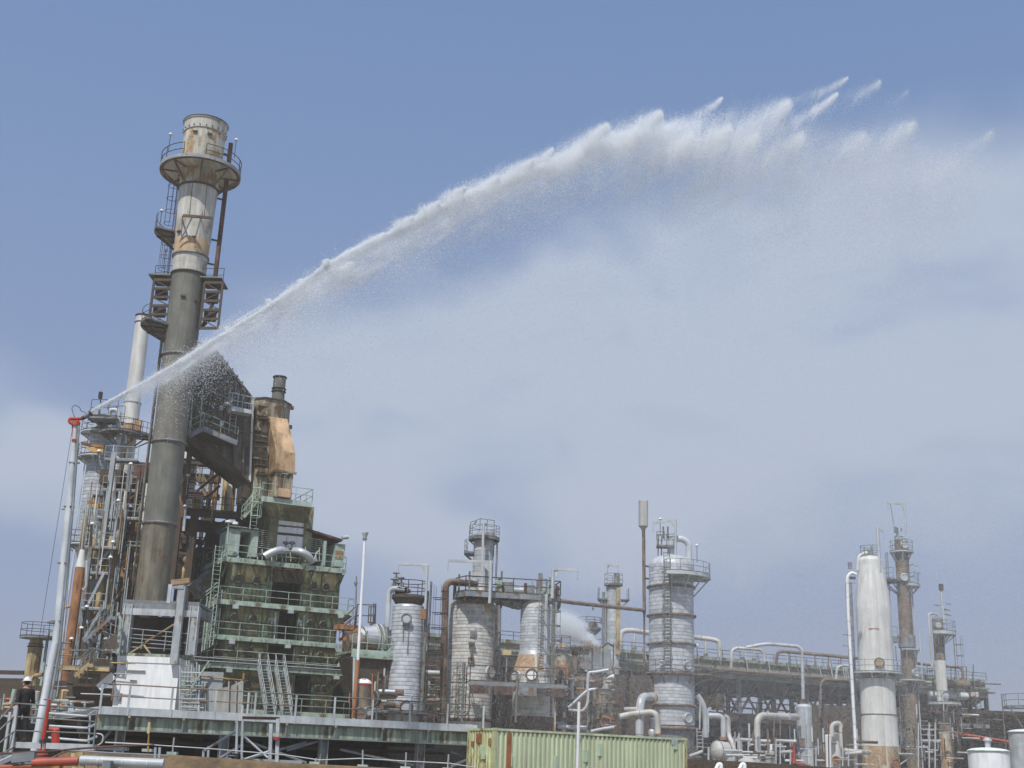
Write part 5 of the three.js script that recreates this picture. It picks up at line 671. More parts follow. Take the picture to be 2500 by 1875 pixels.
{ // B
  const d = 100, c = cI(826, 1150, d), X = c.x, Z = c.z, Y = (k) => cI(826, k, d).y, R = rad(1148, 1600, 112, d);
  const t = thing('distillation_tower', 'widest banded tower, rust streaked dome, under the long bridge platform', 'tower', V(X, 0, Z));
  part(t, 'skirt', cyl(X, 0, Z, R, R, Y(1690)), M.cream); part(t, 'base_ring', lathe([[R, Y(1700)], [R + 0.15, Y(1700)], [R + 0.15, Y(1680)], [R, Y(1675)]], X, Z), M.brown); bands(t, X, Z, R, Y(1680), Y(765), 33, AR); part(t, 'head', dome(X, Y(765), Z, R, 0.42), M.creamRust);
  part(t, 'nozzle', cyl(X, Y(765), Z, 0.4, 0.4, 2.2, 16), M.aluC); part(t, 'plate', box(pol(X, Y(1005), Z, R + 0.05, 0.1), 0.5, 0.5, 0.1), M.steel); part(t, 'thermowell', [rod(pol(X, Y(1085), Z, R + 0.25, 0.05), pol(X, Y(1200), Z, R + 0.25, 0.05), 0.08), box(pol(X, Y(1085), Z, R + 0.25, 0.05), 0.5, 0.2, 0.3)], M.rail); part(t, 'plate', box(pol(X, Y(1215), Z, R + 0.08, 0.05), 0.45, 0.45, 0.2), M.pipeBrown); part(t, 'rust_run', box(pol(X, Y(780), Z, R + 0.02, 0.72), 0.32, 0.9, 0.12, 0.72), M.orange);
  manway(t, X, Z, R, Y(1300), 0.95, 0.45, M.pipeBrown); part(t, 'ladder', ladder(pol(X, Y(1690), Z, R + 0.4, -0.28), Y(1240), -0.28, 0.6, 0.04), M.rail); part(t, 'ladder_cage', cage(pol(X, Y(1600), Z, R + 0.4, -0.28), Y(1640), Y(1290), -0.28, 0.6, 0.03), M.rail);
  const q = thing('overhead_pipe', 'thick brown pipe bending over into the bridge platform beside the widest tower', 'pipe', cI(598, 1640, 98).setY(0)); part(q, 'pipe', pipe([cI(598, 1800, 98), cI(625, 560, 98), cI(760, 572, 98), cI(870, 585, 99)], 0.27, 0.9, 18), M.pipeBrown); for (const k of [640, 820, 1100]) part(q, 'flange', rod(cI(620 - (k - 640) * 0.042, k + 3, 98), cI(620 - (k - 640) * 0.042, k - 3, 98), 0.31, 18), M.brown);
}
{ // thin tower behind B
  const d = 114, c = cI(928, 400, d), X = c.x, Z = c.z, Y = (k) => cI(928, k, d).y, R = rad(1180, 1370, 50, d);
  const t = thing('distillation_tower', 'tall slim grey tower rising behind the widest tower', 'tower', V(X, 0, Z));
  part(t, 'shell', cyl(X, 0, Z, R, R, Y(1100)), M.aluB); bands(t, X, Z, R, Y(1100), Y(235), 20, [M.aluB, M.aluRustC]); part(t, 'head', dome(X, Y(235), Z, R, 0.4), M.alu);
  platform(t, X, Z, Y(215), 0.3, R + 0.5, 0, 2 * PI, { mr: M.rail, brackets: 4, th: 0.2 }); part(t, 'drum', rod(cI(870, 200, d), cI(1000, 185, d), 0.3, 12), M.steel); const a = cI(850, 215, d); part(t, 'railing', rails([cI(822, 190, d - 1.5), cI(900, 160, d - 2), cI(1015, 175, d - 1.5)], 1.2, 0.9, 0.03, 0), M.rail); part(t, 'side_box', box(cI(1008, 260, d), 0.25, 2.2, 0.5), M.steel);
  part(t, 'mast', rod(cI(918, 600, d - 2), cI(930, 90, d - 2), 0.13, 10), M.alu); part(t, 'mast_cap', box(cI(938, 100, d - 2), 0.4, 0.2, 0.2), M.steel); part(t, 'vane', beam(cI(855, 100, d), cI(875, 72, d), 0.12), M.rail);
  platform(t, X, Z, Y(330), R, R + 0.85, -2.1, -1.1, { mr: M.rail, brackets: 3, th: 0.2, drop: 0.7 }); part(t, 'ladder', ladder(pol(X, Y(560), Z, R + 0.3, 1.4), Y(215), 1.4, 0.6, 0.05), M.rail);
  part(t, 'downcomer', rod(cI(1030, 1400, 106), cI(1052, 715, 106), 0.26, 12), M.railDark); part(t, 'downcomer', rod(cI(1052, 1400, 105), cI(1062, 715, 105), 0.15, 10), M.steel);
}
{ // C
  const d = 99, c = cI(1348, 1000, d), X = c.x, Z = c.z, Y = (k) => cI(1348, k, d).y, R = rad(1306, 1550, 74, d), R2 = rad(1305, 1640, 101, d);
  const t = thing('distillation_tower', 'bottle shaped tower, slim above and wide below a rusty shining cone', 'tower', V(X, 0, Z));
  part(t, 'skirt', cyl(X, 0, Z, R2, R2, Y(1660)), M.brown); bands(t, X, Z, R2, Y(1660), Y(1300), 15, AR); part(t, 'cone', lathe([[R2, Y(1300)], [R2 * 0.98, Y(1270)], [R * 1.08, Y(1165)]], X, Z), M.creamRust); part(t, 'bright_collar', lathe([[R * 1.08, Y(1165)], [R * 1.0, Y(1130)]], X, Z), M.shiny); bands(t, X, Z, R, Y(1130), Y(790), 14, AL); part(t, 'neck', lathe([[R, Y(790)], [R * 0.98, Y(765)], [R * 0.8, Y(740)], [R * 0.8, Y(700)]], X, Z), M.aluRustB);
  manway(t, X, Z, R2, Y(1335), -0.12, 0.42, M.brown, M.white); manway(t, X, Z, R2, Y(1340), -0.95, 0.4, M.brown); part(t, 'ladder', ladder(pol(X, Y(1290), Z, R2 + 0.1, 0.3), Y(560), 0.3, 0.6, 0.05), M.steel); part(t, 'ladder_cage', cage(pol(X, Y(1290), Z, R + 0.9, 0.42), Y(1180), Y(760), 0.42, 0.7, 0.04), M.rail); part(t, 'riser_pipe', rod(V(X + 0.75, Y(1300), Z + 2.4), V(X + 0.75, Y(690), Z + 1.9), 0.13, 10), M.aluB); part(t, 'riser_pipe', rod(V(X + 1.3, Y(1660), Z + 2.2), V(X + 1.25, Y(540), Z + 1.6), 0.09, 8), M.rail); part(t, 'riser_pipe', rod(V(X + R + 0.2, Y(1300), Z + 0.8), V(X + R + 0.2, Y(590), Z + 0.8), 0.14, 8), M.rail);
}
{ // bridge platform over B and C
  const P = plane(cI(780, 632, 97), 10), p = (x, y, o = 0) => P.P(900 + x * 0.30139, 1250 + y * 0.30139, o), A = p(705, 655, -1.5), B = p(785, 630), C = p(1552, 690), y = (B.y + C.y) / 2, t = thing('bridge_platform', 'long railed bridge platform joining the tops of the widest tower and the bottle shaped tower', 'platform', V(B.x, y, B.z));
  const q = [PBk(A), PBk(B), PBk(C), P.move(PBk(C), 0.1, 0, -4.5), P.move(PBk(A), 0.4, 0, -4.2)]; function PBk(v) { return v.clone().setY(y); }
  part(t, 'deck', prism(q.map((v) => v.clone()), V(0, 1, 0), 0.16, V(1, 0, 0)), M.greenDeck); part(t, 'edge_beam', beam(q[1].clone().add(V(0, -0.2, 0.02)), q[2].clone().add(V(0, -0.2, 0.02)), 0.1, 0.4), M.steel); part(t, 'edge_beam', beam(q[0].clone().add(V(0, -0.2, 0)), q[1].clone().add(V(0, -0.2, 0)), 0.1, 0.4), M.steel);
  for (let i = 0; i <= 8; i++) { const v = q[1].clone().lerp(q[2], i / 8); part(t, 'cross_beam', beam(v.clone().add(V(0, -0.4, -0.1)), v.clone().add(V(0, -0.4, -4.4)), 0.16, 0.5), M.dark); } for (const [i, j] of [[0, 1], [1, 2], [2, 3], [3, 4], [4, 0]]) part(t, 'railing', rails([q[i], q[j]], 1.15, 1.7, 0.045), M.railDark);
  part(t, 'haunch', prism([p(1060, 720, -1), p(1400, 735, -1), p(1250, 770, -1)], P.n, 2), M.steel); for (let i = 0; i < 16; i++) { const x = rr(820, 1540), v = p(x, 640, -rr(0.6, 3.5)).setY(y); part(t, 'fitting', i % 3 ? rod(v, v.clone().add(V(0, rr(0.6, 1.9), 0)), rr(0.05, 0.14), 8) : box(v.clone().add(V(0, 0.5, 0)), rr(0.4, 0.9), rr(0.6, 1.1), 0.5), [M.steel, M.galv, M.brown, M.greenRail][i % 4]); }
  part(t, 'manifold', rod(p(1080, 625, -2), p(1310, 640, -2), 0.2, 12), M.shiny); part(t, 'goose_neck', pipe([p(1045, 660, -1), p(1048, 598, -1), p(1088, 600, -1), p(1092, 650, -1)], 0.12, 0.4), M.railDark); part(t, 'valve_tower', box(p(1390, 600, -1), 0.34, 2.0, 0.34), M.steel); for (const [x, y0, y1] of [[815, 620, 480], [1075, 640, 480], [730, 640, 505], [1440, 690, 545]]) part(t, 'vent_pipe', rod(p(x, y0, -1), p(x + 4, y1, -1), 0.09), M.rail);
  for (const [x0, x1, y, d0, lab] of [[980, 632, 405, 96.5, 'pale jib crane reaching over the rusty dome of the widest tower'], [1488, 1690, 462, 97, 'pale jib crane at the vent stack end of the bridge platform']]) { const t2 = thing('jib_crane', lab, 'jib crane', cI(x0, 690, d0)), b = cI(x0, x0 < 1000 ? 740 : 700, d0); davit(t2, b, cI(x0 + 8, y, d0).y, cI(x1, y, d0).sub(cI(x0, y, d0)).setY(0), M.galv, 0.13); }
}
{ // lower platform and dark frame between B and C
  const P = plane(cI(820, 1365, 95), 8), p = (x, y, o = 0) => P.P(900 + x * 0.30139, 1250 + y * 0.30139, o), A = p(820, 1366), B = p(1592, 1412), y = (A.y + B.y) / 2, t = thing('manway_platform', 'railed lower platform with round manway covers across the two towers', 'platform', V(A.x, y, A.z)); A.y = B.y = y;
  part(t, 'deck', box(A.clone().lerp(B, 0.5).add(V(0, -0.08, -1.2)), A.distanceTo(B), 0.14, 2.4, P.f), M.greenDeck); part(t, 'edge_beam', beam(A.clone().add(V(0, -0.12, 0)), B.clone().add(V(0, -0.12, 0)), 0.08, 0.34), M.steel); part(t, 'railing', rails([A, B], 1.2, 2.1, 0.04), M.railDark); part(t, 'railing', rails([A, P.move(A, 0, 0, -2.4)], 1.2, 2.1, 0.04), M.railDark); for (const k of [0.1, 0.35, 0.6, 0.9]) part(t, 'hanger_plate', box(A.clone().lerp(B, k).add(V(0, -0.55, 0.05)), 1.4, 0.6, 0.1, P.f), k === 0.6 ? M.steel : M.brown);
  part(t, 'lamp_post', rod(p(1112, 1390, -0.5), p(1120, 1150, -0.5), 0.05), M.steel); part(t, 'lamp_head', box(p(1118, 1140, -0.5), 0.7, 0.35, 0.4), M.beige); for (const x of [760, 1195]) part(t, 'support_post', rod(p(x - 6, 1700, 0.2), p(x + 10, x < 800 ? 1215 : 1300, 0.2), 0.09, 8), M.rail);
}
{
  const d = 106, t = thing('pipe_gantry', 'dark brown steel gantry packed with pipes low between the silver towers', 'steel gantry', cI(1000, 1600, d).setY(0));
  const C = (x, y0, m = M.dark) => { const a = cI(x, y0, d), b = V(a.x, 0, a.z); part(t, 'steel_column', ibeam(b, a, 0.4, 0.4, 0.05), m); }; for (const [x, y] of [[450, 1180], [480, 1190], [565, 1190], [1030, 1230], [1120, 1230], [1560, 1280], [1640, 1240], [30, 900], [80, 1150]]) C(x, y, x % 3 ? M.dark : M.brown);
  for (const [x0, x1, y, th] of [[440, 600, 1190, 0.5], [440, 600, 1240, 0.2], [440, 620, 1335, 0.3], [440, 620, 1440, 0.4], [1000, 1220, 1250, 1.4], [1000, 1220, 1420, 0.5], [1000, 1700, 1480, 0.4], [440, 640, 1540, 0.5], [0, 200, 1180, 0.4], [0, 200, 1400, 0.4], [1500, 1700, 1380, 0.4], [0, 200, 1560, 0.5]]) part(t, 'beam', beam(cI(x0, y, d), cI(x1, y + (x1 - x0) * 0.05, d), 0.3, th), M.dark);
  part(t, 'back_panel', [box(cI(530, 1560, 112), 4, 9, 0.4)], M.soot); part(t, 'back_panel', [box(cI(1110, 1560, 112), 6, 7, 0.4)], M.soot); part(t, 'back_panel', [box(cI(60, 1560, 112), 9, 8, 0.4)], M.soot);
  const P = (pts, r, m, dd = d) => part(t, 'pipe', pipe(pts.map(([x, y]) => cI(x, y, dd)), r, 0.8, 10), m); P([[465, 1300], [575, 1305]], 0.2, M.galv, 103); P([[470, 1525], [590, 1520]], 0.14, M.pipeBrown, 102); P([[445, 1640], [450, 1560], [465, 1545]], 0.14, M.galv, 101); P([[490, 1370], [500, 1480]], 0.1, M.galv, 104); P([[1060, 1280], [1120, 1290], [1130, 1400]], 0.14, M.brown, 102);
  for (let i = 0; i < 60; i++) { const z = [[440, 600], [1010, 1210], [0, 190], [1500, 1700]][i % 4], x = rr(...z), y = rr(1230, 1660), L = rr(20, 110); P(i % 2 ? [[x, y], [x, y + L]] : [[x, y], [x + L, y + L * 0.05]], rr(0.03, 0.1), [M.pipeBrown, M.galv, M.steel, M.brown, M.beige][i % 5], rr(102, 109)); }
  for (let i = 0; i < 8; i++) { const p = cI(rr(450, 580), rr(1380, 1600), 102); part(t, 'valve', [torus(p.x, p.y, p.z, 0.28, 0.06, 12), rod(p, p.clone().add(V(0, -0.5, 0)), 0.06)], M.rail); }
}
// ---------------------------------------------------------------- platform with silver exchanger by the heater building
{
  const P = plane(cH(740, 470, 93), 27), p = (x, y, o = 0) => P.P(700 + x * 0.24111, 1475 + y * 0.24111, o), A = p(660, 462), B = p(1255, 515), y = (A.y + B.y) / 2, t = thing('exchanger_platform', 'railed green platform on a brown post beside the heater building', 'platform', V(A.x, 0, A.z)); A.y = B.y = y;
  part(t, 'deck', box(P.move(A.clone().lerp(B, 0.5), 0, -0.08, -1.8), A.distanceTo(B), 0.16, 3.6, P.f), M.greenDeck); part(t, 'edge_beam', beam(P.move(A, 0, -0.22, 0), P.move(B, 0, -0.22, 0), 0.1, 0.5), M.greenRail); part(t, 'railing', rails([A, B, P.move(B, 0, 0, -3.6)], 1.15, 1.3, 0.035), M.greenRail); part(t, 'soffit', prism([P.move(A, 0, -0.5, -0.3), P.move(B, 0, -0.5, -0.3), P.move(B, -2.2, -1.5, -0.3), P.move(A, 0.6, -2.2, -0.3)], P.n, 2.4), M.dark);
  const c = p(1000, 640, -0.6); part(t, 'post', box(V(c.x, c.y / 2, c.z), 0.38, c.y, 0.36, P.f), M.pipeBrown); part(t, 'knee_brace', pipe([p(740, 735, -0.6), p(960, 660, -0.6), p(1090, 580, -0.6)], 0.14, 1.5, 8), M.pipeBrown); for (const [x0, y0, x1, y1] of [[860, 730, 875, 1000], [965, 690, 960, 900]]) part(t, 'pipe', rod(p(x0, y0, -1.2), p(x1, y1, -1.2), 0.06), M.galv);
  const e = thing('heat_exchanger', 'horizontal silver and rusty exchanger with bolted ends on the green platform', 'heat exchanger', p(900, 440, -1.8)), q = (x, y) => p(x, y, -1.8); part(e, 'shell', rod(q(600, 380), q(930, 360), 0.75, 20), M.pipeBrown); part(e, 'channel', rod(q(770, 340), q(900, 330), 0.85, 20), M.shiny); part(e, 'channel', rod(q(990, 350), q(1050, 345), 0.72, 20), M.aluRustC); for (const x of [890, 935, 990]) part(e, 'flange', rod(q(x, 338), q(x + 14, 337), 1.0, 20), M.galv); part(e, 'cone', sweep([q(770, 345), q(690, 360)], (k) => 0.8 - 0.5 * k, 16), M.aluRustC); part(e, 'nozzle', rod(q(970, 380), q(975, 255), 0.22, 12), M.brown); part(e, 'saddle', box(q(960, 425), 0.8, 0.5, 1), M.galv); part(e, 'saddle', box(q(780, 425), 0.5, 0.5, 1), M.brown);
  const s = thing('access_stair', 'rusty stair and landing with dark rails between heater building and silver exchanger', 'stair', p(560, 380, -2.5)); stair(s, p(530, 370, -2.6), p(690, 250, -2.6), 0.9, P.n, M.rustCol, M.railDark); part(s, 'landing', box(p(780, 255, -2.6), 4.4, 0.35, 1.2, P.f), M.rustCol); part(s, 'railing', rails([p(700, 235, -2), p(885, 240, -2)], 1.7, 1.2, 0.04), M.railDark); part(s, 'railing', rails([p(565, 330, -3.5), p(690, 210, -3.5)], 1.4, 1.2, 0.04), M.railDark); for (const x of [570, 690, 880]) part(s, 'post', rod(p(x, 460, -3), p(x + 4, 130, -3), 0.06), M.railDark);
}
{
  const d = 88, p = cH(775, 900, d), X = p.x, Z = p.z, Y = (k) => cH(770, k, d).y, R = rad(886, 1690, 40, d), t = thing('surge_drum', 'rust brown upright drum with white domed top behind the deck handrail', 'drum', V(X, 0, Z));
  part(t, 'shell', cyl(X, 0, Z, R, R, Y(820)), M.colBrown); part(t, 'red_rim', cyl(X, Y(822), Z, R + 0.02, R + 0.02, 0.12), M.red); part(t, 'head', dome(X, Y(813), Z, R, 0.72), M.white); part(t, 'lifting_lug', [box(pol(X, Y(782), Z, R * 0.62, 0.1), 0.24, 0.36, 0.12)], M.galv); manway(t, X, Z, R, Y(1120), -0.05, 0.42, M.rail, M.pipeBrown); manway(t, X, Z, R, Y(1090), 0.7, 0.3, M.rail);
  for (const [x, y0, y1] of [[685, 1210, 540], [870, 1200, 700], [640, 1000, 900]]) part(t, 'side_pipe', rod(cH(x - 10, y0, d - 1.2), cH(x, y1, d - 1.2), x === 685 ? 0.1 : 0.05, 8), x === 685 ? M.galv : M.rustCol); for (let i = 0; i < 14; i++) { const q = cH(rr(880, 1010), rr(800, 1180), rr(89, 93)); part(t, 'fitting', i % 2 ? rod(q, q.clone().add(V(0, rr(0.6, 2), 0)), 0.07) : rod(q, q.clone().add(V(rr(0.6, 1.6), 0, 0)), rr(0.06, 0.25), 8), [M.pipeBrown, M.galv, M.dark][i % 3]); } manway(t, cH(925, 960, 91).x, cH(925, 960, 91).z, 0.1, cH(925, 960, 91).y, -0.8, 0.5, M.rail, M.dark);
}
{
  const d = 82, b = cE(1560, 1640, d), a = cE(1624, 500, d), t = thing('light_pole', 'tall thin white pole with a bowl shaped lamp beside the heater building', 'lamp pole', b.clone().setY(0)); part(t, 'pole', sweep([V(b.x - 0.1, 0, b.z), b, a], (k) => 0.12 - 0.035 * k, 12), M.white); part(t, 'rusty_sleeve', sweep([b.clone().add(V(-0.06, -3, 0)), b.clone().add(V(0, 0.6, 0))], 0.13, 12), M.rustCol); part(t, 'lamp_bowl', lathe([[0.09, 0], [0.1, 0.12], [0.13, 0.2], [0.2, 0.42], [0.24, 0.5], [0.2, 0.52]], 0, 0, 16).translate(a.x, a.y, a.z), M.galv); part(t, 'lamp_collar', rod(a.clone().add(V(0, 0.02, 0)), a.clone().add(V(0, 0.12, 0)), 0.15, 12), M.steel);
  const q = thing('antenna_mast', 'thin dark mast with a round collar between the heater building and the white pole', 'mast', cE(1545, 1140, 92)); part(q, 'mast', rod(cE(1545, 1140, 92), cE(1552, 815, 92), 0.05), M.rail); part(q, 'collar', lathe([[0.06, -0.2], [0.16, 0.05], [0.06, 0.1]], 0, 0, 12).translate(cE(1546, 880, 92).x, cE(1546, 880, 92).y, cE(1546, 880, 92).z), M.steel);
  const m = thing('vent_mast', 'cluster of thin vent pipes beside the silver banded tower', 'vent pipes', cI(40, 950, 100)); for (const [x, y] of [[20, 770], [42, 740], [58, 740]]) part(m, 'pipe', rod(cI(x - 8, 1000, 100), cI(x, y, 100), 0.06), M.rail); part(m, 'railing', rails([cI(-5, 900, 100), cI(50, 905, 100)], 1.3, 0.9, 0.04), M.railDark);
}
// ---------------------------------------------------------------- vent stack and header
{
  const d = 116, b = cK(575, 1640, d), j = cK(574, 985, d), u = cK(568, 310, d), t = thing('vent_stack', 'thin rusty vent stack with a fat grey silencer drum on top', 'vent stack', b.clone().setY(0)); part(t, 'lower_pipe', sweep([V(b.x, 0, b.z), j], 0.09, 12), M.pipeBrown); part(t, 'reducer', sweep([j.clone().add(V(0, -0.4, 0)), j.clone().add(V(0, 0.3, 0))], (k) => 0.09 + 0.09 * k, 14), M.pipeBrown); part(t, 'upper_pipe', sweep([j, u], 0.155, 14), M.pipeBrown);
  const y0 = cK(568, 285, d).y, y1 = cK(564, 75, d).y, X = cK(566, 180, d).x; part(t, 'silencer', lathe([[0.16, y0 - 0.4], [0.24, y0 - 0.16], [0.42, y0], [0.44, y0 + 0.06], [0.45, y1 - 0.1], [0.47, y1], [0.4, y1 + 0.03], [0.01, y1 - 0.06]], X, -d, 28), M.aluRustB); for (const y of [600, 700]) part(t, 'bracket', beam(cK(570, y, d), cK(620, y + 10, 116), 0.14), M.railDark);
  const p = thing('header_pipe', 'long rusty horizontal pipe from the bottle shaped tower to the vent stack', 'pipe', cK(0, 900, 103)); part(p, 'pipe', sweep([cI(1480, 708, 100.5), cK(0, 900, 101), cK(570, 962, d)], 0.17, 14), M.pipeBrown); for (const [x, y] of [[160, 940], [-130, 905]]) part(p, 'drip_leg', rod(cK(x, y, 103), cK(x, y + 20, 103), 0.1), M.rail);
}
{ // E
  const d = 115, c = cK(794, 1200, d), X = c.x, Z = c.z, Y = (k) => cK(794, k, d).y, YL = (k) => cL(668, k, d).y, R = rad(1640, 1600, 110, d), t = thing('distillation_tower', 'tall silver tower with ring flanges and rounded head beside the vent stack', 'tower', V(X, 0, Z));
  part(t, 'skirt', cyl(X, 0, Z, R * 0.99, R * 0.99, YL(1270)), M.steel); part(t, 'base_ring', lathe([[R, YL(1285)], [R + 0.3, YL(1275)], [R + 0.3, YL(1250)], [R, YL(1240)]], X, Z), M.pipeBrown);
  const ys = [YL(1240), YL(1030), Y(1490), Y(1240), Y(1010), Y(778), Y(600)], ns = [5, 9, 7, 8, 7, 6]; for (let i = 0; i < 6; i++) { bands(t, X, Z, R, ys[i] + 0.08, ys[i + 1] - 0.02, ns[i], i === 3 ? [M.aluB, M.alu] : [M.alu, M.aluC, M.aluB]); if (i) part(t, 'ring_flange', lathe([[R, ys[i] - 0.14], [R + 0.22, ys[i] - 0.1], [R + 0.22, ys[i] + 0.06], [R, ys[i] + 0.12]], X, Z), M.pipeBrown); }
  part(t, 'head', dome(X, ys[6] - 0.05, Z, R, 0.5), M.aluC); platform(t, X, Z, Y(685), R, R + 1.55, -0.25, 1.9, { m: M.galv, mr: M.rail, brackets: 5, drop: 1.6, th: 0.3 }); part(t, 'ladder', ladder(pol(X, Y(1500), Z, R + 0.25, -0.3), Y(520), -0.3, 0.55, 0.05), M.rail); part(t, 'ladder_cage', cage(pol(X, Y(1400), Z, R + 0.2, -0.3), Y(1380), Y(640), -0.3, 0.4, 0.025), M.rail);
  part(t, 'nozzle', cyl(cK(790, 510, d).x, Y(520), Z, 0.3, 0.3, Y(380) - Y(520), 20), M.alu); part(t, 'nozzle_cap', dome(cK(790, 510, d).x, Y(380), Z, 0.32, 0.6, 20), M.steel); part(t, 'vapour_pipe', pipe([cK(800, 385, d), cK(880, 380, d), cK(935, 420, d), cK(935, 600, d)], 0.3, 1.2, 16), M.alu); part(t, 'top_deck', box(cK(750, 447, d), 1.7, 0.18, 1.2), M.steel); for (const x of [685, 712, 765]) part(t, 'frame_post', beam(cK(x, 520, d), cK(x + 4, 345, d), 0.09), M.rail); part(t, 'railing', rails([cK(678, 445, d - 1), cK(830, 440, d - 1)], 1.1, 0.7, 0.035, 0), M.rail); part(t, 'railing', rails([cK(675, 395, d - 1), cK(740, 395, d - 1)], 0.8, 0.5, 0.035, 0), M.rail); for (const [x, y] of [[728, 285], [765, 285]]) part(t, 'vent', rod(cK(x, 380, d), cK(x, y, d), 0.08), M.rail);
  platform(t, X, Z, YL(705), R, R + 0.55, -1.8, 0.9, { m: M.pipeBrown, mr: M.railDark, brackets: 5, drop: 0.8 }); platform(t, X, Z, YL(712), R, R + 1.9, 0.9, 1.8, { m: M.pipeBrown, mr: M.railDark, brackets: 2, drop: 0.8 }); manway(t, X, Z, R, YL(630), 0.55, 0.33, M.alu); manway(t, X, Z, R, YL(1155), 0.55, 0.38, M.alu); manway(t, X, Z, R, YL(620), -0.5, 0.2, M.alu);
  const k = thing('jib_crane', 'pale jib crane tilted over the head of the ring flanged tower', 'jib crane', cK(830, 560, d - 1)); davit(k, cK(828, 560, d - 1), cK(838, 228, d - 1).y, cK(658, 262, d - 1).sub(cK(838, 232, d - 1)), M.galv, 0.11); flood(t, cK(1000, 435, d)); flood(t, cK(703, 222, d)); flood(t, cK(1000, 1245, d));
  const e = thing('elbow_pipes', 'large white elbow pipes at the foot of the ring flanged tower above the container', 'pipes', cL(340, 1320, 110)), L = (x, y, dd = 110) => cL(x, y, dd); lagged(e, [L(335, 1500), L(342, 935), L(480, 945, 113)], 0.36, 1.3, 18, M.aluC); part(e, 'flange', rod(L(455, 950, 112.4), L(470, 950, 112.8), 0.5, 18), M.creamRust); lagged(e, [L(120, 1145), L(230, 1118), L(520, 1085, 109), L(522, 1310, 109)], 0.26, 0.8, 16, M.aluRustC); part(e, 'flange', rod(L(522, 1310, 109), L(522, 1325, 109), 0.33, 16), M.rustCol); part(e, 'pipe', pipe([L(180, 1065), L(340, 1062)], 0.18, 1, 12), M.aluRust); part(e, 'pump_head', [lathe([[0.2, -0.4], [0.33, -0.2], [0.33, 0.1], [0.25, 0.26], [0.01, 0.3]], 0, 0, 18).translate(L(465, 1300).x, L(465, 1300).y, L(465, 1300).z)], M.aluC); part(e, 'pipe', rod(L(462, 1290), L(475, 1150), 0.2, 12), M.aluC); part(e, 'pipe', pipe([L(920, 920, 112), L(975, 1000, 112), L(1005, 1100, 112), L(1010, 1350, 112)], 0.25, 1.0, 14), M.aluB); part(e, 'frame', [beam(L(945, 1270, 111), L(950, 950, 111), 0.12)], M.galv); part(e, 'frame', [beam(L(1035, 1300, 111), L(1030, 1060, 111), 0.12)], M.galv); part(e, 'ladder', ladder(L(950, 1480, 111), L(950, 1260, 111).y, 0, 0.5, 0.04), M.galv);
}
{ // D, far slim tower
  const d = 130, c = cK(322, 1050, d), X = c.x, Z = c.z, Y = (k) => cK(322, k, d).y, R = rad(1497, 1500, 31, d), t = thing('distillation_tower', 'distant slim silver tower with small side platforms behind the rusty header pipe', 'tower', V(X, 0, Z));
  part(t, 'shell', cyl(X, 0, Z, R, R, Y(1400)), M.aluB); bands(t, X, Z, R, Y(1400), Y(785), 18, [M.alu, M.aluB]); part(t, 'head', dome(X, Y(785), Z, R, 0.5, 24), M.shiny); platform(t, X, Z, Y(755), 0.3, R + 0.3, 0, 2 * PI, { mr: M.rail, brackets: 0 }); part(t, 'drum', cyl(cK(350, 740, d).x, Y(755), Z, 0.3, 0.26, 1.2, 14), M.steel); for (const x of [335, 370]) part(t, 'vent', rod(cK(x, 755, d), cK(x - 2, 670, d), 0.08), M.rail); part(t, 'side_duct', box(cK(362, 1050, d - 0.6), 0.42, Y(800) - Y(1340), 0.4), M.beige); for (const [a0, a1] of [[-2, -1.2], [1.2, 2]]) platform(t, X, Z, Y(872), R, R + 1.0, a0, a1, { mr: M.rail, brackets: 2 }); davit(t, cK(270, 860, d), cK(268, 592, d).y, cK(358, 600, d).sub(cK(268, 592, d)), M.galv, 0.08); part(t, 'riser_pipe', rod(cK(240, 1240, d), cK(245, 815, d), 0.16, 8), M.steel); part(t, 'riser_pipe', rod(cK(268, 1240, d), cK(268, 860, d), 0.1, 8), M.rail);
}
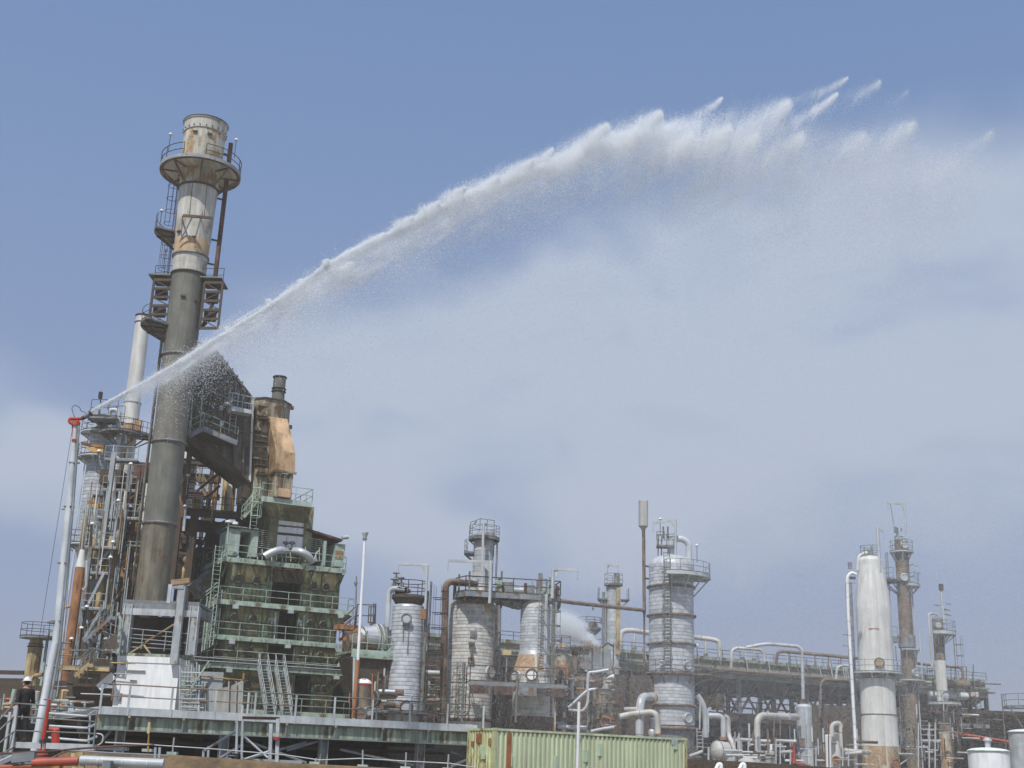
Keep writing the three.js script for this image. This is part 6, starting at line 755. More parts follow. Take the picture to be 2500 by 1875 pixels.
{ // small units near the steam
  let d = 124, c = cJ(1440, 240, d), X = c.x, Z = c.z, Y = (k) => cJ(1440, k, d).y; const t = thing('vent_drum', 'small round topped drum on a railed ring platform inside the steam', 'drum', V(X, 0, Z)); part(t, 'shell', cyl(X, 0, Z, 0.35, 0.35, Y(300)), M.steel); part(t, 'funnel', lathe([[0.35, Y(310)], [0.8, Y(262)]], X, Z, 24), M.steel); part(t, 'dome_cap', [cyl(X, Y(240), Z, 0.48, 0.46, Y(205) - Y(240), 20), dome(X, Y(205), Z, 0.46, 0.6, 20)], M.brown); platform(t, X, Z, Y(240), 0.3, 0.82, 0, 2 * PI, { mr: M.railDark, brackets: 0, th: 0.16, rail: false }); part(t, 'railing', arcRails(X - 0.3, Y(200), Z, 1.15, -1.7, 1.7, 0.55, 0.8, 0.03), M.railDark);
  d = 112; c = cJ(1118, 480, d); X = c.x; Z = c.z; const Y2 = (k) => cJ(1118, k, d).y, s = thing('railed_drum', 'small pale drum with railed round top just right of the bottle shaped tower'.replace('just right of', 'beside'), 'drum', V(X, 0, Z)); part(s, 'shell', cyl(X, 0, Z, 0.62, 0.62, Y2(480)), M.creamRust); part(s, 'head', dome(X, Y2(480), Z, 0.62, 0.3, 24), M.cream); platform(s, X, Z, Y2(455), 0.1, 0.85, -3.1, 3.1, { mr: M.railDark, brackets: 5, th: 0.12, drop: 0.4 }); part(s, 'box_unit', [box(cJ(1120, 425, d - 0.5), 0.7, 0.5, 0.5)], M.beige); part(s, 'goose_neck', pipe([cJ(1055, 450, d - 1), cJ(1065, 395, d - 1), cJ(1095, 395, d - 1), cJ(1100, 450, d - 1)], 0.06, 0.2, 8), M.galv);
  d = 118; const h = thing('rusty_hopper', 'rust brown hopper on a stalk beside grey scaffold netting', 'hopper', cJ(1270, 700, d).setY(0)), hp = cJ(1262, 480, d), w = (x, y) => cJ(x, y, d); part(h, 'hopper', lathe([[0.25, w(1262, 520).y], [0.55, w(1262, 470).y], [0.7, w(1262, 440).y]], hp.x, hp.z, 20), M.brown); part(h, 'stalk', cyl(hp.x, 0, hp.z, 0.24, 0.24, w(1262, 520).y, 14), M.pipeBrown); part(h, 'arm', beam(w(1280, 450), w(1440, 430), 0.5, 0.35), M.pipeBrown); for (let i = 0; i < 16; i++) { const q = w(1310 + i * 17, 470 + (i % 3) * 14); part(h, 'bristle_pipe', rod(q, q.clone().add(V(rr(-0.15, 0.15), rr(0.5, 1.3), 0)), 0.045), i % 2 ? M.beige : M.pipeBrown); }
  const n = thing('scaffold_netting', 'grey netting hung on a scaffold below the steam', 'netting', cJ(1500, 650, 114).setY(0)), q = (x, y, dd = 114) => cJ(x, y, dd); part(n, 'net_sheet', facets([[q(1300, 640), q(1430, 690), q(1430, 500), q(1330, 530)]]), M.steel); part(n, 'net_sheet', facets([[q(1430, 690), q(1640, 690, 116), q(1620, 450, 116), q(1450, 490)]]), M.galv); for (const x of [1300, 1430, 1540, 1645]) part(n, 'scaffold_pole', rod(q(x, 1000), q(x + 4, x > 1600 ? 400 : 470), 0.06), M.railDark); part(n, 'top_rail', sweep([q(1530, 440), q(1590, 395), q(1650, 425)], 0.1, 6), M.railDark);
}
{ // low cluster under the steam: rusty drum, pipes, frames
  const J = (x, y, dd = 104) => cJ(x, y, dd), t = thing('pipe_cluster', 'rusty cluster of pipes and frames between the bottle shaped tower and the vent stack', 'pipes', J(1350, 1200).setY(0)), P = (pts, r, m, dd = 104, R = 0.8) => part(t, 'pipe', pipe(pts.map(([x, y]) => J(x, y, dd)), r, R, 12), m);
  P([[1385, 870], [1395, 690], [1450, 690], [1600, 665]], 0.12, M.aluC, 100, 0.4); P([[1190, 1052], [1390, 868], [1470, 860]], 0.11, M.aluC, 100, 0.3); P([[1190, 1070], [1345, 1085], [1388, 1010], [1395, 880]], 0.1, M.aluRustC, 100, 0.4); P([[1410, 860], [1660, 872]], 0.09, M.steel, 101); P([[1560, 870], [1600, 760], [1660, 735]], 0.25, M.aluRust, 106); P([[1230, 960], [1225, 800]], 0.14, M.galv, 103); P([[1090, 1240], [1380, 1255]], 0.17, M.aluC, 101); P([[1420, 1290], [1500, 1270], [1660, 1245]], 0.12, M.galv, 99);
  const c = J(1560, 1000, 106), R = rad(1476, 1700, 42, 106); const s = thing('rusty_drum', 'large dark rusty upright drum beside the pole of the vent stack', 'drum', V(c.x, 0, c.z)); part(s, 'shell', cyl(c.x, 0, c.z, R, R, J(1560, 880, 106).y), M.greyRust); part(s, 'head', dome(c.x, J(1560, 880, 106).y, c.z, R, 0.3), M.steel); manway(s, c.x, c.z, R, J(1560, 1200, 106).y, 0, 0.4, M.rustCol, M.brown); part(s, 'ring', torus(c.x, J(1560, 1165, 106).y, c.z, R + 0.05, 0.12), M.rustCol);
  for (const [x0, x1, y, dd] of [[1080, 1300, 760, 106], [1240, 1660, 750, 108], [1060, 1400, 900, 108], [1080, 1480, 1170, 104], [1380, 1660, 980, 103]]) part(t, 'beam', beam(J(x0, y, dd), J(x1, y + 12, dd), 0.2, 0.3), M.pipeBrown); for (const [x, y0, dd] of [[1395, 690, 102], [1410, 870, 101], [1430, 870, 101], [1325, 780, 106], [1090, 570, 108], [1200, 560, 108], [1240, 700, 107], [1130, 980, 103], [1460, 870, 102]]) { const a = J(x, y0, dd); part(t, 'post', beam(V(a.x, 0, a.z), a, 0.18), M.rail); }
  for (let i = 0; i < 90; i++) { const x = rr(1060, 1640), y = rr(620, 1250), L = rr(20, 130); P(i % 2 ? [[x, y], [x, y + L]] : [[x, y], [x + L, y + L * 0.05]], rr(0.03, 0.1), [M.pipeBrown, M.galv, M.rustCol, M.steel, M.creamRust, M.brown, M.galv][i % 7], rr(100, 112)); }
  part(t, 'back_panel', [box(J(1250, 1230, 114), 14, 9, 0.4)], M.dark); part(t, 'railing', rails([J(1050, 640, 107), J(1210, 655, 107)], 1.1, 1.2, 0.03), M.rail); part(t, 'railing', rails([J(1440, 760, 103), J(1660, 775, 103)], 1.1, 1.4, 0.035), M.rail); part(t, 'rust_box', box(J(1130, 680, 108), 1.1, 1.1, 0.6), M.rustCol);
}
// ---------------------------------------------------------------- long fin fan cooler bank on its trestle
{
  const PA = plane(at(1700, 1600, 140), 27), p = (x, y, o = 0) => PA.P(x, y, o), t = thing('fan_cooler_bank', 'long bank of fan coolers on a dark trestle behind the ring flanged tower', 'cooler bank', PA.P0.clone().setY(0)), ax = (x) => PA.along(p(x, 1620)), a0 = ax(1040), a1 = ax(2405), yt = PA.P0.y;
  const yy = (x, y) => p(x, y).y, yb = yy(1700, 1618), yl = yy(1700, 1628), ym = yy(1700, 1650), yp = yy(1700, 1677), bx = (n, x0, x1, y0, y1, o0, o1, m) => part(t, n, PA.bx(x0, x1, y0, y1, o0, o1), m);
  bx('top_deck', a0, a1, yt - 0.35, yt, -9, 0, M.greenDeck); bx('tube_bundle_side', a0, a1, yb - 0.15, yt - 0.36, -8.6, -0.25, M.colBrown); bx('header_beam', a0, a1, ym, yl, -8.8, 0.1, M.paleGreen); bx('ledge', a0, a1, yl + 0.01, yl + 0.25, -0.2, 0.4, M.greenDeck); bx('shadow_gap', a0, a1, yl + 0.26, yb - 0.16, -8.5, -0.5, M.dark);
  part(t, 'railing', rails([PA.pt(a0, yt, 0), PA.pt(a1, yt, 0)], 0.8, 2.4, 0.035, 0), M.railDark); bx('walk', a0, a1, ym + 0.5, ym + 0.65, 0.1, 1.3, M.pipeBrown); part(t, 'pipe', rod(PA.pt(ax(1720), yl - 0.2, 1.2), PA.pt(ax(2080), yl - 0.2, 1.2), 0.18, 10), M.pipeBrown);
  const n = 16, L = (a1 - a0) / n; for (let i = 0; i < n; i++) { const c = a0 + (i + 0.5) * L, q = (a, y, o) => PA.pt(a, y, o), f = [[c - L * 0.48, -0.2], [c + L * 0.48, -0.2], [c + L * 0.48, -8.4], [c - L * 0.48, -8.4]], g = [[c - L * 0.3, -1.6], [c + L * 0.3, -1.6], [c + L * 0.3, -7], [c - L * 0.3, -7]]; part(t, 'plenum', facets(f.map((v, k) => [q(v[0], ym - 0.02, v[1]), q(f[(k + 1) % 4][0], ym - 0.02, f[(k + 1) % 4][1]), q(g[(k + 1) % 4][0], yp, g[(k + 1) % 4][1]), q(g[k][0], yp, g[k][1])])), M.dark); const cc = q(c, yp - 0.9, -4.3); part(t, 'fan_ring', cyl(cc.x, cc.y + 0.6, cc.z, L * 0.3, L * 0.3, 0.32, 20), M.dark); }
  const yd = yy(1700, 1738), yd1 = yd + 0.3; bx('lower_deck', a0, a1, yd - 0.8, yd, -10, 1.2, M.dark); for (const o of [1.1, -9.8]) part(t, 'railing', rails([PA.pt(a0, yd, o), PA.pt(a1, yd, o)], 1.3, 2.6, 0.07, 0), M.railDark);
  for (let i = 0; i <= n; i += 1) { const c = a0 + i * L; for (const o of [-0.3, -8.7]) { part(t, 'leg', PA.bx(c - 0.2, c + 0.2, i % 2 ? yd : 0, ym, o - 0.2, o + 0.2), i % 2 ? M.dark : M.steel); if (i < n) { part(t, 'brace', beam(PA.pt(c, yd, o), PA.pt(c + L * 0.5, ym - 0.4, o), 0.2), M.dark); part(t, 'brace', beam(PA.pt(c + L, yd, o), PA.pt(c + L * 0.5, ym - 0.4, o), 0.2), M.dark); } } part(t, 'cross_beam', beam(PA.pt(c, yp - 0.2, -0.3), PA.pt(c, yp - 0.2, -8.7), 0.3), M.dark); }
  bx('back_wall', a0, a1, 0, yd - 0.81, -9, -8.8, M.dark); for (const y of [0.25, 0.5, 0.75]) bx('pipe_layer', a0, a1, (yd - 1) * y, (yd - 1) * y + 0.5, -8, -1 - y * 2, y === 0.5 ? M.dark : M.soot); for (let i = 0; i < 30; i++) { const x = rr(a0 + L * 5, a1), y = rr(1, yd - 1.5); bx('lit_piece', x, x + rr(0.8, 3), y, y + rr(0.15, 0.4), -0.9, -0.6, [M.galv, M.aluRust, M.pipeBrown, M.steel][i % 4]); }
  for (let i = 0; i < 26; i++) { const x = ax(rr(1500, 2090)); part(t, 'riser', rod(PA.pt(x, yl, 0.6), PA.pt(x, yt + rr(0.2, 1.0), 0.2), 0.05), i % 2 ? M.galv : M.rail); }
  part(t, 'yellow_box', box(p(1731, 1712, -2), 1.6, 1.2, 1, PA.f), M.yellow); part(t, 'orange_box', box(p(1753, 1713, -2), 1.1, 1.8, 1, PA.f), M.beige);
  const d = 137, H = (name, lab, pts, r, m, rs, rd = 0.14) => { const u = thing('cooler_pipe', lab, 'pipe', at(...pts[0], d)); part(u, 'header', pipe(pts.map(([x, y]) => at(x, y, d)), r, 0.8, 14), m); seams(u, pts.map(([x, y]) => at(x, y, d)), r, M.steel, 1.6); for (const [x, y0, y1] of rs) { part(u, 'riser', rod(at(x, y1, d), at(x, y0, d), rd, 10), m); part(u, 'flange', rod(at(x, y1, d), at(x, y1 - 5, d), rd + 0.1, 10), M.rail); } };
  const k = (x, y) => [1400 + x * 0.30139, 1200 + y * 0.30139], l = (x, y) => [1480 + x * 0.24111, 1475 + y * 0.24111], m = (x, y) => [1780 + x * 0.24111, 1475 + y * 0.24111];
  H('', 'thick pink grey header pipe on risers between the vent stack and the ring flanged tower', [k(382, 1265), k(386, 1135), k(460, 1122), k(640, 1150)], 0.27, M.aluRust, [[k(495, 0)[0], k(0, 1145)[1], k(0, 1278)[1]]]); H('', 'thick pink grey header pipe on risers emerging behind the ring flanged tower', [k(960, 1178), k(1130, 1198), k(1180, 1215), k(1186, 1340)], 0.25, M.aluRust, [[k(1072, 0)[0], k(0, 1205)[1], k(0, 1330)[1]]]);
  H('', 'pale cooler pipe loop on four risers', [l(1265, 650), l(1272, 440), l(1590, 462), l(1608, 580)], 0.17, M.aluRust, [[l(1380, 0)[0], l(0, 450)[1], l(0, 560)[1]], [l(1495, 0)[0], l(0, 455)[1], l(0, 570)[1]]], 0.12);
  H('', 'pale pipe arching from the cooler loop down to the upright drum', [m(170, 440), m(380, 400), m(700, 428), m(740, 470), m(752, 985)], 0.19, M.aluC, []); H('', 'long reddish brown pipe on thin risers along the cooler top', [m(478, 610), m(486, 472), m(1330, 550)], 0.18, M.pipeBrown, [610, 870, 1005, 1132].map((x) => [m(x, 0)[0], m(0, 485 + (x - 486) * 0.092)[1], m(0, 610 + (x - 610) * 0.085)[1]]), 0.08);
  H('', 'small grey bent pipe at the cooler end beside the thin white riser', [m(1085, 760), m(1092, 622), m(1235, 625)], 0.15, M.galv, []); H('', 'brown bent pipe dropping from the cooler in front of the trestle', [m(920, 1140), m(932, 760), m(1230, 772)], 0.16, M.pipeBrown, []);
}
{ // F
  const d = 120, c = cN(440, 1000, d), X = c.x, Z = c.z, Y = (k) => cN(440, k, d).y, YO = (k) => cO(170, k, d).y, R = rad(2133, 1550, 83, d), r = R * 0.7, t = thing('cream_tower', 'big cream white tower with tapered shoulder and rusty lower shell', 'tower', V(X, 0, Z));
  part(t, 'lower_shell', cyl(X, 0, Z, R * 1.08, R * 1.04, YO(1440), 48), M.creamRust); part(t, 'lower_shell', cyl(X, YO(1440), Z, R * 1.04, R * 1.0, YO(1120) - YO(1440), 48), M.cream); part(t, 'middle_shell', cyl(X, YO(1120), Z, R, R, Y(1480) - YO(1120), 48), M.cream); part(t, 'upper_shell', cyl(X, Y(1480), Z, R, R, Y(960) - Y(1480), 48), M.cream); part(t, 'shoulder', lathe([[R, Y(960)], [R * 0.985, Y(900)], [R * 0.92, Y(800)], [R * 0.82, Y(710)], [R * 0.74, Y(645)], [r, Y(600)]], X, Z, 48), M.cream); part(t, 'top_shell', cyl(X, Y(600), Z, r, r, Y(565) - Y(600), 40), M.cream); part(t, 'head', dome(X, Y(565), Z, r, 0.5), M.cream);
  for (const y of [YO(1120), YO(1440)]) part(t, 'weld_ring', torus(X, y, Z, R * 1.01, 0.05, 48), M.pipeBrown); part(t, 'rust_mark', box(pol(X, Y(1125), Z, R - 0.03, -0.3), 0.9, 0.08, 0.1, -0.3), M.rustCol);
  platform(t, X, Z, Y(1470), R, R + 0.8, -1.3, 1.6, { m: M.galv, mr: M.rail, brackets: 5, drop: 0.7 }); part(t, 'stiffening_ring', lathe([[R, Y(1520)], [R + 0.3, Y(1510)], [R + 0.3, Y(1490)], [R, Y(1482)]], X, Z, 48), M.pipeBrown); manway(t, X, Z, R, Y(1400), -0.12, 0.42, M.pipeBrown, M.beige); manway(t, X, Z, R * 1.06, YO(1615), 0.42, 0.42, M.pipeBrown, M.rustCol);
  part(t, 'vapour_pipe', pipe([cN(400, 560, d), cN(400, 490, d), cN(320, 515, d), cN(310, 640, d)], 0.15, 0.5, 10), M.cream); part(t, 'top_railing', arcRails(X, Y(530), Z, 0.9, 0, 6.28, 1.0, 0.8, 0.03), M.rail); part(t, 'valve', [box(cN(410, 500, d), 0.5, 0.5, 0.5), rod(cN(420, 500, d), cN(420, 440, d), 0.06)], M.steel); davit(t, cN(492, 650, d - 1), cN(470, 280, d - 1).y, cN(516, 320, d - 1).sub(cN(468, 275, d - 1)), M.galv, 0.15); part(t, 'top_box', box(cN(250, 600, d), 0.35, 0.6, 0.3), M.steel);
  const la = 1.35, lf = pol(X, YO(1460), Z, R + 0.3, la); part(t, 'ladder', ladder(lf, Y(1380), la, 0.5, 0.04), M.rail); part(t, 'ladder_cage', cage(lf, YO(1420), YO(800), la, 0.42, 0.03), M.rail); part(t, 'ladder', ladder(pol(X, Y(1370), Z, R + 0.25, la), Y(1250), la, 0.5, 0.04), M.rail); platform(t, X, Z, YO(1500), R * 1.05, R + 1.4, 0.9, 1.7, { m: M.galv, mr: M.rail, brackets: 2 }); part(t, 'side_duct', rod(V(cN(272, 1100, d).x, 0, Z - 0.8), V(cN(272, 1100, d).x, Y(745), Z - 0.8), rad(2082, 1530, 16, d), 20), M.steel);
  const q = thing('white_riser', 'thin tall white pipe with hooked top standing in front of the cream tower', 'pipe', cM(1280, 1500, 116).setY(0)), w = cM(1270, 1300, 116); lagged(q, [cN(300, 672, 116), cN(262, 655, 116), cN(226, 690, 116), cN(236, 1000, 116), cM(1285, 1500, 116)], 0.145, 0.5, 14, M.white, M.galv); part(q, 'bracket', box(cN(270, 700, 116.5), 0.5, 0.25, 0.3), M.rail); part(q, 'bracket', box(cN(262, 740, 116.5), 0.6, 0.1, 0.3), M.galv); for (const y of [1250, 1160]) part(q, 'instrument', box(cN(215, y, 116), 0.5, 0.06, 0.1), M.rail);
}
{ // G
  const d = 127, c = cN(697, 1000, d), X = c.x, Z = c.z, Y = (k) => cN(697, k, d).y, YO = (k) => cO(530, k, d).y, R = rad(2212, 1520, 33, d), t = thing('brown_tower', 'slim brown tower with ring platforms and overhead jib beside the cream tower', 'tower', V(X, 0, Z));
  part(t, 'shell_section', cyl(X, 0, Z, R * 1.05, R, Y(1250)), M.colBrown); part(t, 'shell_section', cyl(X, Y(1250), Z, R, R, Y(780) - Y(1250)), M.colBrown); part(t, 'shell_section', cyl(X, Y(780), Z, R, R * 0.95, Y(400) - Y(780)), M.colBrown); part(t, 'head', dome(X, Y(400), Z, R * 0.95, 0.6), M.steel);
  platform(t, X, Z, Y(490), R, R + 0.5, -2.6, 2.2, { m: M.galv, mr: M.rail, brackets: 5 }); platform(t, X, Z, Y(760), R, R + 0.95, 0.0, 2.6, { m: M.galv, mr: M.rail, brackets: 4, th: 0.2 }); platform(t, X, Z, Y(725), R, R + 1.7, -2.4, -0.7, { m: M.steel, mr: M.rail, brackets: 4, drop: 1.2 }); manway(t, X, Z, R, Y(440), 0.1, 0.38, M.galv); manway(t, X, Z, R, Y(705), -0.15, 0.34, M.galv); platform(t, X, Z, Y(1278), R, R + 0.5, -0.8, 1.4, { m: M.galv, mr: M.rail, brackets: 2, rail: false }); part(t, 'collar', cyl(X, Y(1265), Z, R + 0.15, R + 0.15, 1.2, 24), M.steel);
  platform(t, X, Z, YO(770), R, R + 0.8, -0.9, 2, { m: M.galv, mr: M.rail, brackets: 4 }); manway(t, X, Z, R, YO(700), 0.5, 0.33, M.galv); davit(t, cN(712, 480, d), cN(700, 100, d).y, cN(572, 88, d).sub(cN(706, 98, d)), M.galv, 0.1); part(t, 'hoist_rope', rod(cN(575, 90, d), cN(605, 270, d), 0.03), M.rail); for (let i = 0; i < 14; i++) { const x = rr(600, 690), y = rr(280, 400), v = cN(x, y, d); part(t, 'fitting', i % 2 ? rod(v, v.clone().add(V(rr(0.2, 0.6), 0, 0)), 0.04) : rod(v, v.clone().add(V(0, -rr(0.3, 0.9), 0)), 0.06), i % 3 ? M.rail : M.steel); }
  part(t, 'ladder', ladder(pol(X, YO(770), Z, R + 0.9, -1.5), Y(500), -1.5, 0.5, 0.04), M.rail); part(t, 'ladder_cage', cage(pol(X, 0, Z, R + 0.9, -1.5), Y(1050), Y(780), -1.5, 0.45, 0.03), M.rail); part(t, 'riser_pipe', rod(pol(X, 0, Z, R + 0.12, 1.3), pol(X, Y(790), Z, R + 0.12, 1.3), 0.07, 8), M.aluB); part(t, 'riser_pipe', rod(pol(X, YO(770), Z, R + 0.6, 1.1), pol(X, Y(1130), Z, R + 0.6, 1.1), 0.08, 8), M.galv); for (let i = 0; i < 12; i++) { const v = cN(rr(560, 830), rr(590, 690), d); part(t, 'fitting', rod(v, v.clone().add(V(rr(0.2, 0.6), rr(-0.2, 0.3), 0)), 0.035), M.rail); } part(t, 'link_platform', box(cN(605, 1205, d - 1), 0.7, 0.45, 0.8), M.steel); part(t, 'railing', rails([cN(575, 1180, d), cN(635, 1185, d)], 1.1, 0.5, 0.03), M.rail);
}
{ // H
  const d = 129, c = cN(978, 1350, d), X = c.x, Z = c.z, Y = (k) => cN(978, k, d).y, YO = (k) => cO(840, k, d).y, R = rad(2297, 1600, 26, d), t = thing('narrow_tower', 'narrowest brown tower with a tall vent pole and two ring platforms at the tank side', 'tower', V(X, 0, Z));
  part(t, 'shell_section', cyl(X, 0, Z, R * 1.1, R * 1.05, YO(1290)), M.creamRust); part(t, 'shell_section', cyl(X, YO(1290), Z, R * 1.05, R, YO(1000) - YO(1290)), M.colBrown); part(t, 'shell_section', cyl(X, YO(1000), Z, R, R, Y(1370) - YO(1000)), M.cream); part(t, 'shell_section', cyl(X, Y(1370), Z, R, R, Y(1040) - Y(1370)), M.colBrown); part(t, 'head', dome(X, Y(1040), Z, R, 0.7), M.steel);
  platform(t, X, Z, Y(1140), R, R + 1.2, -0.6, 2.6, { m: M.galv, mr: M.rail, brackets: 4, th: 0.3 }); manway(t, X, Z, R, Y(1085), -0.25, 0.34, M.steel, M.galv); platform(t, X, Z, YO(1000), R, R + 1.2, -1.2, 2, { m: M.galv, mr: M.rail, brackets: 4, th: 0.2 }); manway(t, X, Z, R, YO(925), 0.1, 0.34, M.steel, M.galv);
  part(t, 'vent_pole', sweep([cN(1010, 1060, d), cN(988, 800, d)], 0.12, 10), M.galv); part(t, 'vent_cap', rod(cN(988, 800, d), cN(986, 750, d), 0.24, 12), M.railDark); for (let i = 0; i < 12; i++) { const v = cN(rr(920, 1040), rr(910, 1030), d); part(t, 'fitting', rod(v, v.clone().add(V(rr(0.2, 0.7), rr(-0.15, 0.15), 0)), rr(0.03, 0.06)), i % 3 ? M.rail : M.pipeBrown); } part(t, 'overhead_pipe', pipe([cN(970, 1010, d), cN(930, 985, d), cN(885, 990, d), cN(915, 1420, d)], 0.11, 0.4, 10), M.aluRust); part(t, 'ladder', ladder(pol(X, YO(1000), Z, R + 0.9, 1.2), Y(1140), 1.2, 0.5, 0.04), M.rail); part(t, 'ladder_cage', cage(pol(X, 0, Z, R + 0.9, 1.2), Y(1420), Y(1170), 1.2, 0.42, 0.03), M.rail);
}
{ // end frame with walkways
  const d = 133, O = (x, y, dd = d) => cO(x, y, dd), t = thing('end_gantry', 'open steel gantry with railed walkways and ladder between the narrow tower and the white tanks', 'steel gantry', O(1110, 1330).setY(0)), fl = (x0, x1, y, th, m, rl = 1) => { const a = O(x0, y), b = O(x1, y + (x1 - x0) * 0.03); part(t, 'walkway', box(a.clone().lerp(b, 0.5).add(V(0, -th / 2, -1.5)), a.distanceTo(b), th, 3), m); if (rl) part(t, 'railing', rails([a, b, b.clone().add(V(0, 0, -3))], 1.07, 1.3, 0.04), M.railDark); };
  fl(860, 1200, 880, 0.45, M.aluRust); fl(905, 1310, 1205, 0.4, M.steel); fl(540, 760, 770, 0.2, M.galv); for (const [x, y] of [[1095, 860], [1110, 950], [900, 900], [960, 860]]) { const a = O(x, y); part(t, 'steel_column', box(V(a.x, a.y / 2, a.z), 0.3, a.y, 0.3), M.dark); } for (const [x0, y0, x1, y1] of [[1000, 1010, 1080, 1200], [1030, 960, 1120, 1200], [1165, 930, 1115, 1010], [930, 960, 950, 1200], [1080, 1240, 1130, 1330]]) part(t, 'brace', beam(O(x0, y0), O(x1, y1), 0.15), M.dark); part(t, 'ladder', ladder(O(1215, 1250, d - 1), O(1212, 790, d - 1).y, 0, 0.5, 0.04), M.rail);
  for (const [y, x0, x1] of [[815, 740, 1105], [935, 700, 1090]]) { part(t, 'drum', rod(O(x0, y - 15), O(x1, y), y < 900 ? 0.44 : 0.36, 20), y < 900 ? M.colBrown : M.galv); } for (const x of [1075, 1145]) part(t, 'mast', rod(O(x, 780), O(x, x < 1100 ? 630 : 610), 0.06), M.rail); part(t, 'header', pipe([O(530, 598), O(1010, 640), O(1035, 665), O(1045, 790)], 0.15, 0.5, 12), M.pipeBrown); for (const x of [680, 730, 920, 960]) part(t, 'riser', rod(O(x, 615 + (x - 680) * 0.06), O(x, 770), 0.05), M.rail);
  part(t, 'front_pipe', rod(O(930, 1300, 126), O(1540, 1400, 126), 0.14, 12), M.redPale); part(t, 'front_pipe', rod(O(930, 1340, 126), O(1540, 1425, 126), 0.1, 12), M.brown); part(t, 'railing', rails([O(940, 1300, 126), O(1500, 1385, 126)], 0.7, 1.6, 0.03, 0), M.railDark); part(t, 'valve', [rod(O(1300, 1370, 125), O(1300, 1330, 125), 0.14, 10), torus(O(1300, 1330, 125).x, O(1300, 1330, 125).y, O(1300, 1330, 125).z, 0.3, 0.05, 14)], M.brown);
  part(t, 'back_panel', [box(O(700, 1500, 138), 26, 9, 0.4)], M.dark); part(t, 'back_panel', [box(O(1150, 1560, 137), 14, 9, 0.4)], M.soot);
  for (let i = 0; i < 90; i++) { const x = rr(380, 1060), y = rr(1060, 1640), L = rr(0.4, 2), v = O(x, y, rr(118, 134)); part(t, 'pipe', i % 2 ? rod(v, v.clone().add(V(0, L, 0)), rr(0.03, 0.09), 6) : rod(v, v.clone().add(V(L, 0, 0)), rr(0.03, 0.1), 6), [M.pipeBrown, M.galv, M.aluRust, M.dark, M.brown, M.steel][i % 6]); }
  part(t, 'gallery', box(O(690, 1390, 122), 1.8, 0.15, 1.2), M.galv); part(t, 'gallery', box(O(560, 1445, 121), 2, 0.15, 1.2), M.galv); part(t, 'railing', rails([O(620, 1380, 121), O(770, 1388, 121)], 1.0, 0.9, 0.04), M.galv); for (const x of [700, 760, 590]) part(t, 'riser', rod(O(x, 1659, 118), O(x, 1200, 118), 0.07), M.galv);
}
{ // tanks at the corner
  for (const [x, y, w, d, lab, hi] of [[1297, 1490, 97, 104, 'white round tank with shallow dome at the bottom corner, nearest the narrow tower', 0], [1700, 1300, 92, 112, 'taller grey white tank with railed roof cut by the picture edge', 1]]) { const c = cO(x, y, d), R = rad(2100 + x * 0.24, 1475 + y * 0.24, w, d), t = thing('storage_tank', lab, 'tank', V(c.x, 0, c.z)); part(t, 'shell', cyl(c.x, 0, c.z, R, R, c.y, 48), hi ? M.galv : M.white); part(t, 'roof', dome(c.x, c.y, c.z, R + 0.05, 0.18, 48), M.white); part(t, 'roof_rim', torus(c.x, c.y, c.z, R + 0.04, 0.06, 48), hi ? M.galv : M.greenRail); if (hi) { part(t, 'platform', arcDeck(c.x, c.y + 2.1, c.z, 0.3, R + 0.2, -2.2, 0.8, 0.15), M.steel); part(t, 'railing', arcRails(c.x, c.y + 2.1, c.z, R + 0.15, -2.2, 0.8, 1.07, 1.2, 0.03), M.rail); part(t, 'frame_post', rod(V(c.x - R - 0.4, 0, c.z), V(c.x - R - 0.4, c.y + 3.2, c.z), 0.06, 8), M.rail); for (const k of [1, 4]) part(t, 'gauge_arm', beam(V(c.x - R - 0.4, c.y + k, c.z), V(c.x - R - 2.2, c.y + k, c.z), 0.1), M.rail); for (const s of [-0.5, 0.3]) part(t, 'roof_brace', beam(V(c.x + s * R - 1, c.y + 2, c.z + 1), V(c.x + s * R, c.y + 0.4, c.z + 1), 0.1), M.rail); } else part(t, 'roof_vent', [cyl(c.x, c.y + 0.25, c.z, 0.22, 0.22, 0.6, 12), dome(c.x, c.y + 0.8, c.z, 0.35, 0.8, 14)], M.galv); }
}
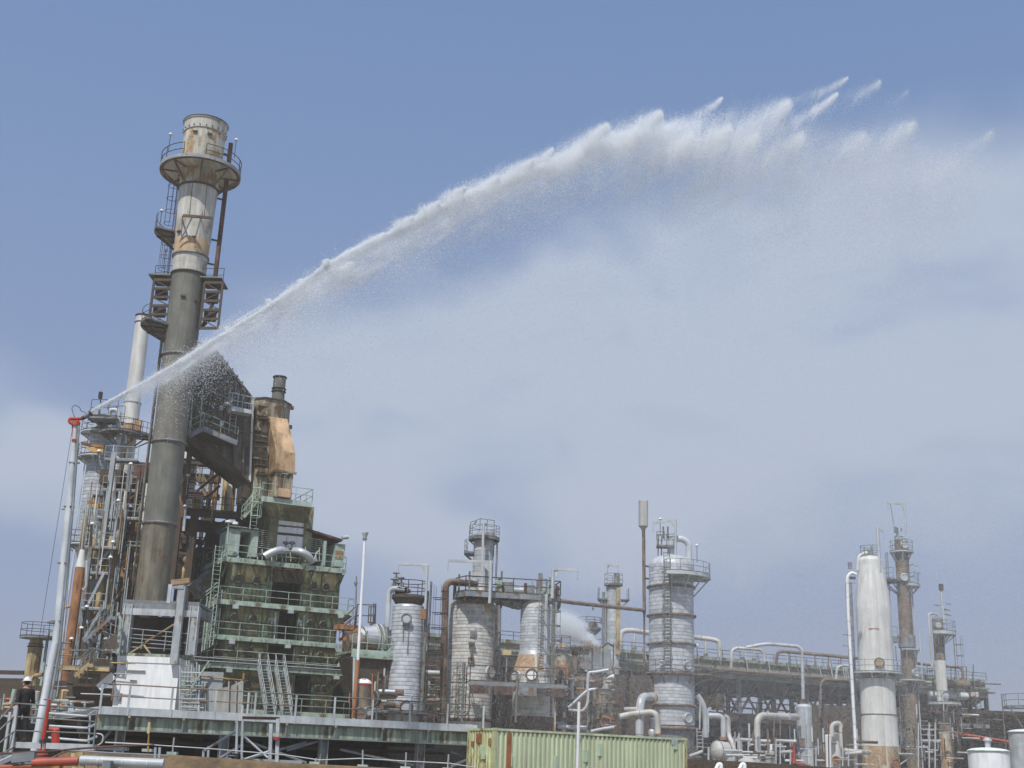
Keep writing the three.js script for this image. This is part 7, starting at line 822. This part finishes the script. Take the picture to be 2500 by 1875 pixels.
{ // drums and pipes in front of the cooler
  const m = (x, y, d = 112) => cM(x, y, d), l = (x, y, d = 112) => cL(x, y, d);
  let c = m(762, 1200, 118), R = rad(1962, 1760, 38, 118); let t = thing('upright_drum', 'grey upright drum fed by the arching pipe below the cooler', 'drum', V(c.x, 0, c.z)); part(t, 'shell', cyl(c.x, 0, c.z, R, R, m(762, 1040, 118).y, 32), M.aluB); part(t, 'head', dome(c.x, m(762, 1040, 118).y, c.z, R, 0.4, 32), M.alu); part(t, 'inlet', rod(m(752, 1030, 118), m(750, 960, 118), 0.25, 12), M.brown); part(t, 'leg_box', box(m(820, 1580, 116), 0.5, 1.8, 0.3), M.galv); part(t, 'access_plate', box(m(735, 1400, 117.2), 0.55, 0.7, 0.2), M.pipeBrown);
  t = thing('overhead_line', 'fat grey pipe rising, bending and running into the upright drum', 'pipe', m(285, 1600).setY(0)); lagged(t, [V(m(285, 1600).x, 0, m(285, 1600).z), m(283, 1125), m(640, 1142, 115), m(690, 1145, 117)], 0.28, 0.9, 18, M.aluRustC); part(t, 'bright_sleeve', rod(m(592, 1138, 114.4), m(680, 1143, 116.6), 0.3, 18), M.shiny); for (const x of [455, 518]) part(t, 'stanchion', rod(m(x, 1550), m(x, 1170), 0.06), M.pipeBrown);
  t = thing('horizontal_drum', 'egg shaped grey horizontal drum with banded girth near the container', 'drum', l(1170, 1580)); const q = lathe([0, 1, 2, 3, 4, 5, 6, 7, 8, 9, 10].map((i) => { const a = -PI / 2 + i * PI / 10; return [Math.max(1e-4, 0.86 * Math.cos(a)), (i < 5 ? -1 : 1) * (0.45 + 0.55 * Math.abs(Math.sin(a)))]; }), 0, 0, 28).rotateZ(PI / 2).rotateY(0.5), o = l(1168, 1488); part(t, 'shell', q.translate(o.x, o.y, o.z), M.aluRustB); part(t, 'girth_band', UVM(new THREE.TorusGeometry(0.87, 0.035, 6, 32), 3, 1).rotateY(PI / 2 + 0.5).translate(o.x - 0.4, o.y, o.z + 0.2), M.pipeBrown); part(t, 'girth_band', UVM(new THREE.TorusGeometry(0.87, 0.025, 6, 32), 3, 1).rotateY(PI / 2 + 0.5).translate(o.x + 0.4, o.y, o.z - 0.2), M.pipeBrown); part(t, 'saddle', box(l(1240, 1580), 0.6, 0.5, 1), M.galv); part(t, 'saddle', box(l(1090, 1590), 0.3, 0.5, 1), M.steel); part(t, 'frame_post', rod(l(1036, 1600, 108), l(1036, 1450, 108), 0.09), M.galv);
  t = thing('twin_downpipes', 'pair of pale bent pipes dropping onto the egg shaped drum', 'pipes', l(1190, 1340)); lagged(t, [l(1020, 1128), l(1185, 1130), l(1188, 1360)], 0.24, 0.6, 16, M.aluC); part(t, 'flange', rod(l(1188, 1345), l(1188, 1375), 0.34, 16), M.rustCol); part(t, 'pipe', pipe([l(1190, 1135, 114), l(1235, 1150, 114), l(1242, 1350, 114), l(1290, 1420, 113), l(1300, 1600, 113)], 0.2, 0.6, 16), M.aluRust); part(t, 'pipe', pipe([l(1310, 1390, 116), l(1330, 1370, 116), l(1660, 1390, 116)], 0.15, 0.4, 12), M.aluRust); part(t, 'pipe', pipe([l(1355, 1385, 115), l(1358, 1530, 115)], 0.2, 0.4, 14), M.aluRust); part(t, 'flange', rod(l(1358, 1525, 115), l(1358, 1540, 115), 0.26, 14), M.brown);
  t = thing('low_drum', 'low rounded grey drum almost hidden by the dark wall', 'drum', l(1420, 1620, 100)); { const s = l(1425, 1620, 100); part(t, 'shell', new THREE.SphereGeometry(0.62, 28, 16).scale(1.2, 0.8, 1).translate(s.x, s.y, s.z), M.aluRustB); } 
  for (const [x, y, w, d, lab, ma] of [[412, 1500, 98, 108, 'squat grey drum with a white nozzle between fat pipe and red pipework', M.aluRustB], [1000, 1330, 58, 106, 'white upright drum, narrower of the pair beside the swan neck pipe', M.white], [1070, 1318, 88, 110, 'white upright drum, wider of the pair under the swan neck pipe', M.cream]]) { const e = m(x, y, d), r = w / 2 * 0.24111 * scl(e), u = thing('small_drum', lab, 'drum', V(e.x, 0, e.z)); part(u, 'shell', cyl(e.x, 0, e.z, r, r, e.y, 28), ma); part(u, 'head', dome(e.x, e.y, e.z, r, 0.35, 28), ma); if (w === 88) manway(u, e.x, e.z, r, m(1070, 1580, d).y, -0.2, 0.3, M.rustCol, M.brown); if (w === 98) { part(u, 'nozzle', rod(m(425, 1480, 107), m(425, 1420, 107), 0.12, 10), M.white); part(u, 'band', torus(e.x, e.y - 0.5, e.z, r + 0.02, 0.04, 28), M.rail); } }
  t = thing('swan_neck_pipe', 'pale swan neck pipe curling over the white drums and running to the cream tower', 'pipe', m(1040, 1310, 109)); lagged(t, [m(1040, 1340, 109), m(1040, 1215, 109), m(1130, 1200, 109), m(1142, 1480, 109), m(1260, 1492, 109), m(1420, 1502, 112)], 0.2, 0.8, 14, M.aluRustC); part(t, 'stalk', rod(m(1012, 1659, 104), m(1003, 1150, 104), 0.06), M.brown);
  t = thing('red_pipework', 'red hydrant pipes rising and bending low below the upright drum', 'pipes', m(660, 1600, 95)); const rp = (x, y) => m(x, y, 95); part(t, 'riser', sweep([rp(655, 1610), rp(655, 1500)], 0.17, 12), M.red); part(t, 'elbow', pipe([rp(650, 1590), rp(690, 1615), rp(770, 1618), rp(810, 1670)], 0.1, 0.3, 10), M.redPale); for (const [x, y] of [[635, 1440], [660, 1450], [650, 1480]]) part(t, 'valve', [rod(rp(x, y + 40), rp(x, y - 20), 0.06), torus(rp(x, y).x, rp(x, y).y, rp(x, y).z, 0.14, 0.035, 12)], M.red);
  t = thing('yard_pipes', 'tangle of pale pipes, frames and valves on the ground below the cooler', 'pipes', m(600, 1640, 110).setY(0)); for (let i = 0; i < 110; i++) { const x = rr(-560, 1330), y = rr(1380, 1620), L = rr(0.4, 2), v = m(x, y, rr(104, 120)); if (x > -480 && x < -90 && y > 1330) v.z -= 12; part(t, 'pipe', i % 2 ? rod(v, v.clone().add(V(0, L, 0)), rr(0.03, 0.09), 6) : rod(v, v.clone().add(V(L, 0, 0)), rr(0.03, 0.12), 6), [M.galv, M.aluRust, M.pipeBrown, M.steel, M.aluC, M.dark, M.cream][i % 7]); } for (const [x0, y0, x1, y1] of [[510, 1500, 660, 1490], [-400, 1540, -270, 1490], [470, 1380, 680, 1390], [1150, 1520, 1340, 1500]]) part(t, 'pipe', rod(m(x0, y0, 105), m(x1, y1, 105), 0.13, 10), M.aluRust); for (const [x, y] of [[475, 1480], [518, 1490], [620, 1560], [880, 1530], [1150, 1560], [1210, 1560]]) part(t, 'stanchion', rod(m(x, 1640, 104), m(x, y - 90, 104), 0.06), M.galv);
  struct('bund_wall', [prism([at(1668, 1852, 74), at(1860, 1862, 74), at(2120, 1880, 74), V(at(2120, 1880, 74).x, 0, -74), V(at(1668, 1852, 74).x, 0, -74)], V(0, 0, 1), 0.4)], M.dark);
  for (const [x, lab] of [[1140, 'white bent pipe hoop at the bottom edge nearer the container'], [1378, 'white bent pipe hoop at the bottom edge below the fat grey pipe']]) { const f = (a, b) => l(a, b, 46), u = thing('pipe_hoop', lab, 'hoop', f(x, 1700)); part(u, 'hoop', pipe([f(x - 40, 1700), f(x - 5, 1622), f(x + 22, 1622), f(x + 28, 1740)], 0.07, 0.4, 10), M.white); part(u, 'foot', box(f(x + 28, 1745), 0.3, 0.06, 0.3), M.galv); }
}
// ---------------------------------------------------------------- shipping container and the thin white post in front
{
  const C = plane(at(1207, 1777, 62.5), 33), yT = C.P0.y, H = 2.9, L = 12.19, Wd = 2.44, y0 = yT - H, t = thing('shipping_container', 'pale green corrugated shipping container with rust patches', 'container', C.pt(0, y0)), bx = (n, x0, x1, a, b, o0, o1, m, l) => part(t, n, C.bx(x0, x1, a, b, o0, o1), m, l);
  const corr = (n, len, at2) => { const s = [], k = Math.round(len / 0.278), w = len / k; for (let i = 0; i < k; i++) s.push([i * w, 0], [i * w + w * 0.37, 0], [i * w + w * 0.5, -0.05], [i * w + w * 0.87, -0.05]); s.push([len, 0]); return facets(s.slice(0, -1).map((a, i) => [at2(a[0], y0 + 0.16, a[1]), at2(s[i + 1][0], y0 + 0.16, s[i + 1][1]), at2(s[i + 1][0], yT - 0.12, s[i + 1][1]), at2(a[0], yT - 0.12, a[1])])); };
  part(t, 'side_panel', corr('s', L - 0.34, (a, y, o) => C.pt(a + 0.17, y, o - 0.03)), M.cont); part(t, 'end_panel', corr('e', Wd - 0.34, (a, y, o) => C.pt(0.03 - o, y, -a - 0.17)), M.contEnd); part(t, 'side_panel', corr('s', L - 0.34, (a, y, o) => C.pt(a + 0.17, y, -o - Wd + 0.03)), M.cont);
  for (const a of [0, L - 0.16]) for (const o of [0, -Wd + 0.16]) { bx('corner_post', a, a + 0.16, y0 + 0.18, yT - 0.12, o - 0.16, o, M.contEnd); bx('corner_casting', a - 0.01, a + 0.17, y0, y0 + 0.17, o - 0.17, o + 0.01, M.contEnd); bx('corner_casting', a - 0.01, a + 0.17, yT - 0.11, yT + 0.012, o - 0.17, o + 0.01, M.contEnd); }
  for (const o of [0, -Wd + 0.08]) { bx('top_rail', 0.18, L - 0.18, yT - 0.115, yT - 0.01, o - 0.08, o - 0.004, M.cont); bx('bottom_rail', 0.18, L - 0.18, y0 + 0.02, y0 + 0.155, o - 0.08, o, M.cont); } for (const a of [0, L - 0.08]) { bx('top_rail', a, a + 0.08, yT - 0.114, yT - 0.012, -Wd + 0.18, -0.18, M.contEnd); bx('bottom_rail', a, a + 0.08, y0 + 0.02, y0 + 0.155, -Wd + 0.18, -0.18, M.contEnd); }
  bx('roof', 0.05, L - 0.05, yT - 0.09, yT - 0.05, -Wd + 0.09, -0.09, M.cont); bx('floor', 0.05, L - 0.05, y0 + 0.1, y0 + 0.14, -Wd + 0.09, -0.09, M.pipeBrown);
  const a = C.along(C.P(1241, 1800)), rp = C.bx(a - 0.06, a + 0.2, y0 + 0.4, yT - 0.2, -0.045, 0.004); part(t, 'rust_strip', rp, M.contPatch, 'rust brown strip'); for (const [x, y, w, h, m] of [[1182, 1802, 0.45, 0.45, M.contPatch], [1190, 1838, 0.35, 0.6, M.contBlue], [1200, 1810, 0.2, 0.3, M.ochreSteel], [1172, 1815, 0.25, 0.2, M.contPatch]]) { const q = (1207 - x) / 44 * Wd; part(t, 'patch_plate', C.bx(-0.012, 0.03, C.P(1207, y).y - h / 2, C.P(1207, y).y + h / 2, -q - w / 2, -q + w / 2), m); }
  for (const [x, y] of [[1425, 1845], [1460, 1830], [1405, 1805], [1645, 1815], [1350, 1860], [1240, 1855]]) { const p = C.along(C.P(x, y)), v = C.P(x, y).y; bx('patch_plate', p, p + 0.26, v - 0.3, v + 0.3, -0.05, 0.003, M.contBlue); } for (const [x, y] of [[1640, 1812], [1405, 1800]]) { const p = C.along(C.P(x, y)), v = C.P(x, y).y; bx('label_plate', p, p + 0.35, v - 0.12, v + 0.12, -0.04, 0.008, M.steelLight); }
  for (let i = 0; i < 42; i++) bx('rail_clip', 0.25 + i * 0.28, 0.33 + i * 0.28, yT - 0.2, yT - 0.12, -0.06, -0.02, M.pipeBrown);
  const u = thing('plinth', 'dark concrete plinth under the pale green container', 'plinth', C.pt(L / 2, 0, -1)); part(u, 'block', C.bx(0.3, L - 0.3, 0, y0 - 0.002, -Wd + 0.2, -0.2), M.dark);
  const d = 38, b = cJ(1283, 1700, d), s = cJ(1302, 985, d), w = thing('white_post', 'thin plain white post standing in front of the container', 'post', V(b.x, 0, b.z)); part(w, 'post', sweep([V(b.x - 0.03, 0, b.z), b, s], 0.046, 14), M.lampWhite); part(w, 'cap', dome(s.x, s.y, s.z, 0.054, 0.5, 14), M.railDark);
}
// ---------------------------------------------------------------- worker: one continuous body meshed from tapered bones, hard hat on top
function bodyMesh(bones, lo, size, res, paint, k = 0.03) {                         // bones: [ax, ay, az, ra, bx, by, bz, rb]
  const mc = new MarchingCubes(res, new THREE.MeshStandardMaterial(), false, false, 160000), N = res, f = mc.field;
  for (let z = 0; z < N; z++) for (let y = 0; y < N; y++) for (let x = 0; x < N; x++) {
    const px = lo[0] + x / N * size, py = lo[1] + y / N * size, pz = lo[2] + z / N * size; let s = 0;
    for (const [ax, ay, az, ra, bx, by, bz, rb] of bones) { const dx = bx - ax, dy = by - ay, dz = bz - az, t = Math.max(0, Math.min(1, ((px - ax) * dx + (py - ay) * dy + (pz - az) * dz) / (dx * dx + dy * dy + dz * dz + 1e-9))), d = Math.hypot(px - ax - dx * t, py - ay - dy * t, pz - az - dz * t) - (ra + (rb - ra) * t); s += Math.exp(-d / k * 2.2); }
    f[x + y * N + z * N * N] = Math.max(-1, Math.min(1, k / 2.2 * Math.log(s + 1e-30)));
  }
  mc.isolation = 0; mc.update();
  const n = mc.count, p = mc.positionArray.slice(0, n * 3), q = mc.normalArray.slice(0, n * 3), c = new Float32Array(n * 3);
  for (let i = 0; i < n; i++) { for (let a = 0; a < 3; a++) p[i * 3 + a] = lo[a] + (p[i * 3 + a] + 1) / 2 * size; const l = Math.hypot(q[i * 3], q[i * 3 + 1], q[i * 3 + 2]) || 1; for (let a = 0; a < 3; a++) q[i * 3 + a] /= l; c.set(paint(p[i * 3], p[i * 3 + 1], p[i * 3 + 2]), i * 3); }
  const g = new THREE.BufferGeometry(); g.setAttribute('position', new THREE.BufferAttribute(p, 3)); g.setAttribute('normal', new THREE.BufferAttribute(q, 3)); g.setAttribute('color', new THREE.BufferAttribute(c, 3)); return g;
}
{
  const cloth = [0.020, 0.017, 0.018], skin = [0.42, 0.24, 0.16], boot = [0.05, 0.035, 0.025], hair = [0.03, 0.02, 0.015], sole = [0.3, 0.3, 0.3];
  // figure faces -x (towards the picture's edge) and a little away; y up from the soles
  const B = [[0, 0.98, 0, 0.155, 0, 1.12, 0, 0.145], [0, 1.12, 0, 0.14, 0.01, 1.36, 0, 0.165], [0.01, 1.3, -0.09, 0.11, 0.01, 1.3, 0.09, 0.11], [0.02, 1.42, -0.15, 0.075, 0.02, 1.42, 0.15, 0.075], [0, 1.44, 0, 0.062, -0.02, 1.54, 0, 0.056], [0, 0.94, -0.09, 0.105, 0, 0.94, 0.09, 0.105],
    [0.0, 0.9, 0.1, 0.098, -0.03, 0.5, 0.12, 0.064], [-0.03, 0.5, 0.12, 0.066, 0.01, 0.12, 0.12, 0.05], [0.0, 0.9, -0.1, 0.098, 0.03, 0.5, -0.12, 0.064], [0.03, 0.5, -0.12, 0.066, 0.08, 0.12, -0.12, 0.05],
    [0.03, 0.09, 0.12, 0.055, -0.15, 0.05, 0.13, 0.04], [0.1, 0.09, -0.12, 0.055, -0.08, 0.05, -0.13, 0.04], [0.05, 0.05, 0.12, 0.045, 0.03, 0.05, 0.12, 0.045],
    [0.03, 1.4, 0.2, 0.066, 0.09, 1.12, 0.26, 0.05], [0.09, 1.12, 0.26, 0.048, -0.13, 1.03, 0.24, 0.036], [0.02, 1.4, -0.2, 0.066, 0.02, 1.12, -0.26, 0.05], [0.02, 1.12, -0.26, 0.048, -0.22, 1.06, -0.24, 0.036]];
  const shoes = (x, y, z) => y < 0.03 ? sole : y < 0.13 ? boot : y > 1.49 ? skin : cloth, body = bodyMesh(B, [-1, -0.06, -1], 2, 110, shoes, 0.03);
  // head with jaw, brow, nose, ears, hair
  const Hd = [[0.0, 1.66, 0, 0.088, 0.015, 1.68, 0, 0.088], [-0.03, 1.6, 0, 0.066, -0.05, 1.56, 0, 0.045], [-0.09, 1.632, 0, 0.012, -0.108, 1.6, 0, 0.015], [-0.075, 1.665, -0.03, 0.02, -0.075, 1.665, 0.03, 0.02], [-0.078, 1.568, -0.018, 0.012, -0.078, 1.568, 0.018, 0.012], [0.01, 1.63, 0.088, 0.012, 0.012, 1.66, 0.094, 0.02], [0.01, 1.63, -0.088, 0.012, 0.012, 1.66, -0.094, 0.02], [0.02, 1.48, 0, 0.056, 0.0, 1.6, 0, 0.06]];
  const head = bodyMesh(Hd, [-0.22, 1.44, -0.22], 0.44, 76, (x, y, z) => (Math.hypot(x + 0.083, y - 1.643, Math.abs(z) - 0.033) < 0.011 ? [0.04, 0.03, 0.03] : Math.abs(y - 1.568) < 0.004 && x < -0.07 ? [0.3, 0.1, 0.08] : x > 0.035 && y > 1.6 ? hair : skin), 0.01);
  const hand = (s, wx, wy, wz) => { const b = [[wx, wy, wz, 0.027, wx - 0.045, wy - 0.015, wz, 0.024], [wx - 0.04, wy - 0.012, wz - 0.028, 0.016, wx - 0.075, wy - 0.02, wz + 0.028, 0.015]]; [[-0.03, 0.042], [-0.01, 0.05], [0.011, 0.046], [0.03, 0.036]].forEach(([o, l]) => { const k = [wx - 0.078, wy - 0.02, wz + o], m = [k[0] - l * 0.7, k[1] - l * 0.35, k[2]], e = [m[0] - l * 0.15, m[1] - l * 0.75, m[2]]; b.push([...k, 0.0095, ...m, 0.009], [...m, 0.009, ...e, 0.0078]); }); b.push([wx - 0.02, wy, wz - s * 0.03, 0.012, wx - 0.055, wy - 0.004, wz - s * 0.058, 0.01], [wx - 0.055, wy - 0.004, wz - s * 0.058, 0.01, wx - 0.08, wy - 0.03, wz - s * 0.05, 0.0085]); return bodyMesh(b, [wx - 0.19, wy - 0.13, wz - 0.12], 0.24, 72, () => skin, 0.006); };
  const g = mergeGeometries([body, head, hand(1, -0.14, 1.028, 0.24), hand(-1, -0.23, 1.058, -0.24)].map((x) => x.index ? x.toNonIndexed() : x));
  const foot = cF(188, 1400, 37.2), t = thing('person', 'worker in dark coveralls and white hard hat standing at the railing, seen from behind', 'person', V(foot.x, cF(135, 1400, DP).y - 0.01, foot.z)), sc = 1.02;
  const m = new THREE.Mesh(g.scale(sc, sc, sc), new THREE.MeshStandardMaterial({ vertexColors: true, roughness: 0.85 })); m.name = 'body'; m.castShadow = m.receiveShadow = true; t.add(m); t.rotation.y = -0.75;
  const hat = new THREE.Mesh(join([lathe([0, 1, 2, 3, 4, 5, 6, 7, 8].map((i) => [Math.max(1e-4, 0.118 * Math.cos(i * PI / 16)), 0.125 * Math.sin(i * PI / 16)]), 0, 0, 28), lathe([[0.114, -0.004], [0.15, -0.014], [0.152, -0.006], [0.118, 0.006]], 0, 0, 28).scale(1.08, 1, 1).translate(-0.012, 0, 0), beam(V(-0.1, 0.085, 0), V(0.1, 0.1, 0), 0.03, 0.05)]), M.lampWhite); hat.name = 'hard_hat'; hat.position.set(0.006 * sc, 1.695 * sc, 0); hat.rotation.z = 0.1; hat.castShadow = true; t.add(hat);
}
// ---------------------------------------------------------------- the water jet, its breaking spray and the drifting mist: clouds of fine droplets
{
  const water = new THREE.MeshPhysicalMaterial({ color: new THREE.Color(0.965, 0.98, 0.99), roughness: 1, transmission: 0.55, thickness: 0, specularIntensity: 0.2, side: THREE.DoubleSide });
  // flight path of the jet, running away from the nozzle
  const path = [[222, 1005, 44], [330, 946, 45], [450, 876, 46.5], [560, 806, 48], [662, 742, 49], [740, 690, 50], [803, 645, 51.5], [900, 592, 53], [1010, 537, 54.5], [1137, 470, 56.5], [1304, 405, 58.5], [1430, 352, 60], [1560, 312, 62], [1700, 300, 64], [1850, 300, 66], [2000, 320, 68], [2200, 350, 70], [2400, 390, 72]].map(([x, y, d]) => at(x, y, d)), curve = new THREE.CatmullRomCurve3(path, false, 'centripetal');
  // every droplet is one tiny facet; each body of water is one mesh
  const lists = { jet: [], spray: [], veil: [], mist: [], steam: [] };
  const drop = (L, p, q) => { if (p.y < 1.5) return; const r = q * (0.6 + 0.8 * rnd()), z = 2 * rnd() - 1, f = 2 * PI * rnd(), h = Math.sqrt(1 - z * z), nx = h * Math.cos(f), ny = h * Math.sin(f), nz = z, e = Math.hypot(ny, nx) + 1e-6, ux = -ny / e, uy = nx / e, vx = -nz * uy, vy = nz * ux, vz = nx * uy - ny * ux, t = 2 * PI * rnd(), A = lists[L]; for (let k = 0; k < 3; k++) { const c = r * Math.cos(t + k * 2.0944), d = r * Math.sin(t + k * 2.0944); A.push(p.x + ux * c + vx * d, p.y + uy * c + vy * d, p.z + vz * d); } };
  const C = (s) => curve.getPointAt(Math.min(1, Math.max(0, s))), T = (s) => curve.getTangentAt(Math.min(1, Math.max(0, s)));
  const N = 600, tab = []; for (let i = 0; i <= N; i++) tab.push([C(i / N), T(i / N)]); const at1 = (s) => { const f = Math.min(N - 1e-6, Math.max(0, s * N)), i = Math.floor(f), u = f - i; return [tab[i][0].clone().lerp(tab[i + 1][0], u), tab[i][1]]; };
  const pathY = (x) => { let a = 0, b = N; if (x <= tab[0][0].x) return tab[0][0].y; while (b - a > 1) { const m = (a + b) >> 1; tab[m][0].x < x ? a = m : b = m; } return tab[a][0].y; };
  const under = (p, k) => p.y < pathY(p.x) + k * (2 + 4 * rnd());
  // core of the jet, lumpy along its upper edge
  for (let i = 0; i < 310000; i++) { const s = Math.pow(rnd(), 0.8) * 0.66, [p] = at1(s), k = scl(p), lump = vnoise(s * 95, 3, 1) * 0.6 + vnoise(s * 260, 7, 1) * 0.4, w = k * (5 + 24 * s) * (0.5 + lump), o0 = gauss() * 0.6, o = o0 > 0 ? o0 * 0.45 : o0, a = Math.abs(gauss()); p.add(V(0, w * o + k * 26 * s * (lump - 0.5) - w * a * (1.6 + 2 * s) * s, gauss() * w * 0.5)); drop('jet', p, 0.0165); }
  // comet shaped heads thrown up out of the jet: [x, y, tail length, head width, amount, steepness]
  const heads = [[560, 796, 90, 9, 0.5, 30], [662, 730, 110, 11, 0.8, 31], [740, 682, 110, 12, 0.8, 31], [803, 634, 120, 14, 1.1, 34], [861, 640, 110, 16, 0.9, 36], [940, 570, 110, 13, 0.8, 30], [1010, 530, 140, 16, 1.1, 30], [1074, 494, 150, 17, 1.3, 34], [1137, 458, 150, 16, 1.2, 32], [1220, 432, 150, 19, 1.1, 32], [1304, 392, 160, 19, 1.4, 34], [1350, 362, 130, 15, 0.9, 46], [1420, 370, 170, 24, 1.0, 38], [1485, 306, 210, 20, 1.5, 42], [1560, 320, 180, 26, 1.0, 40], [1615, 276, 230, 24, 1.6, 38], [1690, 330, 190, 28, 0.9, 42], [1763, 238, 200, 12, 0.7, 47], [1782, 312, 220, 30, 1.5, 34], [1850, 330, 220, 34, 0.9, 38], [1927, 250, 260, 30, 1.4, 38], [1960, 330, 250, 34, 0.7, 42], [2044, 228, 290, 15, 1.1, 45], [2070, 189, 230, 12, 0.55, 38], [2148, 198, 190, 18, 0.4, 42], [2110, 330, 260, 36, 0.5, 38], [2229, 302, 280, 34, 0.75, 36], [2216, 222, 90, 16, 0.12, 40], [2421, 322, 240, 26, 0.28, 40], [2330, 390, 260, 44, 0.3, 36]];
  for (const [x, y, len, hw, amt, deg] of heads) {
    const s = Math.min(1, Math.max(0, (x - 222) / 2180)), H = at(x, y, 44 + 27 * s), k = scl(H), a0 = deg * PI / 180, n = Math.round(25000 * amt * (len * hw) / 4000);
    for (let i = 0; i < n; i++) { const e = -Math.log(1 - rnd() * 0.99) * (x > 1700 ? 0.62 : 0.44), a = a0 * (1 - 0.35 * Math.min(1, e)), l = e * len * k, w = hw * k * ((hw < 20 ? 0.16 : 0.24) + 1.3 * Math.sqrt(Math.min(3, e))), g = gauss(), rag = 1 + 0.5 * (vnoise(e * 9, x * 0.1, g * 1.5) - 0.5); const q = V(H.x - Math.cos(a) * l * rag - Math.sin(a) * (g < 0 ? 0.62 : x < 1400 ? 0.22 : 0.42) * g * w, H.y - Math.sin(a) * l * rag + Math.cos(a) * (g < 0 ? 0.62 : x < 1400 ? 0.22 : 0.42) * g * w - w * 0.35, H.z + 0.12 * l + gauss() * w * 1.1); if (e < 0.12 || x > 1900 || q.y < pathY(q.x) + k * 26 * s) drop('spray', q, 0.0132); }
  }
  // soft veils trailing down and back from every stretch of the path
  for (let v = 0; v < 520; v++) { const s0 = Math.pow(rnd(), 0.62) * 0.96 + 0.04, [H] = at1(s0), k = scl(H), a = rr(27, 42) * PI / 180, cx = Math.cos(a), cy = Math.sin(a), e = Math.pow(rnd(), 1.3), q = H.clone().add(V(-k * e * 120 * s0, -k * (4 + e * (20 + 320 * s0)), rr(-0.8, 0.8))), n = Math.round(1350 * rr(0.3, 1.6) * (1 - 0.5 * e) * (1.15 - 0.6 * smooth(0.7, 1, s0))), len = rr(50, 190) * k * (0.3 + s0), w = rr(5, 26) * k * (0.15 + s0); for (let i = 0; i < n; i++) { const g = gauss() * len * 0.5; const p = V(q.x + cx * g, q.y + cy * g + gauss() * w, q.z + gauss() * w * 1.5); if (under(p, k)) drop('veil', p, 0.0133); } }
  // drizzle close under the first stretch, veiling chimney and flue duct
  for (let i = 0; i < 330000; i++) { const s = 0.03 + 0.4 * Math.pow(rnd(), 1.1), [p] = at1(s), k = scl(p), e = -Math.log(1 - rnd() * 0.99), h = (12 + 300 * s) * k; p.add(V(-h * e * 0.3 + gauss() * 6 * k, -h * e * 0.6 - 3 * k, gauss() * 0.3)); if (under(p, k)) drop('veil', p, 0.008); }
  // drifting mist under the whole arc and over the plant behind
  for (let i = 0; i < 180000; i++) { const s = 0.06 + 0.94 * Math.pow(rnd(), 0.85), [p] = at1(s), k = scl(p), e = -Math.log(1 - rnd() * 0.99), h = (40 + 420 * s) * k; p.add(V(-h * e * 0.25 + gauss() * 40 * k, -h * e * 0.6 - 6 * k, gauss() * 0.9)); if (under(p, k)) drop('mist', p, 0.018); }
  // steam puff between the towers
  const puffs = [[1452, 1572, 7, 1], [1440, 1562, 11, 1.2], [1425, 1556, 14, 1.3], [1405, 1548, 18, 1.5], [1385, 1540, 21, 1.6], [1368, 1530, 20, 1.2], [1378, 1512, 20, 0.9], [1398, 1522, 20, 1.0], [1360, 1500, 18, 0.5], [1415, 1532, 16, 0.9]]; for (const [x, y, r, w] of puffs) for (let i = 0; i < 7500 * w; i++) drop('steam', at(x + gauss() * r * 0.62, y + gauss() * r * 0.55, 119 + gauss() * 0.5), 0.026);
  const kinds = { jet: ['water_jet', 'solid white water jet arching up from the red nozzle', 'water jet'], spray: ['water_spray', 'ragged white spray heads where the jet breaks up against the blue sky', 'water spray'], veil: ['spray_veil', 'soft white veils of falling spray trailing under the jet', 'water spray'], mist: ['water_mist', 'thin pale water mist drifting over the plant', 'water mist'], steam: ['steam', 'white steam puff rising between the bottle shaped tower and the vent stack', 'steam'] };
  for (const n in kinds) { const [name, label, category] = kinds[n], g = new THREE.BufferGeometry(); g.setAttribute('position', new THREE.Float32BufferAttribute(lists[n], 3)); g.computeVertexNormals(); const o = new THREE.Mesh(g, water); o.name = name; o.userData = { label, category, kind: 'stuff' }; o.castShadow = o.receiveShadow = true; scene.add(o); }
  // fine fall-out drifting over the plant: one soft ball of droplets, repeated
  const L = lists.haze = []; for (let i = 0; i < 120000; i++) drop('haze', V(gauss() * 5.2, 60 + gauss() * 3.6, gauss() * 4), 0.0105);
  const g = new THREE.BufferGeometry(); g.setAttribute('position', new THREE.Float32BufferAttribute(L, 3)); g.translate(0, -60, 0); g.computeVertexNormals();
  const spots = [[1330, 1640, 80], [1560, 1560, 84], [1700, 1780, 78], [1900, 1620, 86], [2120, 1520, 88], [2130, 1800, 80], [2350, 1640, 88], [2480, 1420, 90], [2330, 1330, 84], [1960, 1330, 82]], haze = new THREE.InstancedMesh(g, water, spots.length); spots.forEach(([x, y, d], i) => { const o = new THREE.Object3D(); o.position.copy(at(x, y, d)); o.rotation.set(0, i % 2 ? PI : 0, i % 3 ? 0 : PI); o.updateMatrix(); haze.setMatrixAt(i, o.matrix); });
  haze.name = 'drifting_mist'; haze.userData = { label: 'faint haze of fine spray drifting in front of the process towers', category: 'water mist', kind: 'stuff' }; scene.add(haze);
  console.log('droplets', Object.values(lists).map((l) => l.length / 9).join(' '));
}
renderer.render(scene, camera);
